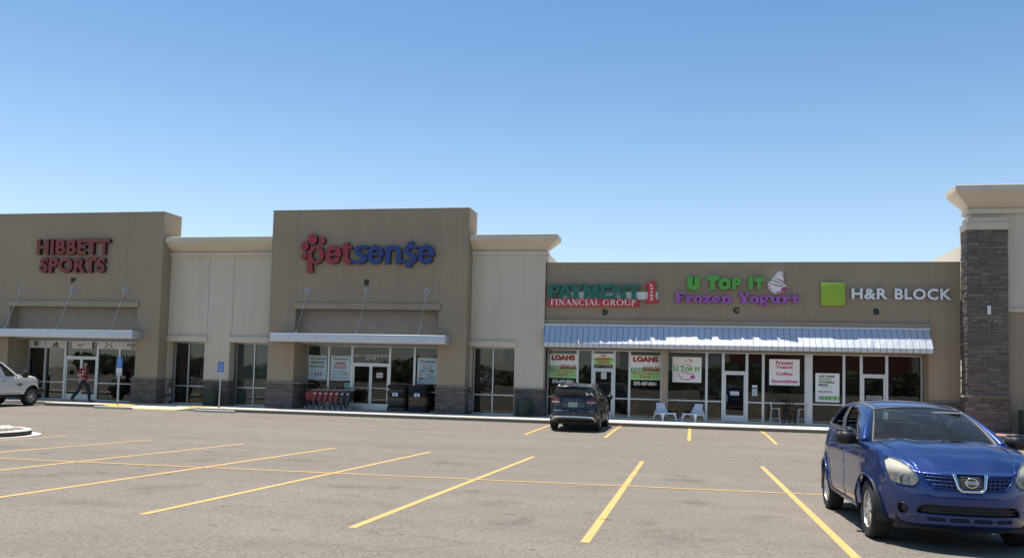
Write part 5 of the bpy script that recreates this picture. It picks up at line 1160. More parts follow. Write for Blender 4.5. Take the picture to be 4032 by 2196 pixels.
# ------------------------------------------------------------------ vehicles
def crv(pts, x):
    """smooth interpolation of (x, value) pairs"""
    if pts[0][0] > pts[-1][0]: pts = pts[::-1]
    if x <= pts[0][0]: return pts[0][1]
    if x >= pts[-1][0]: return pts[-1][1]
    for i in range(len(pts) - 1):
        if pts[i][0] <= x <= pts[i + 1][0]:
            x0, y0 = pts[i]; x1, y1 = pts[i + 1]; h = x1 - x0; t = (x - x0) / h
            def sl(j):
                if j <= 0: return (pts[1][1] - pts[0][1]) / (pts[1][0] - pts[0][0])
                if j >= len(pts) - 1: return (pts[-1][1] - pts[-2][1]) / (pts[-1][0] - pts[-2][0])
                a = (pts[j][1] - pts[j - 1][1]) / (pts[j][0] - pts[j - 1][0]); b = (pts[j + 1][1] - pts[j][1]) / (pts[j + 1][0] - pts[j][0])
                return 0 if a * b <= 0 else 2 * a * b / (a + b)
            m0, m1 = sl(i), sl(i + 1)
            return (2 * t**3 - 3 * t * t + 1) * y0 + (t**3 - 2 * t * t + t) * h * m0 + (-2 * t**3 + 3 * t * t) * y1 + (t**3 - t * t) * h * m1
    return pts[-1][1]
def inside(p, poly):
    c = False; n = len(poly)
    for i in range(n):
        a, b = poly[i], poly[i - 1]
        if (a[1] > p[1]) != (b[1] > p[1]) and p[0] < (b[0] - a[0]) * (p[1] - a[1]) / (b[1] - a[1]) + a[0]: c = not c
    return c
def dense(poly, d, closed=True):
    out = []; n = len(poly)
    for i in range(n if closed else n - 1):
        a, b = poly[i], poly[(i + 1) % n]; k = max(1, int(math.hypot(b[0] - a[0], b[1] - a[1]) / d))
        out += [(a[0] + (b[0] - a[0]) * j / k, a[1] + (b[1] - a[1]) * j / k) for j in range(k)]
    return out
def rpoly(poly, r, n=4):
    """outline with rounded corners"""
    out = []; m = len(poly)
    for i in range(m):
        p0, p, p1 = Vector(poly[i - 1]), Vector(poly[i]), Vector(poly[(i + 1) % m]); rr = min(r, (p0 - p).length * 0.45, (p1 - p).length * 0.45)
        a, b = p + (p0 - p).normalized() * rr, p + (p1 - p).normalized() * rr
        for k in range(n + 1):
            t = k / n; q = a * (1 - t) ** 2 + p * 2 * t * (1 - t) + b * t * t; out.append((q.x, q.y))
    return out
def patch(surf, outer, holes=(), d=0.05, off=0.0, asp=1.0):
    """triangulated piece of a parametric surface: outline minus holes in (u, v); returns vertices and faces"""
    out = dense(outer, d); vs = [Vector(p) for p in out]; ed = [(i, (i + 1) % len(out)) for i in range(len(out))]
    hs = [dense(h, d) for h in holes]
    for h in hs:
        k = len(vs); vs += [Vector(p) for p in h]; ed += [(k + i, k + (i + 1) % len(h)) for i in range(len(h))]
    x0, x1 = min(p[0] for p in out), max(p[0] for p in out); y0, y1 = min(p[1] for p in out), max(p[1] for p in out)
    nx, ny = int((x1 - x0) / d), int((y1 - y0) / (d * asp))
    for i in range(1, nx):
        for j in range(1, max(ny, 1)):
            p = (x0 + (x1 - x0) * i / nx + 1e-4 * (j % 3), y0 + (y1 - y0) * j / max(ny, 1) + 1e-4 * (i % 3))
            if inside(p, out) and not any(inside(p, h) for h in hs): vs.append(Vector(p))
    V, E, F, *_ = delaunay_2d_cdt(vs, ed, [], 0, 1e-5)
    F = [f for f in F if inside(((V[f[0]].x + V[f[1]].x + V[f[2]].x) / 3, (V[f[0]].y + V[f[1]].y + V[f[2]].y) / 3), out) and not any(inside(((V[f[0]].x + V[f[1]].x + V[f[2]].x) / 3, (V[f[0]].y + V[f[1]].y + V[f[2]].y) / 3), h) for h in hs)]
    used = sorted({i for f in F for i in f}); mp = {i: k for k, i in enumerate(used)}; P = []
    for i in used:
        u, v = V[i].x, V[i].y; p = Vector(surf(u, v))
        if off:
            e = 0.004; a = Vector(surf(u + e, v)) - Vector(surf(u - e, v)); b = Vector(surf(u, v + e)) - Vector(surf(u, v - e)); n = a.cross(b)
            if n.length > 1e-9:
                n.normalize(); c = surf.centre(u, v) if hasattr(surf, 'centre') else None
                p = p + n * off * (getattr(surf, 'sgn', 1))
        P.append(p)
    return P, [[mp[i] for i in f] for f in F]
class Surf:
    """a parametric surface with a known outward side"""
    def __init__(s, f, ref=None, uv=(0, 0.5)):
        s.f = f; s.sgn = 1
        u, v = uv; e = 0.004
        a = Vector(f(u + e, v)) - Vector(f(u - e, v)); b = Vector(f(u, v + e)) - Vector(f(u, v - e)); n = a.cross(b)
        if ref is not None and n.dot(Vector(ref)) < 0: s.sgn = -1
    def __call__(s, u, v): return s.f(u, v)
def panel(name, surf, outer, m, parent, holes=(), d=0.05, off=0.0, thick=0.0, asp=1.0, smooth=True):
    P, F = patch(surf, outer, holes, d, off, asp)
    if surf.sgn < 0: F = [f[::-1] for f in F]
    # orient by surface side
    o = MB().add(P, F, 0, smooth).build(name, m, parent, fix=False)
    flip = 0
    for p in o.data.polygons: flip += 0
    if thick:
        sm = o.modifiers.new('solid', 'SOLIDIFY'); sm.thickness = thick; sm.offset = -1
    return o

class Body:
    """lower body as a plan contour (s along it, z up), side-symmetric; greenhouse lofted above"""
    def __init__(s, S):
        s.S = S; s.tab = []
        W, xm, a, n = S['W'], S['fx'], S['fa'], S['fn']; xr, ar, nr = S['rx'], S['ra'], S['rn']
        P = []
        for k in range(121):
            t = math.pi / 2 * k / 120; P.append((xm + a * max(0, math.cos(t)) ** (2 / n), W * math.sin(t) ** (2 / n)))
        for k in range(1, 60): P.append((xm + (xr - xm) * k / 60, W))
        for k in range(121):
            t = math.pi / 2 * k / 120; P.append((xr - ar * math.sin(t) ** (2 / nr), W * max(0, math.cos(t)) ** (2 / nr)))
        L = 0; s.tab = [(0.0, *P[0])]
        for i in range(1, len(P)):
            L += math.hypot(P[i][0] - P[i - 1][0], P[i][1] - P[i - 1][1]); s.tab.append((L, *P[i]))
        s.len = L
        s.xf = P[0][0]; s.xb = P[-1][0]
        s.low = Surf(s.lower, (1, 0, 0), (0.0, 0.6))
    def plan(s, u):
        a = abs(u); T = s.tab; lo, hi = 0, len(T) - 1
        if a >= T[-1][0]: return T[-1][1], T[-1][2]
        while hi - lo > 1:
            m = (lo + hi) // 2
            if T[m][0] <= a: lo = m
            else: hi = m
        t = (a - T[lo][0]) / max(1e-9, T[hi][0] - T[lo][0]); return T[lo][1] + t * (T[hi][1] - T[lo][1]), T[lo][2] + t * (T[hi][2] - T[lo][2])
    def lower(s, u, z):
        S = s.S; x, y = s.plan(u); k = crv(S['ky'], z)
        bf = min(1, max(0, (x - S['fx']) / S['fa'])); br = min(1, max(0, (S['rx'] - x) / S['ra']))
        dx = crv(S['dxf'], z) * bf ** 1.5 - crv(S['dxr'], z) * br ** 1.5
        yb = y * k
        if 'crease' in S and 0.0 < 1 - abs(y) / S['W'] + 1 <= 1.02:
            for zc, w, h in S['crease']: yb += h * math.exp(-((z - zc) / w) ** 2) * (1 if bf < 0.35 and br < 0.6 else 0) * (y / S['W'])
        fl = 0
        for xc in S['hubs']:
            r = math.hypot(x - xc, z - S['R']); 
            if z > S['R'] * 0.7: fl = max(fl, S.get('flare', 0.02) * math.exp(-((r - S['arch'] - 0.01) / 0.07) ** 2))
        yb += fl * (y / S['W'])
        return (x + dx, math.copysign(yb, u) if u else 0.0, z)
    def u_at_x(s, x):
        """contour position on the side whose plan x is given"""
        lo, hi = 0, s.len
        for _ in range(50):
            m = (lo + hi) / 2
            if s.plan(m)[0] > x: lo = m
            else: hi = m
        return lo
    def u_at_y(s, y, rear=False):
        T = s.tab; mid = s.u_at_x((s.S['fx'] + s.S['rx']) / 2)
        lo, hi = (0, mid) if not rear else (mid, s.len)
        for _ in range(50):
            m = (lo + hi) / 2
            if (s.plan(m)[1] < y) != rear: lo = m
            else: hi = m
        return lo
    def zs(s, u): return crv(s.S['top'], s.plan(u)[0])
    def side(s, poly, sg=1): return [(sg * s.u_at_x(x), z) for x, z in poly]
    def arch_poly(s, xc, sg=1, r=None, n=22):
        r = r or s.S['arch']; R = s.S['R']; return [(sg * s.u_at_x(xc + r * math.cos(PI * k / n)), R + r * math.sin(PI * k / n) * 1.0) for k in range(n + 1)] + [(sg * s.u_at_x(xc - r), 0.0), (sg * s.u_at_x(xc + r), 0.0)]

def tyre_wheel(parent, x, y, R, rim, w, sg, style, mt):
    """sg: outer side sign along y"""
    c = (x, y, R); h = w / 2
    prof = [(rim, -h * .80), (rim + .02, -h * .95), (R * .90, -h * 1.02), (R * .97, -h * .90), (R, -h * .62), (R, h * .62), (R * .97, h * .90), (R * .90, h * 1.02), (rim + .02, h * .95), (rim, h * .80)]
    wh = MB().lathe([(r, a * sg) for r, a in prof], axis='y', seg=40, c=c).build('wheel', mt['tyre'], parent)
    mb = MB()
    for k in range(4): r = R + 0.0005; mb.tube([(x + r * math.cos(a), y + (-.6 + .4 * k) * h, R + r * math.sin(a)) for a in [2 * PI * j / 40 for j in range(40)]], 0.0035, seg=4, closed=True)
    mb.build('tread', mt['tyre'], wh)
    mb = MB(); o = sg * h * .80
    mb.lathe([(rim, -o), (rim * .97, o), (rim * 1.0, o * 1.08), (rim * .955, o * 1.10), (rim * .93, o * .9), (rim * .90, o * .2)], axis='y', seg=40, c=c)
    n = style['n']; hub = style.get('hub', .28)
    for k in range(n):
        a = 2 * PI * k / n + style.get('rot', 0.2); ca, sa = math.cos(a), math.sin(a)
        for da in (style.get('twin', (0,))):
            w0, w1 = style['w0'] * rim, style['w1'] * rim; P = []
            for rr, ww, oo in ((hub * .6, w0, .98), (hub * 1.5, w0, 1.04), (.7, (w0 + w1) / 2, 1.02), (.95, w1, .95)):
                for s_ in (-1, 1):
                    lx, lz = rr * rim, s_ * ww / 2 + da * rr * rim
                    P.append((x + lx * ca - lz * sa, y + o * oo, R + lx * sa + lz * ca))
            Q = [(p[0], p[1] - sg * .03, p[2]) for p in P]; f = []
            for i in range(3): f += [(2 * i, 2 * i + 1, 2 * i + 3, 2 * i + 2)]
            m8 = len(P); f += [(2 * i, 2 * i + 2, m8 + 2 * i + 2, m8 + 2 * i) for i in range(3)] + [(2 * i + 1, m8 + 2 * i + 1, m8 + 2 * i + 3, 2 * i + 3) for i in range(3)]
            mb.add(P + Q, f, 0)
    mb.lathe([(0.001, o * 1.10), (rim * hub * .5, o * 1.10), (rim * hub * .9, o * 1.04), (rim * hub, o * .9), (rim * hub, o * .5)], axis='y', seg=24, c=c)
    for k in range(5): a = 2 * PI * k / 5; mb.lathe([(0.001, o * 1.09), (.011, o * 1.08), (.011, o)], axis='y', seg=8, c=(x + .062 * math.cos(a), y, R + .062 * math.sin(a)))
    mb.build('rim', mt['rim'], wh)
    MB().lathe([(0.001, o * .30), (rim * .94, o * .30)], axis='y', seg=24, c=c).build('brake_disc', mt['dark'], wh)
    return wh
def curve_rows(a, b, n): return [Vector(a).lerp(Vector(b), i / n) for i in range(n + 1)]
def haze_lens():
    """clear plastic yellowed and clouded from the top down"""
    m, nt, p, o = mat('clouded_lens'); p.inputs['Base Color'].default_value = (0.80, 0.74, 0.58, 1); p.inputs['Roughness'].default_value = 0.35; p.inputs['Coat Weight'].default_value = 0.5
    tr = node(nt, 'ShaderNodeBsdfTransparent'); tr.inputs[0].default_value = (0.75, 0.75, 0.72, 1); gl = node(nt, 'ShaderNodeBsdfGlossy'); gl.inputs['Roughness'].default_value = 0.05
    m1 = node(nt, 'ShaderNodeMixShader'); m1.inputs[0].default_value = 0.09; nt.links.new(tr.outputs[0], m1.inputs[1]); nt.links.new(gl.outputs[0], m1.inputs[2])
    tc = node(nt, 'ShaderNodeTexCoord'); sp = node(nt, 'ShaderNodeSeparateXYZ'); nt.links.new(tc.outputs['Object'], sp.inputs[0])
    r = node(nt, 'ShaderNodeMapRange'); r.inputs[1].default_value = 0.83; r.inputs[2].default_value = 0.92; r.inputs[3].default_value = 0.02; r.inputs[4].default_value = 0.78; nt.links.new(sp.outputs[2], r.inputs[0])
    ad = node(nt, 'ShaderNodeMath', operation='MULTIPLY_ADD'); nt.links.new(noise(nt, tc.outputs['Object'], 14, 4), ad.inputs[0]); ad.inputs[1].default_value = 0.3; nt.links.new(r.outputs[0], ad.inputs[2]); ad.use_clamp = True
    m2 = node(nt, 'ShaderNodeMixShader'); nt.links.new(ad.outputs[0], m2.inputs[0]); nt.links.new(m1.outputs[0], m2.inputs[1]); nt.links.new(p.outputs[0], m2.inputs[2]); nt.links.new(m2.outputs[0], o.inputs[0]); return m
VM = dict(wglass=glass_mat('windscreen_glass', (0.80, 0.86, 0.85), 1.30, dirt=0.03), tyre=M['rubber'], rim=simple('wheel_silver', (0.55, 0.54, 0.52), 0.34, 0.75), dark=M['black'], chrome=simple('chrome', (0.78, 0.79, 0.80), 0.12, 1.0, var=0.03), seal=simple('window_seal', (0.022, 0.022, 0.023), 0.6),
          cglass=glass_mat('car_glass', (0.70, 0.76, 0.75), 1.45, dirt=0.035), tglass=glass_mat('tinted_car_glass', (0.10, 0.11, 0.115), 1.5, boost=1.25, dirt=0.05), trim=simple('grey_car_trim', (0.10, 0.10, 0.098), 0.6), inter=simple('car_interior', (0.055, 0.056, 0.058), 0.85), inter2=simple('car_seat_cloth', (0.19, 0.20, 0.21), 0.95),
          hlens=haze_lens(), refl=simple('lamp_reflector', (0.62, 0.62, 0.60), 0.28, 0.8), amber=simple('amber_lens', (0.60, 0.22, 0.05), 0.3), tail=simple('tail_lamp_red', (0.13, 0.006, 0.008), 0.2, var=0.05, coat=0.8), tailw=simple('tail_lamp_clear', (0.55, 0.45, 0.44), 0.2), plate=simple('number_plate_teal', (0.10, 0.33, 0.36), 0.5), platey=simple('number_plate_yellow', (0.52, 0.42, 0.08), 0.5))

def seat(parent, x, y, zc=0.55, w=0.50, top=1.16):
    o = MB(); o.bbox(x - .05, x + .47, y - w / 2, y + w / 2, zc - .12, zc + .06, .05)
    bm = bmesh.new(); bmesh.ops.create_cube(bm, size=1)
    for v in bm.verts: v.co = (v.co.x * .14 - .18 * (v.co.z + .5), v.co.y * w * (0.92 if v.co.z > 0 else 1), (v.co.z + .5) * (top - zc))
    bmesh.ops.bevel(bm, geom=bm.edges[:], offset=.045, segments=3, affect='EDGES'); o.bm(bm, 0, True, Matrix.Translation((x, y, zc)))
    o.bbox(x - .27, x - .16, y - .13, y + .13, top + .02, top + .21, .04); o.tube([(x - .2, y - .05, top - .04), (x - .21, y - .05, top + .06)], .008); o.tube([(x - .2, y + .05, top - .04), (x - .21, y + .05, top + .06)], .008)
    return o.build('seat', VM['inter2'], parent)

# ---- blue crossover in the near bay --------------------------------------------------------
def blue_crossover():
    t = thing('parked_car', 'blue crossover with cloudy headlights parked nose out in the near bay, windows down', 'car', (2.98, 11.46, gz(11.46)))
    # local +x is the car's front; it faces the viewer (world -Y) and follows the slope of the lot
    fw = Vector((0.026, -1, 0.0163)).normalized(); lf = Vector((1, 0.026, 0)).normalized(); up = fw.cross(lf).normalized()
    t.matrix_world = Matrix(((fw.x, lf.x, up.x, 3.00), (fw.y, lf.y, up.y, 11.46), (fw.z, lf.z, up.z, gz(11.46)), (0, 0, 0, 1)))
    paint = car_paint('blue_metallic_paint', (0.0025, 0.024, 0.140), 0.66, 0.36, 0.07)
    R = 0.345
    S = dict(W=0.915, fx=-0.45, fa=1.44, fn=2.55, rx=-2.2, ra=1.60, rn=3.4, hubs=(0.0, -2.79), R=R, arch=0.415, flare=0.02,
             ky=[(0.15, .90), (0.28, .955), (0.40, .985), (0.60, 1.0), (0.82, 1.0), (0.95, .985), (1.05, .965), (1.15, .94), (1.25, .905), (1.35, .86)],
             dxf=[(0.15, -.20), (0.25, -.10), (0.34, -.03), (0.45, 0.0), (0.6, .0), (0.72, -.015), (0.80, -.035), (0.86, -.06), (0.90, -.10), (1.0, -.18), (1.15, -.3)],
             dxr=[(0.2, -.12), (0.4, 0.0), (0.62, 0.0), (0.75, -.03), (0.9, -.06), (1.1, -.11), (1.35, -.24)],
             top=[(1.0, .875), (0.893, .872), (0.846, .885), (0.773, .948), (0.688, .988), (0.552, 1.016), (0.345, 1.066), (0.0, 1.105), (-0.4, 1.14), (-0.9, 1.175), (-1.6, 1.21), (-2.5, 1.26), (-3.2, 1.31), (-3.8, 1.33)],
             crease=[(0.98, 0.05, 0.012), (0.50, 0.06, 0.012)])
    B = Body(S); U = B.u_at_x; Lw = B.low
    # lower body ring with openings
    uw = B.len
    bot = [(0.0, .265), (0.5, .27), (Y_ := B.u_at_y(.72), .285), (U(0.45), .32), (U(-0.5), .30), (U(-2.3), .32), (U(-3.3), .33), (uw, .34)]
    zb = lambda u: crv(bot, abs(u))
    top = [(u, B.zs(u)) for u in [uw * k / 70 for k in range(71)]]
    outer = [(-u, zb(u)) for u in [uw * k / 60 for k in range(60, 0, -1)]] + [(u, zb(u)) for u in [uw * k / 60 for k in range(61)]] + top[::-1] + [(-u, z) for u, z in top[1:]]
    Y = B.u_at_y
    hl = rpoly([(.92, 1.003), (1.01, .966), (.975, .88), (.89, .748), (.78, .728), (.69, .720), (.595, .720), (.535, .772), (.545, .815), (.585, .862), (.65, .925), (.75, .972), (.84, .993)], .015)
    grl = [(Y(.175), .845), (Y(.30), .855), (Y(.47), .862), (Y(.44), .79), (Y(.38), .735), (Y(.25), .705), (Y(.135), .70)]
    badge = [(-Y(.155), .872), (Y(.155), .872), (Y(.125), .725), (Y(.10), .685), (-Y(.10), .685), (-Y(.125), .725)]
    intake = rpoly([(-Y(.48), .525), (Y(.48), .525), (Y(.56), .42), (-Y(.56), .42)], .06)
    fog = disc((Y(.66), .455), .062, 20)
    slots = [rpoly([(c - .085, .375), (c + .085, .375), (c + .10, .345), (c - .10, .345)], .015) for c in (-Y(.36), -Y(.12), Y(.12), Y(.36))]
    mir = lambda p: [(-a, b) for a, b in p][::-1]
    dl1 = rpoly([(-.22, .40), (-.30, .80), (-.36, B.zs(U(-.36)) - .004), (-1.26, B.zs(U(-1.26)) - .004), (-1.28, .9), (-1.22, .36), (-.45, .345)], .03)
    dl2 = rpoly([(-1.30, .9), (-1.28, B.zs(U(-1.28)) - .004), (-2.62, B.zs(U(-2.62)) - .004), (-2.50, 1.05), (-2.33, .72), (-2.22, .40), (-1.9, .355), (-1.24, .36)], .03)
    d1, d2 = B.side(dl1), B.side(dl2)
    def hole(poly, e):
        c = (sum(p[0] for p in poly) / len(poly), sum(p[1] for p in poly) / len(poly)); return [(p[0] + math.copysign(min(e, abs(p[0] - c[0])), p[0] - c[0]) if abs(p[0] - c[0]) > .01 else p[0], p[1] + math.copysign(e, p[1] - c[1])) for p in poly]
    holes = [hl, mir(hl), grl, mir(grl), badge, intake, fog, mir(fog)] + slots
    for sg in (1, -1): holes += [B.arch_poly(0, sg), B.arch_poly(-2.79, sg)]
    doors = []
    for d in (d1, d2): doors += [hole(d, .004), mir(hole(d, .004))]
    panel('body', Lw, outer, paint, t, holes + doors, d=.045, thick=.02)
    for nm, d in (('front_door', d1), ('rear_door', d2)):
        for sg in (1, -1):
            o = panel(nm, Lw, d if sg > 0 else mir(d), paint, t, d=.05, thick=.03)
            xh = -1.08 if nm == 'front_door' else -2.30; zh = 0.985 if nm == 'front_door' else 1.02
            h = MB(); uu = U(xh); pa = Vector(B.lower(sg * uu, zh)); pb = Vector(B.lower(sg * U(xh + .17), zh - .004)); n = Vector((0, sg, 0))
            h.tube([pa + n * .0, pa + n * .035, pb + n * .035, pb + n * .0], .013, seg=8); h.build('handle', paint, o)
            panel('handle_recess', Lw, disc((sg * U(xh + .085), zh), .055, 14, .03), VM['dark'], o, d=.03, off=.002)
    # wheel housings, floor, sill cladding
    for sg in (1, -1):
        for xc in (0.0, -2.79):
            mb = MB(); mb.lathe([(.44, 0), (.44, -.32), (.02, -.32)], axis='y', seg=32, c=(xc, 0, R)); q = MB()
            for i, v in enumerate(mb.v): mb.v[i] = (v[0], sg * (.885 + (v[1])), v[2])
            mb.f, mb.m, mb.sm = zip(*[(f_, m_, s_) for f_, m_, s_ in zip(mb.f, mb.m, mb.sm) if min(mb.v[i_][2] for i_ in f_) > R * .55]); mb.build('wheel_housing', VM['dark'], t, fix=False)
        lip = [Vector(B.lower(sg * U(a), b)) + Vector((0, sg * .004, 0)) for xc in (0.0,) for a, b in [(xc + .425 * math.cos(PI * k / 24), R + .425 * math.sin(PI * k / 24)) for k in range(-1, 26)] if b > .28]
        MB().tube(lip, .012, seg=6).build('arch_lip', paint, t)
        lip = [Vector(B.lower(sg * U(a), b)) + Vector((0, sg * .004, 0)) for a, b in [(-2.79 + .425 * math.cos(PI * k / 24), R + .425 * math.sin(PI * k / 24)) for k in range(-1, 26)] if b > .28]
        MB().tube(lip, .012, seg=6).build('arch_lip', paint, t)
        tyre_wheel(t, 0.0, sg * .785, R, .228, .215, sg, dict(n=6, w0=.34, w1=.52, hub=.33, rot=.3), VM); tyre_wheel(t, -2.79, sg * .785, R, .228, .215, sg, dict(n=6, w0=.34, w1=.52, hub=.33, rot=.9), VM)
    MB().box(-3.5, .62, -.70, .70, .22, .40).build('floor_pan', VM['dark'], t)
    MB().box(.3, .70, -.62, .62, .30, .80).build('radiator', VM['dark'], t)
    # hood and wing tops
    def hoodf(u, w):
        x, y, z = B.lower(u, B.zs(u)); px_ = B.plan(u)[0]; c = crv([(1.0, 0.0), (.85, .012), (.6, .042), (.2, .055), (-.4, .045)], px_)
        bulge = .018 * math.exp(-((abs(w) - .52) / .14) ** 2) * min(1, max(0, (0.9 - px_) / .5))
        xo = x - (1 - w * w) * 0.0 + (crv([(1, 0), (.5, 0.0), (-.4, .20)], px_)) * (1 - w * w)
        return (xo, w * y, z + c * (1 - abs(w) ** 2.4) + bulge)
    H = Surf(hoodf, (0, 0, 1), (U(.3), 0.0)); us = [U(x) for x in (.6, .4, .2, 0, -.2, -.40)]; u0 = .02
    tl = lambda u: crv([(0, .999), (Y(.46), .999), (Y(.56), .93), (Y(.66), .86), (U(.45), .80), (U(0), .785), (U(-.42), .775)], u)
    ul = [u0 + (U(-.42) - u0) * k / 30 for k in range(31)]
    hood = panel('hood', H, [(u, tl(u)) for u in ul] + [(u, -tl(u)) for u in ul[::-1]], paint, t, d=.05, thick=.015, asp=1.0)
    uf = [u for u in ul if u > Y(.50)]
    for sg in (1, -1): panel('wing_top', H, [(u, sg * (tl(u) + .006)) for u in uf] + [(u, sg * 1.0) for u in uf[::-1]], paint, t, d=.04, thick=.01)
    # greenhouse
    belt = lambda u: Vector(B.lower(u, B.zs(u)))
    RL = [(0, (-1.20, .575, 1.530)), (.12, (-1.42, .597, 1.566)), (.3, (-1.85, .612, 1.603)), (.5, (-2.3, .612, 1.612)), (.7, (-2.7, .603, 1.595)), (.88, (-3.08, .58, 1.555)), (1.0, (-3.36, .55, 1.51))]
    rail = lambda u: Vector((crv([(a, b[0]) for a, b in RL], u), crv([(a, b[1]) for a, b in RL], u), crv([(a, b[2]) for a, b in RL], u)))
    ub0, ub1 = U(-.40), U(-3.58)
    def ghf(sg):
        def f(u, v):
            b = belt(ub0 + (ub1 - ub0) * u); r = rail(u); p = b.lerp(r, v); k = 4 * v * (1 - v)
            return (p.x + .06 * k * max(0, .25 - u), sg * (p.y + .035 * k), p.z + .02 * k * max(0, 1 - u * 4))
        return Surf(f, (0, sg, 0.2), (.5, .5))
    win1 = rpoly([(.075, .05), (.365, .05), (.40, .5), (.405, .90), (.24, .90), (.15, .74)], .012)
    win2 = rpoly([(.415, .05), (.715, .05), (.70, .5), (.66, .88), (.45, .90), (.44, .5)], .012)
    win3 = rpoly([(.745, .08), (.90, .30), (.86, .62), (.78, .80), (.70, .86), (.735, .5)], .012)
    grow = lambda p, e: (lambda c: [(q[0] + (q[0] - c[0]) * e, q[1] + (q[1] - c[1]) * e) for q in p])((sum(a for a, b in p) / len(p), sum(b for a, b in p) / len(p)))
    for sg in (1, -1):
        G = ghf(sg)
        panel('side_pillar', G, rect(0, 1, 0, 1), paint, t, [win1, win2, win3], d=.035, thick=.03)
        for w in (win1, win2, win3):
            pts = [Vector(G(a, b)) for a, b in dense(w, .03)]; MB().tube(pts, .011, seg=6, closed=True).build('window_seal', VM['seal'], t)
        panel('b_pillar_trim', G, [(.372, .05), (.412, .05), (.437, .5), (.447, .9), (.408, .9), (.403, .5)], VM['seal'], t, d=.04, off=.004)
        pts = [Vector(G(a, .025)) + Vector((0, sg * .006, 0)) for a in [k / 24 * .93 for k in range(1, 25)]]; MB().tube(pts, .010, seg=6).build('belt_trim', VM['trim'], t)
        if sg < 0: # passenger side: front pane wound down, a little left showing; rear pane down
            panel('window', G, rpoly([(.09, .05), (.365, .05), (.372, .20), (.30, .26), (.16, .23)], .01), VM['cglass'], t, d=.05, off=-.012); panel('window', G, rpoly([(.42, .05), (.70, .05), (.69, .14), (.43, .16)], .01), VM['cglass'], t, d=.05, off=-.012)
        else:
            for w in (win1, win2): panel('window', G, w, VM['cglass'], t, d=.05, off=-.012)
        panel('window', G, win3, VM['cglass'], t, d=.05, off=-.008)
    # windscreen with A pillars
    def wsf(u, v):
        bx = -.16 - .27 * abs(u) ** 2.2; b = Vector((bx, .725 * u, 1.155 - .022 * abs(u) ** 2)); tx = -1.13 - .07 * u * u; r = Vector((tx, .545 * u, 1.583 - .043 * u * u))
        p = b.lerp(r, v); k = 4 * v * (1 - v); return (p.x + .045 * k, p.y, p.z + .022 * k)
    WS = Surf(wsf, (1, 0, 1), (0, .5))
    panel('windscreen', WS, rect(-1, 1, 0.0, 1), VM['wglass'], t, d=.07)
    pts = [Vector(WS(a, b)) + Vector((.004, 0, .004)) for a, b in dense([(-1, 0), (-1, 1), (1, 1), (1, 0)], .05)]; MB().tube(pts, .012, seg=6, closed=True).build('windscreen_seal', VM['trim'], t)
    panel('dash_band', WS, rect(-1, 1, 0.0, .06), VM['seal'], t, d=.06, off=.002)
    for sg in (1, -1):
        G = ghf(sg); rows = []
        for k in range(15):
            v = k / 14; a = Vector(WS(sg, v)); b = Vector(G(0, v)); m1 = a.lerp(b, .22); m2 = a.lerp(b, .65) + Vector((.012, sg * .008, .012)); rows.append([a, m1 + Vector((.006, 0, .006)), m2, b])
        MB().loft([[r[1], r[2], r[3]] for r in rows]).build('a_pillar', paint, t, solid=.02 * sg)
        MB().loft([[r[0], r[1]] for r in rows]).build('pillar_moulding', VM['trim'], t, fix=False)
    # roof with ditch mouldings
    CT = [(-1.10, 1.583), (-1.4, 1.628), (-1.8, 1.662), (-2.2, 1.675), (-2.7, 1.665), (-3.1, 1.63), (-3.42, 1.565)]
    def rooff(u, w):
        r = rail(u); xc = r.x + .08 * (1 - w * w) * (1 - u) - .08 * (1 - w * w) * u; zc = crv(CT, xc); return (xc, r.y * w, zc + (r.z - zc) * abs(w) ** 2.3)
    RS = Surf(rooff, (0, 0, 1), (.5, 0))
    panel('roof', RS, rect(0, 1, -.86, .86), paint, t, d=.06, thick=.02)
    for sg in (1, -1):
        MB().loft([[Vector(RS(k / 30, sg * .86)) + Vector((0, 0, .002)), Vector(RS(k / 30, sg * .90)) + Vector((0, 0, .005)), Vector(RS(k / 30, sg * .94)) + Vector((0, 0, .002))] for k in range(31)]).build('roof_moulding', VM['trim'], t, fix=False)
        panel('roof_edge', RS, rect(0, 1, .94, 1.0) if sg > 0 else rect(0, 1, -1.0, -.94), paint, t, d=.03, thick=.01)
    # tailgate and rear glass
    def tgf(u, v):
        ur = B.u_at_y(.74 * abs(u), True) if abs(u) > .001 else B.len
        b = Vector(B.lower(math.copysign(ur, u) if u else B.len, B.zs(B.len))); r = Vector(rooff(1, u)); p = b.lerp(r, v); k = 4 * v * (1 - v); return (p.x - .05 * k, .0 if u == 0 else p.y, p.z + .02 * k)
    TG = Surf(tgf, (-1, 0, .5), (0.1, .5)); rg = rpoly([(-.86, .12), (.86, .12), (.80, .86), (-.80, .86)], .05)
    panel('tailgate', TG, rect(-1, 1, 0, 1), paint, t, [rg], d=.08, thick=.02); panel('rear_window', TG, rg, VM['cglass'], t, d=.1)
    for sg in (1, -1):
        rows = [[Vector(ghf(sg)(1, k / 10)), Vector(TG(sg, k / 10))] for k in range(11)]; MB().loft(rows).build('d_pillar', paint, t, fix=False)
        panel('tail_lamp', Lw, rpoly([(sg * U(-3.45), 1.28), (sg * U(-3.62), 1.28), (sg * Y(.62, True), 1.15), (sg * Y(.60, True), .95), (sg * U(-3.60), .95), (sg * U(-3.5), 1.1)], .02), VM['tail'], t, d=.05, off=.006)
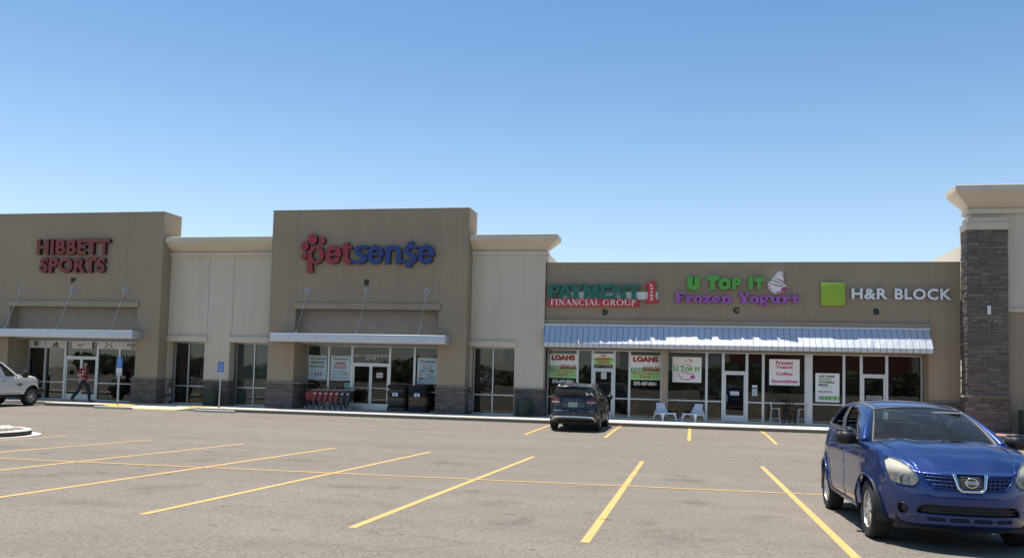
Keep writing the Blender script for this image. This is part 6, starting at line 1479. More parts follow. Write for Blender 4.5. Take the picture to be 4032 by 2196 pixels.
    # headlights: bowl, lens and amber reflector
    for sg in (1, -1):
        p = hl if sg > 0 else mir(hl)
        L_ = panel('headlight', Lw, p, VM['hlens'], t, d=.035, off=.004)
        panel('reflector', Lw, p, VM['refl'], L_, d=.05, off=-.09)
        rim_ = [Vector(Lw(a, b)) for a, b in dense(p, .03)]; MB().tube(rim_, .008, seg=6, closed=True).build('lamp_rim', VM['trim'], L_)
        ins = [(Vector(Lw(a, b)), Vector(Lw(a, b)) + Vector((-.09, -.02 * math.copysign(1, a), 0))) for a, b in dense(p, .04)]; MB().loft([[x[0] for x in ins] + [ins[0][0]], [x[1] for x in ins] + [ins[0][1]]]).build('bowl_wall', VM['refl'], L_, fix=False)
        panel('amber_strip', Lw, [(sg * .992, .955), (sg * .962, .96), (sg * .872, .765), (sg * .900, .765)], VM['amber'], L_, d=.03, off=-.02)
        for q, r_ in ((.70, .055), (.61, .042)):
            c = Vector(B.lower(sg * q, .785)) + Vector((-.045, 0, 0)); mb = MB(); mb.lathe([(.001, -.02), (r_ * .5, -.015), (r_, .03), (r_ * 1.05, .02)], axis='x', seg=20, c=tuple(c)); mb.build('lamp_bowl', VM['refl'], L_)
        f = fog if sg > 0 else mir(fog); o = panel('fog_recess', Lw, f, VM['dark'], t, d=.03, off=-.03)
        MB().tube([Vector(Lw(a, b)) for a, b in f], .008, seg=6, closed=True).build('fog_bezel', VM['dark'], o)
        # grille: blue waffle
        g = grl if sg > 0 else mir(grl); gr = panel('grille', Lw, g, VM['dark'], t, d=.05, off=-.035); mb = MB()
        for k in range(1, 4):
            v = .70 + .16 * k / 4 + .004
            pts = [Vector(Lw(sg * u, v + (u - .15) * .02)) for u in [Y(.15 + .03 * 0) + (Y(.46) - Y(.15)) * j / 12 for j in range(13)] if inside((sg * u, v + (u - .15) * .02), g)]
            if len(pts) > 1: mb.tube([p_ + Vector((-.006, 0, 0)) for p_ in pts], .0085, seg=6)
        for k in range(0, 7):
            uu = .16 + k * .052
            pts = [Vector(Lw(sg * (uu + (.86 - z) * -.12), z)) for z in [.70 + .165 * j / 10 for j in range(11)] if inside((sg * (uu + (.86 - z) * -.12), z), g)]
            if len(pts) > 1: mb.tube([p_ + Vector((-.004, 0, 0)) for p_ in pts], .0075, seg=6)
        mb.build('grille_bar', paint, gr); MB().tube([Vector(Lw(a, b)) for a, b in dense(g, .04)], .006, seg=6, closed=True).build('grille_surround', paint, gr)
    # badge frame
    bg = panel('badge_grille', Lw, badge, VM['dark'], t, d=.04, off=-.02)
    mb = MB()
    for z in [.70 + .02 * k for k in range(8)]: mb.tube([Vector(Lw(u, z)) + Vector((-.008, 0, 0)) for u in (-.10, -.05, 0, .05, .10)], .004, seg=5)
    mb.build('grille_slat', VM['trim'], bg)
    pts = [Vector(Lw(a, b)) + Vector((.006, 0, 0)) for a, b in ((-Y(.165), .872), (-Y(.135), .725), (-Y(.10), .690), (Y(.10), .690), (Y(.135), .725), (Y(.165), .872))]
    MB().tube([pts[0], pts[0].lerp(pts[1], .5), pts[1], pts[2], pts[2].lerp(pts[3], .5), pts[3], pts[4], pts[4].lerp(pts[5], .5), pts[5]], [.020, .019, .018, .015, .015, .015, .018, .019, .020], seg=8).build('chrome_surround', VM['chrome'], bg)
    c = Vector(Lw(0, .785)) + Vector((.022, 0, 0)); mb = MB(); mb.tube([c + Vector((-.012 * math.cos(a) ** 2 * 0, .058 * math.cos(a), .052 * math.sin(a))) for a in [2 * PI * k / 28 for k in range(28)]], .0065, seg=8, closed=True)
    mb.bbox(c.x - .006, c.x + .008, -.072, .072, c.z - .014, c.z + .014, .003); e = mb.build('emblem', VM['chrome'], bg)
    v_, f_ = text_tris('NISSAN', .02); v_ = fit(v_, -.062, .062, c.z - .008, c.z + .008); poly_extrude(v_, f_, lambda a, z, d: (c.x + .0095 - d, a, z), .001).build('lettering', VM['dark'], e)
    # lower intake and slots
    it = panel('lower_intake', Lw, intake, VM['dark'], t, d=.06, off=-.06); mb = MB()
    for z in (.455, .49): mb.tube([Vector(Lw(u, z)) + Vector((-.012, 0, 0)) for u in [-.5 + k * .1 for k in range(11)]], .008, seg=6)
    mb.build('intake_bar', VM['dark'], it)
    for s_ in slots: panel('bumper_slot', Lw, s_, VM['dark'], t, d=.04, off=-.02)
    ap = [(-Y(.46), .215), (Y(.46), .215), (Y(.52), .30), (-Y(.52), .30)]; panel('front_apron', Lw, ap, VM['dark'], t, d=.06, off=-.02)
    # mirrors
    for sg in (1, -1):
        bm = bmesh.new(); bmesh.ops.create_cube(bm, size=1); bmesh.ops.bevel(bm, geom=bm.edges[:], offset=.16, segments=4, affect='EDGES')
        o = MB().bm(bm, 0, True, Matrix.Translation((-.60, sg * 1.015, 1.185)) @ Matrix.Diagonal((.16, .235, .185, 1))).build('mirror', VM['dark'], t)
        MB().tube([(-.62, sg * .86, 1.13), (-.60, sg * .95, 1.13)], [.04, .03], seg=8).build('mirror_arm', VM['dark'], o); MB().bbox(-.685, -.677, sg * .915, sg * 1.115, 1.105, 1.265, .003).build('mirror_glass', VM['chrome'], o)
    # wipers, mirror inside, dash, wheel, seats
    for y0, y1 in ((-.62, -.02), (.02, .62)):
        mb = MB(); P = [Vector(WS(y0 / .72 + (y1 - y0) / .72 * k / 6, .035 + .025 * math.sin(k))) + Vector((.012, 0, .014)) for k in range(7)]; mb.tube(P, .006, seg=6); mb.tube([P[1] + Vector((.06, 0, -.01)), P[3]], .008, seg=6); mb.build('wiper', VM['dark'], t)
    MB().add([WS(u, v) for u, v in ((-1, -.02), (1, -.02), (1, .05), (-1, .05))], [(0, 1, 2, 3)]).build('cowl', VM['dark'], t)
    mb = MB(); mb.bbox(-.95, -.30, -.74, .74, .62, 1.08, .09, seg=3); mb.bbox(-.95, -.62, .14, .58, 1.05, 1.17, .05, seg=3); mb.build('dashboard', VM['inter'], t)
    mb = MB(); cw = Vector((-1.02, .36, 1.02)); mb.tube([cw + Vector((-.07 * math.sin(a), .185 * math.cos(a), .17 * math.sin(a))) for a in [2 * PI * k / 30 for k in range(30)]], .016, seg=8, closed=True); mb.tube([cw + Vector((0, -.17, 0)), cw + Vector((.03, 0, 0)), cw + Vector((0, .17, 0))], .014); mb.tube([cw + Vector((.03, 0, 0)), cw + Vector((.2, 0, -.1))], .03); mb.build('steering_wheel', VM['dark'], t)
    for y in (-.37, .37): seat(t, -1.72, y)
    mb = MB(); mb.bbox(-2.9, -2.3, -.62, .62, .5, .66, .05); mb.bbox(-3.02, -2.84, -.62, .62, .6, 1.14, .05); [mb.bbox(-3.05, -2.95, y - .12, y + .12, 1.14, 1.30, .03) for y in (-.4, .4)]; mb.build('rear_bench', VM['inter2'], t)
    MB().bbox(-1.02, -.99, -.11, .11, 1.43, 1.49, .01).build('inside_mirror', VM['dark'], t)
    MB().bbox(-1.18, -.97, .17, .52, 1.515, 1.53, .006).build('sun_visor', simple('visor_cloth', (0.36, 0.38, 0.34), .9), t)
    MB().add([(-1.25, -.54, 1.51), (-1.25, .54, 1.51), (-3.3, .52, 1.50), (-3.3, -.52, 1.50)], [(0, 1, 2, 3)]).build('headlining', simple('headlining_cloth', (0.22, 0.22, 0.21), .95), t)
    # broken front wing seam and scuffs of bare plastic below the headlight corner
    panel('scuff', Lw, [(-U(.40), .72), (-(U(.52)), .755), (-(U(.50)), .735), (-U(.42), .70)], VM['trim'], t, d=.03, off=.003)
    return t
blue = blue_crossover()

# ---- dark crossover nosed up to the kerb -----------------------------------------------------
def dark_crossover():
    t = thing('parked_car', 'dark grey crossover parked nose in at the kerb before the loan shop', 'car')
    X0, Yh = -4.11, 34.50   # front hub; the car looks away from the viewer
    t.matrix_world = Matrix(((0, -1, 0, X0), (1, 0, 0, Yh), (0, 0, 1, -0.15), (0, 0, 0, 1)))
    paint = car_paint('charcoal_metallic_paint', (0.020, 0.021, 0.024), 0.55, 0.26, 0.05)
    R = 0.362
    S = dict(W=0.905, fx=-0.3, fa=1.25, fn=2.8, rx=-2.35, ra=1.46, rn=4.2, hubs=(0.0, -2.86), R=R, arch=0.43, flare=0.022,
             ky=[(0.2, .90), (0.32, .965), (0.5, 1.0), (0.85, 1.0), (1.0, .975), (1.15, .945), (1.3, .91)],
             dxf=[(0.2, -.15), (0.4, 0.0), (0.8, .0), (1.0, -.08), (1.2, -.3)],
             dxr=[(0.2, -.16), (0.34, -.06), (0.46, 0.02), (0.60, 0.03), (0.70, .03), (0.74, -.02), (0.82, -.05), (1.0, -.06), (1.14, -.09), (1.22, -.13), (1.3, -.17)],
             top=[(1.0, .86), (.8, .94), (0.3, 1.03), (0.0, 1.07), (-0.4, 1.12), (-1.5, 1.17), (-2.6, 1.22), (-3.3, 1.245), (-3.9, 1.25)], crease=[(0.98, .05, .012)])
    B = Body(S); U = B.u_at_x; Lw = B.low; uw = B.len; Yr = lambda y: B.u_at_y(y, True)
    bot = [(0, .28), (uw * .3, .30), (uw * .8, .33), (uw, .36)]
    top = [(u, B.zs(u)) for u in [uw * k / 60 for k in range(61)]]
    outer = [(-u, crv(bot, u)) for u in [uw * k / 50 for k in range(50, 0, -1)]] + [(u, crv(bot, u)) for u in [uw * k / 50 for k in range(51)]] + top[::-1] + [(-u, z) for u, z in top[1:]]
    holes = [B.arch_poly(x, s) for s in (1, -1) for x in (0.0, -2.86)]
    dA, dB = rpoly([(-.30, .40), (-.42, B.zs(U(-.42)) - .004), (-1.42, B.zs(U(-1.42)) - .004), (-1.42, .36), (-.5, .36)], .03), rpoly([(-1.44, .36), (-1.44, B.zs(U(-1.44)) - .004), (-2.52, B.zs(U(-2.52)) - .004), (-2.45, .95), (-2.30, .5), (-2.2, .36)], .03)
    mir = lambda p: [(-a, b) for a, b in p][::-1]
    for d in (dA, dB): holes += [B.side(d), mir(B.side(d))]
    panel('body', Lw, outer, paint, t, holes, d=.06, thick=.02)
    for nm, d in (('front_door', dA), ('rear_door', dB)):
        for sg in (1, -1):
            q = [(a, b) for a, b in B.side(d)]; c = (sum(a for a, b in q) / len(q), sum(b for a, b in q) / len(q)); q = [(c[0] + (a - c[0]) * .993, c[1] + (b - c[1]) * .993) for a, b in q]
            o = panel(nm, Lw, q if sg > 0 else mir(q), paint, t, d=.07, thick=.03); xh = -1.22 if nm[0] == 'f' else -2.30
            pa, pb = Vector(B.lower(sg * U(xh), 1.0)), Vector(B.lower(sg * U(xh - .17), 1.005)); n = Vector((0, sg * .035, 0)); MB().tube([pa, pa + n, pb + n, pb], .012, seg=6).build('handle', paint, o)
    for sg in (1, -1):
        for xc in (0, -2.86):
            mb = MB(); mb.lathe([(.45, .88), (.45, .55), (.02, .55)], axis='y', seg=28, c=(xc, 0, R)); mb.v = [(a, sg * b, c) for a, b, c in mb.v]; mb.f, mb.m, mb.sm = zip(*[(f_, m_, s_) for f_, m_, s_ in zip(mb.f, mb.m, mb.sm) if min(mb.v[i_][2] for i_ in f_) > R * .55]); mb.build('wheel_housing', VM['dark'], t, fix=False)
            tyre_wheel(t, xc, sg * .785, R, .24, .225, sg, dict(n=5, w0=.24, w1=.34, hub=.26, twin=(0,)), VM)
    MB().box(-3.35, .75, -.70, .70, .24, .45).build('floor_pan', VM['dark'], t)
    mb = MB(); mb.tube([(-3.0, -.3, .27), (-3.55, -.42, .27)], .05); mb.tube([(-3.0, .30, .24), (-3.4, .1, .24)], .06); mb.box(-2.92, -2.80, -.65, .65, .26, .36); mb.build('exhaust', VM['dark'], t)
    def hoodf(u, w):
        x, y, z = B.lower(u, B.zs(u)); return (x + .12 * (1 - w * w) * min(1, max(0, (.6 - x))), w * y, z + .05 * (1 - w * w) * min(1, max(0, 1 - x)))
    H = Surf(hoodf, (0, 0, 1), (U(.3), 0)); panel('hood', H, [(.02 + (U(-.42) - .02) * k / 20, 1) for k in range(21)] + [(.02 + (U(-.42) - .02) * k / 20, -1) for k in range(20, -1, -1)], paint, t, d=.08)
    belt = lambda u: Vector(B.lower(u, B.zs(u)))
    RL = [(0, (-1.15, .60, 1.54)), (.15, (-1.5, .63, 1.60)), (.4, (-2.1, .64, 1.63)), (.7, (-2.9, .625, 1.62)), (.9, (-3.4, .60, 1.58)), (1, (-3.62, .585, 1.555))]
    rail = lambda u: Vector(tuple(crv([(a, b[i]) for a, b in RL], u) for i in range(3)))
    ub0, ub1 = U(-.38), U(-3.66)
    def ghf(sg):
        def f(u, v):
            p = (belt(ub0 + (ub1 - ub0) * u)).lerp(rail(u), v); k = 4 * v * (1 - v); return (p.x + .05 * k * max(0, .25 - u), sg * (p.y + .03 * k), p.z)
        return Surf(f, (0, sg, .2), (.5, .5))
    w1, w2, w3 = rpoly([(.07, .06), (.33, .06), (.36, .90), (.22, .90), (.12, .6)], .012), rpoly([(.355, .06), (.62, .06), (.61, .90), (.385, .90)], .012), rpoly([(.645, .06), (.93, .10), (.90, .86), (.635, .90)], .02)
    for sg in (1, -1):
        G = ghf(sg); panel('side_pillar', G, rect(0, 1, 0, 1), paint, t, [w1, w2, w3], d=.05, thick=.03)
        for w in (w1, w2, w3): panel('window', G, w, VM['tglass'], t, d=.07, off=-.008); MB().tube([Vector(G(a, b)) for a, b in dense(w, .05)], .010, seg=5, closed=True).build('window_seal', VM['seal'], t)
        pts = [Vector(rail(u)) for u in [.12 + .8 * k / 16 for k in range(17)]]; pts = [Vector((p.x, sg * (p.y - .03), p.z + .065)) for p in pts]; pts = [pts[0] - Vector((-.06, 0, .06))] + pts + [pts[-1] - Vector((.05, 0, .05))]
        MB().tube(pts, .018, seg=8).build('roof_rail', VM['chrome'], t)
    def rooff(u, w):
        r = rail(u); return (r.x + .06 * (1 - w * w) * (1 - u), r.y * w, r.z + (1 - abs(w) ** 2.5) * (.075 - .03 * u))
    RS = Surf(rooff, (0, 0, 1), (.5, 0)); panel('roof', RS, rect(0, 1, -1, 1), paint, t, d=.07)
    def wsf(u, v):
        b = Vector((-.15 - .25 * u * u, .75 * u, 1.13)); r = Vector(rooff(0, u)); p = b.lerp(r, v); return (p.x + .04 * 4 * v * (1 - v), p.y, p.z)
    WS = Surf(wsf, (1, 0, 1), (0, .5)); panel('windscreen', WS, rect(-1, 1, 0, 1), VM['tglass'], t, d=.1)
    for sg in (1, -1): MB().loft([[Vector(WS(sg, k / 8)), Vector(ghf(sg)(0, k / 8))] for k in range(9)]).build('a_pillar', paint, t, fix=False)
    # tailgate: glass above, plate recess, lamps
    zt = B.zs(uw)
    def tgf(u, v):
        b = Vector(B.lower(math.copysign(Yr(.86 * abs(u)), u) if abs(u) > .01 else uw, zt)); b.y = abs(b.y) * (1 if u > 0 else -1) if abs(u) > .01 else 0
        r = Vector(rooff(1, u)); p = b.lerp(r, v); k = 4 * v * (1 - v); return (p.x - .045 * k, p.y, p.z + .01 * k)
    TG = Surf(tgf, (-1, 0, .4), (.1, .5)); rg = rpoly([(-.90, .03), (.90, .03), (.93, .90), (-.93, .90)], .05)
    panel('tailgate', TG, rect(-1, 1, 0, 1), paint, t, [rg], d=.08, thick=.02); panel('rear_window', TG, rg, VM['tglass'], t, d=.1, off=.003)
    for sg in (1, -1): MB().loft([[Vector(ghf(sg)(1, k / 10)), Vector(TG(sg, k / 10))] for k in range(11)]).build('d_pillar', paint, t, fix=False)
    mb = MB(); mb.loft([[Vector(rooff(1, w)) + Vector((dx, 0, dz)) for w in [-.93 + 1.86 * k / 14 for k in range(15)]] for dx, dz in ((.12, .004), (0, .012), (-.10, -.01), (-.12, -.03), (-.02, -.035))]); sp = mb.build('spoiler', paint, t, fix=False)
    MB().bbox(-3.745, -3.725, -.16, .16, 1.575, 1.60, .004).build('brake_lamp', VM['tail'], sp)
    MB().tube([(-2.9, 0, 1.70), (-2.98, 0, 1.745), (-3.0, 0, 1.70)], [.03, .012, .02]).build('antenna', VM['dark'], t)
    def rp(y, z): return ((Yr(abs(y)) if y >= 0 else -Yr(abs(y))), z)
    for sg in (1, -1):
        lamp = rpoly([rp(sg * .46, .985), rp(sg * .485, 1.10), rp(sg * .60, 1.16), rp(sg * .80, 1.185), (sg * U(-3.52), 1.19), (sg * U(-3.48), 1.12), (sg * U(-3.50), .97), rp(sg * .80, .955)], .02)
        L_ = panel('tail_lamp', Lw, lamp, VM['tail'], t, d=.04, off=.012); panel('reversing_lamp', Lw, rpoly([rp(sg * .49, 1.0), rp(sg * .49, 1.035), rp(sg * .80, 1.03), rp(sg * .80, .995)], .01), VM['tailw'], L_, d=.04, off=.016)
        panel('reflector', Lw, rpoly([rp(sg * .70, .50), rp(sg * .70, .565), rp(sg * .84, .575), rp(sg * .85, .51)], .01), VM['tail'], t, d=.04, off=.006)
        p = MB().tube([Vector(Lw(*rp(sg * y, .925))) + Vector((-.01, 0, 0)) for y in (.50, .58, .66)], .006, seg=5).build('badge', VM['chrome'], t)
        # door mirror
        bm = bmesh.new(); bmesh.ops.create_cube(bm, size=1); bmesh.ops.bevel(bm, geom=bm.edges[:], offset=.16, segments=3, affect='EDGES'); MB().bm(bm, 0, True, Matrix.Translation((-.52, sg * 1.0, 1.17)) @ Matrix.Diagonal((.15, .22, .17, 1))).build('mirror', VM['dark'], t)
        panel('headlight', Lw, [(sg * B.u_at_y(.45), .74), (sg * B.u_at_y(.5), .86), (sg * U(.45), .92), (sg * U(.5), .8)], VM['refl'], t, d=.06, off=.006)
    # plate recess, plate, lettering, step, chrome bar
    rc = panel('plate_recess', Lw, rpoly([rp(-.44, 1.04), rp(.44, 1.04), rp(.40, .84), rp(-.40, .84)], .03), VM['dark'], t, d=.05, off=.004)
    xb = B.lower(uw, .94)[0]
    MB().bbox(xb - .035, xb - .02, -.155, .155, .865, 1.015, .006).build('number_plate', VM['plate'], t); MB().box(xb - .037, xb - .0355, -.10, .10, .92, .965).build('plate_digits', VM['platey'], t)
    mb = MB()
    for z in (.868, 1.008): mb.box(xb - .037, xb - .02, -.155, .155, z - .006, z + .006)
    for y in (-.152, .152): mb.box(xb - .037, xb - .02, y - .006, y + .006, .87, 1.01)
    mb.build('plate_frame', VM['chrome'], t)
    v, f = text_tris('DODGE', .0, space=2.6); v = fit(v, -.26, .26, 1.085, 1.115); xr = B.lower(uw, 1.1)[0] - .008
    poly_extrude(v, f, lambda a, z, d: (xr + d, -a, z), .004).build('lettering', VM['chrome'], t)
    MB().loft([[Vector(Lw(*rp(y, z))) + Vector((-.012, 0, 0)) for y in [-.74 + 1.48 * k / 20 for k in range(21)]] for z in (.715, .735)]).build('bumper_step', VM['chrome'], t, fix=False)
    P = [(-.80, .345), (-.76, .44), (-.66, .50), (-.4, .515), (0, .52), (.4, .515), (.66, .50), (.76, .44), (.80, .345)]
    MB().loft([[Vector(Lw(*rp(y, z + dz))) + Vector((-.02 - k_, 0, 0)) for y, z in P] for dz, k_ in ((-.045, 0), (-.03, .025), (.0, .03), (.028, .012))]).build('chrome_bumper_bar', VM['chrome'], t, fix=False)
    panel('lower_valance', Lw, [rp(-.74, .30), rp(.74, .30), rp(.70, .46), rp(-.70, .46)], VM['dark'], t, d=.07, off=.006)
    wp = [Vector(TG(u, v)) + Vector((-.02, 0, 0)) for u, v in ((-.12, -.02), (-.10, .10), (.1, .16), (.45, .17))]; MB().tube([(p.x, -p.y if False else p.y, p.z) for p in wp], [.02, .016, .012, .008], seg=6).build('rear_wiper', VM['dark'], t)
    # white sticker with mirrored arcs on the glass
    mb = MB(); q = []
    for sg in (-1, 1):
        for vs in (-1, 1): q.append([(sg * .015, 0), (sg * .05, vs * .012), (sg * .10, vs * .075), (sg * .115, vs * .03), (sg * .10, 0)])
    v, f = union2d(q + [rect(-.05, .05, -.012, .012)]); mb.add([Vector(TG(-.74 - a / .72, .17 + b / .34)) + Vector((-.012, 0, .004)) for a, b in v], f); mb.build('sticker', M['white'], t, fix=False)
    for y in (-.37, .37): seat(t, -1.65, y, .6)
    return t
suv = dark_crossover()

# ---- white pickup at the left edge -----------------------------------------------------------
def white_pickup():
    t = thing('pickup_truck', 'white heavy pickup with amber roof lamp nosed in before the sports shop', 'truck')
    X0, Y0 = -30.42, 34.62   # front hub centre line; nosed in to the kerb, right flank to the viewer
    t.matrix_world = Matrix(((0, -1, 0, X0), (1, 0, 0, Y0), (0, 0, 1, -0.15), (0, 0, 0, 1)))
    paint = car_paint('white_truck_paint', (0.66, 0.66, 0.65), 0.0, 0.35, 0.10)
    R = 0.42
    S = dict(W=0.995, fx=-0.25, fa=0.83, fn=5.5, rx=-4.2, ra=.9, rn=8, hubs=(0.0, -3.96), R=R, arch=0.52, flare=0.03,
             ky=[(0.4, .945), (0.55, .97), (0.8, 1.0), (1.0, 1.0), (1.18, .985), (1.26, .955), (1.34, .93), (1.6, .9)],
             dxf=[(0.4, -.05), (0.7, 0.0), (1.0, -.01), (1.2, -.10), (1.35, -.22)], dxr=[(0.3, 0), (1.5, 0)],
             top=[(.6, 1.22), (.35, 1.29), (0.0, 1.32), (-.7, 1.33), (-1.0, 1.33), (-5.2, 1.36)], crease=[(1.20, .025, -.016), (.70, .04, .01)])
    B = Body(S); U = B.u_at_x; Lw = B.low; uw = B.len; Yf = lambda y: B.u_at_y(y)
    top = [(u, B.zs(u)) for u in [uw * k / 50 for k in range(51)]]
    zb = lambda u: crv([(0, .78), (U(.40), .78), (U(.3), .62), (U(-.5), .52), (uw, .56)], u)
    outer = [(-u, zb(u)) for u in [uw * k / 60 for k in range(60, 0, -1)]] + [(u, zb(u)) for u in [uw * k / 60 for k in range(61)]] + top[::-1] + [(-u, z) for u, z in top[1:]]
    mir = lambda p: [(-a, b) for a, b in p][::-1]
    d1 = rpoly([(-.62, .56), (-.78, B.zs(U(-.78)) - .006), (-1.90, B.zs(U(-1.9)) - .006), (-1.90, .56)], .05)
    grille = rpoly([(-Yf(.62), .86), (Yf(.62), .86), (Yf(.62), 1.20), (-Yf(.62), 1.20)], .05)
    hl = rpoly([(Yf(.66), .95), (Yf(.66), 1.20), (U(.40), 1.235), (U(.33), 1.18), (U(.42), 1.06), (U(.45), .95)], .02)
    holes = [B.arch_poly(x, s) for s in (1, -1) for x in (0.0, -3.96)] + [B.side(d1), mir(B.side(d1)), grille, hl, mir(hl)]
    panel('body', Lw, outer, paint, t, holes, d=.07, thick=.02)
    for sg in (1, -1):
        q = B.side(d1); c = (sum(a for a, b in q) / len(q), sum(b for a, b in q) / len(q)); q = [(c[0] + (a - c[0]) * .994, c[1] + (b - c[1]) * .994) for a, b in q]
        o = panel('front_door', Lw, q if sg > 0 else mir(q), paint, t, d=.08, thick=.03); n = Vector((0, sg * .04, 0)); pa, pb = Vector(B.lower(sg * U(-1.62), 1.10)), Vector(B.lower(sg * U(-1.80), 1.10)); MB().tube([pa, pa + n, pb + n, pb], .014, seg=6).build('handle', VM['dark'], o)
        e = MB(); e.bbox(-.98, -.58, -.006, .006, .94, .98, .004); e.lathe([(.001, -.01), (.075, -.01), (.08, 0), (.001, 0.001)], axis='y', seg=20, c=(-.78, 0, .96)); m_ = e.build('wing_badge', VM['trim'], t); m_.location = (0, sg * (B.lower(U(-.78), .96)[1] + .008), 0)
        h = panel('headlight', Lw, hl if sg > 0 else mir(hl), VM['refl'], t, d=.05, off=-.01); panel('amber_lamp', Lw, [(sg * U(.47), .95), (sg * U(.43), 1.18), (sg * U(.35), 1.16), (sg * U(.44), .96)], VM['amber'], h, d=.05, off=.004)
        for xc in (0, -3.96):
            mb = MB(); mb.lathe([(.535, .96), (.535, .60), (.02, .60)], axis='y', seg=28, c=(xc, 0, R + .03)); mb.v = [(a, sg * b, c) for a, b, c in mb.v]; mb.f, mb.m, mb.sm = zip(*[(f_, m_, s_) for f_, m_, s_ in zip(mb.f, mb.m, mb.sm) if min(mb.v[i_][2] for i_ in f_) > R * .55]); mb.build('wheel_housing', VM['dark'], t, fix=False)
            tyre_wheel(t, xc, sg * .84, R, .265, .27, sg, dict(n=8, w0=.13, w1=.20, hub=.36, rot=.1), VM)
    MB().box(-5.0, .45, -.55, .55, .45, .70).build('chassis', VM['dark'], t); MB().bbox(-3.3, -.75, -1.02, -.90, .40, .46, .015).build('running_board', VM['dark'], t); MB().bbox(-3.3, -.75, .90, 1.02, .40, .46, .015).build('running_board', VM['dark'], t)
    panel('grille', Lw, grille, VM['dark'], t, d=.08, off=-.03)
    mb = MB(); mb.bbox(.38, .80, -.95, .95, .50, .80, .06); mb.build('bumper', VM['dark'], t)
    mb = MB()
    for y in (-.32, .32): mb.tube([(.76, y, .62), (.80, y, .9), (.74, y, 1.22)], .035)
    for z in (.86, 1.02, 1.18): mb.tube([(.66, -.72, z), (.78, -.5, z), (.80, 0, z), (.78, .5, z), (.66, .72, z)], .025)
    for sg in (-1, 1): mb.tube([(.66, sg * .72, .86), (.60, sg * .86, 1.02), (.66, sg * .72, 1.18)], .025)
    mb.build('grille_guard', VM['dark'], t)
    def hoodf(u, w):
        x, y, z = B.lower(u, B.zs(u)); return (x, w * y, z + .085 * (1 - abs(w) ** 4) * min(1, max(0, (.62 - x) / .35)))
    H = Surf(hoodf, (0, 0, 1), (U(-.2), 0)); ul = [.02 + (U(-.98) - .02) * k / 24 for k in range(25)]; panel('hood', H, [(u, 1) for u in ul] + [(u, -1) for u in ul[::-1]], paint, t, d=.07)
    belt = lambda u: Vector(B.lower(u, B.zs(u)))
    RL = [(0, (-1.62, .74, 1.93)), (.3, (-2.0, .77, 1.965)), (.7, (-2.6, .77, 1.975)), (1, (-3.25, .75, 1.955))]
    rail = lambda u: Vector(tuple(crv([(a, b[i]) for a, b in RL], u) for i in range(3)))
    ub0, ub1 = U(-.80), U(-3.35)
    def ghf(sg):
        def f(u, v): p = belt(ub0 + (ub1 - ub0) * u).lerp(rail(u), v); k = 4 * v * (1 - v); return (p.x + .02 * k * max(0, .3 - u), sg * (p.y + .025 * k), p.z)
        return Surf(f, (0, sg, .2), (.5, .5))
    w1 = rpoly([(.06, .07), (.10, -.02), (.20, .02), (.44, .03), (.48, .90), (.20, .92)], .03); w1 = rpoly([(.085, .03), (.30, .03), (.25, .90), (.12, .91)], .03); w2 = rpoly([(.42, .05), (.90, .05), (.90, .90), (.38, .90)], .03)
    for sg in (1, -1):
        G = ghf(sg); panel('side_pillar', G, rect(0, 1, 0, 1), paint, t, [w1, w2], d=.05, thick=.03)
        for w in (w1, w2): panel('window', G, w, VM['tglass'], t, d=.08, off=-.01); MB().tube([Vector(G(a, b)) for a, b in dense(w, .06)], .016, seg=6, closed=True).build('window_seal', VM['seal'], t)
        bm = bmesh.new(); bmesh.ops.create_cube(bm, size=1); bmesh.ops.bevel(bm, geom=bm.edges[:], offset=.14, segments=3, affect='EDGES'); o = MB().bm(bm, 0, True, Matrix.Translation((-.72, sg * 1.20, 1.45)) @ Matrix.Diagonal((.14, .26, .36, 1))).build('mirror', VM['dark'], t)
        MB().tube([(-.78, sg * .95, 1.36), (-.72, sg * 1.12, 1.38)], .03).build('mirror_arm', VM['dark'], o); MB().bbox(-.65, -.642, sg * 1.10, sg * 1.22, 1.36, 1.44, .003).build('mirror_signal', VM['amber'], o)
        MB().add([Vector(G(-.02, .0)), Vector(G(.09, .0)), Vector(G(.09, .22)), Vector(G(.04, .12))], [(0, 1, 2, 3)]).build('mirror_sail', VM['dark'], t, fix=False)
    def rooff(u, w): r = rail(u); return (r.x + .05 * (1 - w * w) * (1 - u), r.y * w, r.z + (1 - abs(w) ** 2.6) * .045)
    panel('roof', Surf(rooff, (0, 0, 1), (.5, 0)), rect(0, 1, -1, 1), paint, t, d=.08)
    def wsf(u, v):
        b = Vector((-.74 - .10 * u * u, .86 * u, 1.36)); r = Vector(rooff(0, u)); p = b.lerp(r, v); return (p.x + .03 * 4 * v * (1 - v), p.y, p.z)
    WS = Surf(wsf, (1, 0, 1), (0, .5)); panel('windscreen', WS, rect(-1, 1, 0, 1), VM['tglass'], t, d=.1)
    for sg in (1, -1): MB().loft([[Vector(WS(sg, k / 8)), Vector(ghf(sg)(0, k / 8))] for k in range(9)]).build('a_pillar', paint, t, fix=False)
    MB().loft([[Vector(ghf(sg)(1, v)) for sg in (1, -1)] for v in (0, .5, 1)]).build('rear_panel', paint, t, fix=False)
    mb = MB(); mb.box(-5.05, -3.45, -.80, .80, .78, .84); mb.box(-3.50, -3.42, -.93, .93, .8, 1.36); mb.box(-5.08, -5.0, -.93, .93, .8, 1.36); mb.build('load_bed', paint, t)
    for x in (-1.72,): MB().bbox(x - .05, x + .05, -.05, .05, 1.99, 2.05, .012).build('roof_lamp', VM['amber'], t)
    MB().bbox(-1.80, -1.70, -.55, -.47, 1.975, 2.02, .012).build('roof_lamp', VM['amber'], t)
    for y in (-.42, .42): seat(t, -1.95, y, .95, .55, 1.55)
    MB().bbox(-1.5, -.85, -.85, .85, .9, 1.36, .06).build('dashboard', VM['inter'], t)
    return t
pickup = white_pickup()

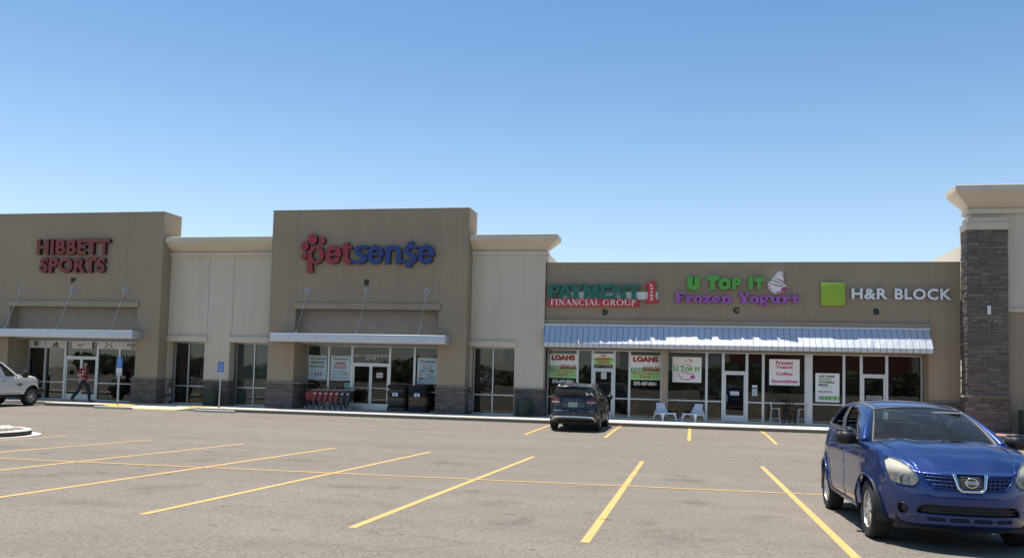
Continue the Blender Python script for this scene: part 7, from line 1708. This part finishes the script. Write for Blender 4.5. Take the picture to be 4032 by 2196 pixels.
# ------------------------------------------------------------------ the passer-by
def skin_mesh(name, nodes, edges, m, parent, sub=2):
    """nodes: {key: (position, radius)}; grown with a skin modifier, root = first key"""
    keys = list(nodes); me = bpy.data.meshes.new(name); me.from_pydata([nodes[k][0] for k in keys], [(keys.index(a), keys.index(b)) for a, b in edges], [])
    me.materials.append(m); o = bpy.data.objects.new(name, me); link(o, parent)
    bm = bmesh.new(); bm.from_mesh(me); lay = bm.verts.layers.skin.verify(); bm.verts.ensure_lookup_table()
    for i, k in enumerate(keys):
        r = nodes[k][1]; bm.verts[i][lay].radius = r if isinstance(r, tuple) else (r, r); bm.verts[i][lay].use_root = (i == 0)
    bm.to_mesh(me); bm.free()
    a = o.modifiers.new('skin', 'SKIN'); a.use_smooth_shade = True; a.branch_smoothing = 0.6
    b = o.modifiers.new('subdivision', 'SUBSURF'); b.levels = sub; b.render_levels = sub
    return o
def walker():
    # built facing +X (his direction of travel); +Y is his left, away from the viewer
    t = thing('person', 'man in red t-shirt and dark jeans walking past the sports shop doors holding keys', 'person', (-28.82, 37.25, 0))
    sk = simple('skin_tone', (0.36, 0.20, 0.135), 0.6, var=.08); red = simple('red_cotton', (0.26, 0.018, 0.028), 0.9, scale=12); jean = simple('dark_denim', (0.022, 0.025, 0.036), 0.9, scale=14); hair = simple('dark_hair', (0.020, 0.014, 0.010), 0.7, scale=40, var=.4)
    n = dict(pelvis=((0, 0, 1.02), (.125, .15)), belly=((.01, 0, 1.16), (.115, .145)), chest=((.0, 0, 1.38), (.125, .165)), top=((-.01, 0, 1.50), (.085, .12)), neck=((.01, 0, 1.60), .052), skull=((.03, 0, 1.66), .05))
    E_ = [('pelvis', 'belly'), ('belly', 'chest'), ('chest', 'top'), ('top', 'neck'), ('neck', 'skull')]
    arm = {'r': dict(sh=(-.03, -.20, 1.49), el=(-.14, -.27, 1.20), wr=(.10, -.25, 1.10)), 'l': dict(sh=(0, .20, 1.49), el=(-.02, .27, 1.20), wr=(.22, .16, 1.14))}
    leg = {'r': dict(hip=(-.02, -.09, .98), kn=(-.16, -.10, .55), an=(-.50, -.10, .16)), 'l': dict(hip=(.02, .09, .98), kn=(.20, .09, .55), an=(.27, .09, .11))}
    for s, d in arm.items():
        n['sh' + s] = (d['sh'], .060); n['el' + s] = (d['el'], .044); n['wr' + s] = (d['wr'], .030); E_ += [('top', 'sh' + s), ('sh' + s, 'el' + s), ('el' + s, 'wr' + s)]
        w = Vector(d['wr']); dr = (w - Vector(d['el'])).normalized(); lat = Vector((0, 0, 1)) if s == 'r' else Vector((0, .3, .95)); inn = Vector((0, 1 if s == 'r' else -1, 0))
        pm = w + dr * .055; n['pm' + s] = (tuple(pm), (.040, .018)); E_.append(('wr' + s, 'pm' + s))
        for k in range(4):
            off = lat * (.030 - .020 * k); L_ = (.040, .046, .043, .033)[k]; p0 = pm + dr * .035 + off; p1 = p0 + dr * L_ * .7 + inn * .012; p2 = p1 + dr * L_ * .3 + inn * .030
            n[f'f{s}{k}a'] = (tuple(p0), .0100); n[f'f{s}{k}b'] = (tuple(p1), .0090); n[f'f{s}{k}c'] = (tuple(p2), .0080); E_ += [('pm' + s, f'f{s}{k}a'), (f'f{s}{k}a', f'f{s}{k}b'), (f'f{s}{k}b', f'f{s}{k}c')]
        p0 = w + dr * .03 + lat * .036; p1 = p0 + dr * .03 + lat * .016 + inn * .02; n[f't{s}a'] = (tuple(p0), .012); n[f't{s}b'] = (tuple(p1), .0095); E_ += [('wr' + s, f't{s}a'), (f't{s}a', f't{s}b')]
    for s, d in leg.items():
        n['hip' + s] = (d['hip'], .095); n['kn' + s] = (d['kn'], .062); n['an' + s] = (d['an'], .042); E_ += [('pelvis', 'hip' + s), ('hip' + s, 'kn' + s), ('kn' + s, 'an' + s)]
        a = Vector(d['an']); toe = a + (Vector((.12, 0, -.10)) if s == 'r' else Vector((.16, 0, -.065))); n['toe' + s] = (tuple(toe), .035); E_.append(('an' + s, 'toe' + s))
    body = skin_mesh('body', n, E_, sk, t)
    # head: shaped sphere with brow, nose, chin, ears; turned a little to the viewer
    bm = bmesh.new(); bmesh.ops.create_uvsphere(bm, u_segments=28, v_segments=20, radius=1)
    for v in bm.verts:
        x, y, z = v.co; fx = .098 * x; fy = .076 * y * (1 - .18 * max(0, -z)); fz = .122 * z
        if x > .3: fx += .012 * max(0, -z) * (1 - abs(y)); fx += .030 * math.exp(-((z + .10) / .16) ** 2 - (y / .16) ** 2); fx -= .012 * math.exp(-((z - .08) / .10) ** 2 - ((abs(y) - .36) / .15) ** 2); fx += .008 * math.exp(-((z + .48) / .07) ** 2 - (y / .28) ** 2)
        v.co = (fx, fy, fz)
    Mh = Matrix.Translation((.045, 0, 1.745)) @ Matrix.Rotation(-.35, 4, 'Z')
    hd = MB().bm(bm, 0, True, Mh)
    for s in (-1, 1):
        b2 = bmesh.new(); bmesh.ops.create_uvsphere(b2, u_segments=10, v_segments=8, radius=1); hd.bm(b2, 0, True, Mh @ Matrix.Translation((-.012, s * .078, -.005)) @ Matrix.Diagonal((.022, .010, .034, 1)))
    head = hd.build('head', sk, body)
    ey = MB()
    for s in (-1, 1):
        b2 = bmesh.new(); bmesh.ops.create_uvsphere(b2, u_segments=8, v_segments=6, radius=.011); ey.bm(b2, 0, True, Mh @ Matrix.Translation((.083, s * .030, .012)))
    ey.build('eye', simple('eye_dark', (.02, .015, .012), .2), head); MB().tube([Mh @ Vector((.093, y, -.060)) for y in (-.024, 0, .024)], .005, seg=6).build('mouth', simple('lip', (.22, .09, .07), .6), head)
    bm = bmesh.new(); bmesh.ops.create_uvsphere(bm, u_segments=28, v_segments=20, radius=1); rnd = random.Random(4)
    for v in list(bm.verts):
        x, y, z = v.co; k = 1.07 + rnd.uniform(-.03, .05); v.co = (.098 * x * k - .006, .079 * y * k, .124 * z * k + .006)
        if z < -.62 or (x > .25 and z < .38 - .1 * x) or (x > -.1 and z < -.25): v.tag = True
    bmesh.ops.delete(bm, geom=[v for v in bm.verts if v.tag], context='VERTS'); MB().bm(bm, 0, True, Mh).build('hair', hair, t, solid=.012)
    # t-shirt, jeans, shoes
    s_ = dict(a=((0, 0, .96), (.150, .180)), b=((.01, 0, 1.12), (.142, .172)), c=((0, 0, 1.38), (.146, .188)), d=((-.01, 0, 1.515), (.095, .135)), e=((.0, 0, 1.565), .066)); se = [('a', 'b'), ('b', 'c'), ('c', 'd'), ('d', 'e')]
    for s, d in arm.items():
        h, e = Vector(d['sh']), Vector(d['el']); s_['s' + s] = (tuple(h + Vector((0, .01 * (1 if s == 'l' else -1), 0))), .078); s_['t' + s] = (tuple(h.lerp(e, .72)), .074); se += [('d', 's' + s), ('s' + s, 't' + s)]
    skin_mesh('t_shirt', s_, se, red, t)
    q = MB(); pr = [rect(-.04, .04, 1.35, 1.44), rect(-.035, .035, 1.22, 1.31)]; v, f = union2d(pr)
    q.add([(.115 + .03 * (1 - (a / .07) ** 2) * 0, a - .075, z) for a, z in v], f); q.add([(a + .055, -.172, z) for a, z in v], f); q.build('shirt_print', M['white'], t, fix=False)
    j = dict(p=((0, 0, .99), (.136, .160)), w=((0, 0, 1.05), (.128, .158))); je = [('p', 'w')]
    for s, d in leg.items():
        a, k = Vector(d['an']), Vector(d['kn']); h = Vector(d['hip']); j['h' + s] = (tuple(h - Vector((0, 0, .05))), .112); j['k' + s] = (tuple(k), .082); j['c' + s] = (tuple(k.lerp(a, .55)), .076); j['a' + s] = (tuple(k.lerp(a, 1.08)), .074); je += [('p', 'h' + s), ('h' + s, 'k' + s), ('k' + s, 'c' + s), ('c' + s, 'a' + s)]
    skin_mesh('jeans', j, je, jean, t)
    for s, d in leg.items():
        a = Vector(d['an']); z0 = 0.0
        if s == 'l': P = [(a + Vector((-.08, 0, -.055)), .045), (a + Vector((.02, 0, -.055)), .050), (a + Vector((.12, 0, -.068)), .043), (a + Vector((.20, 0, -.075)), .034)]
        else: P = [(a + Vector((-.05, 0, .02)), .045), (a + Vector((.0, 0, -.06)), .050), (a + Vector((.07, 0, -.105)), .043), (a + Vector((.14, 0, -.123)), .034)]
        sn = {str(i): (tuple(p), (r * .95, r)) for i, (p, r) in enumerate(P)}; skin_mesh('shoe', sn, [('0', '1'), ('1', '2'), ('2', '3')], M['black'], t)
    k = thing('car_keys', 'small bunch of keys in the hand of the walking man', 'keys', (-28.82 + .33, 37.25 + .12, 1.13)); mb = MB(); mb.tube([(.02 * math.cos(a), 0, .02 * math.sin(a)) for a in [2 * PI * i / 12 for i in range(12)]], .003, seg=5, closed=True); mb.bbox(.015, .06, -.004, .004, -.012, .012, .003); mb.bbox(-.01, .012, -.004, .004, -.07, -.018, .003); mb.build('key', M['steel'], k)
    t.scale = (1.035, 1.035, 1.035)
walker()

# ------------------------------------------------------------------ behind the viewpoint: what the shop glass mirrors
def behind():
    rnd = random.Random(17); mb = MB()
    for i in range(9000):
        x = rnd.uniform(-95, 70); k = .5 + .5 * math.sin(x * .21) * math.sin(x * .083 + 1); h = 1.5 + 2.4 * k; z = 0.4 + h * rnd.random() ** .8; y = -44 + rnd.gauss(0, 1.8); s = rnd.uniform(.25, .6)
        n = Vector((rnd.gauss(0, 1), rnd.gauss(0, 1), rnd.gauss(0, 1))).normalized(); u = n.orthogonal().normalized() * s; w = n.cross(u).normalized() * s; c = Vector((x, y, z))
        mb.add([c - u - w * .6, c + u - w * .6, c + u * .7 + w, c - u * .7 + w], [(0, 1, 2, 3)], 0)
    tag(mb.build('treeline', simple('tree_leaf', (0.075, 0.105, 0.045), .8, scale=.6, var=.5), fix=False), kind='stuff')
    b = thing('store_building', 'distant low store with red and white front behind the viewpoint', 'building', (0, 0, 0))
    mb = MB(); mb.box(-12, 60, -92, -70, 0.4, 6.6); mb.build('wall', M['pale'], b); mb = MB(); mb.box(6, 34, -70, -69.7, 3.5, 6.4); mb.build('red_fascia', M['sred'], b); mb = MB(); mb.box(-12, 5.8, -70, -69.7, 3.4, 5.8); mb.build('white_fascia', M['white'], b); mb = MB(); mb.box(36, 58, -70, -69.7, 3.4, 5.8); mb.build('purple_fascia', M['purple'], b); mb = MB(); mb.box(0, 50, -70, -69.8, 0.5, 3.3); mb.build('shop_glass', M['dark'], b)
behind()

def parked_behind(src, x, y, a, label):
    c = copy_tree(src); c.matrix_world = Matrix.Translation((x, y, gz(max(y, -25)))) @ Matrix.Rotation(a, 4, 'Z'); c['label'] = label
parked_behind(suv, 1.6, -6.5, PI / 2, 'dark crossover behind the viewpoint, mirrored in the yogurt shop glass')
parked_behind(suv, -12.5, -9.0, -PI / 2, 'dark crossover behind the viewpoint, mirrored in the pet shop glass')
parked_behind(pickup, -21.5, -8.0, PI / 2, 'white pickup behind the viewpoint, mirrored in the sports shop glass')
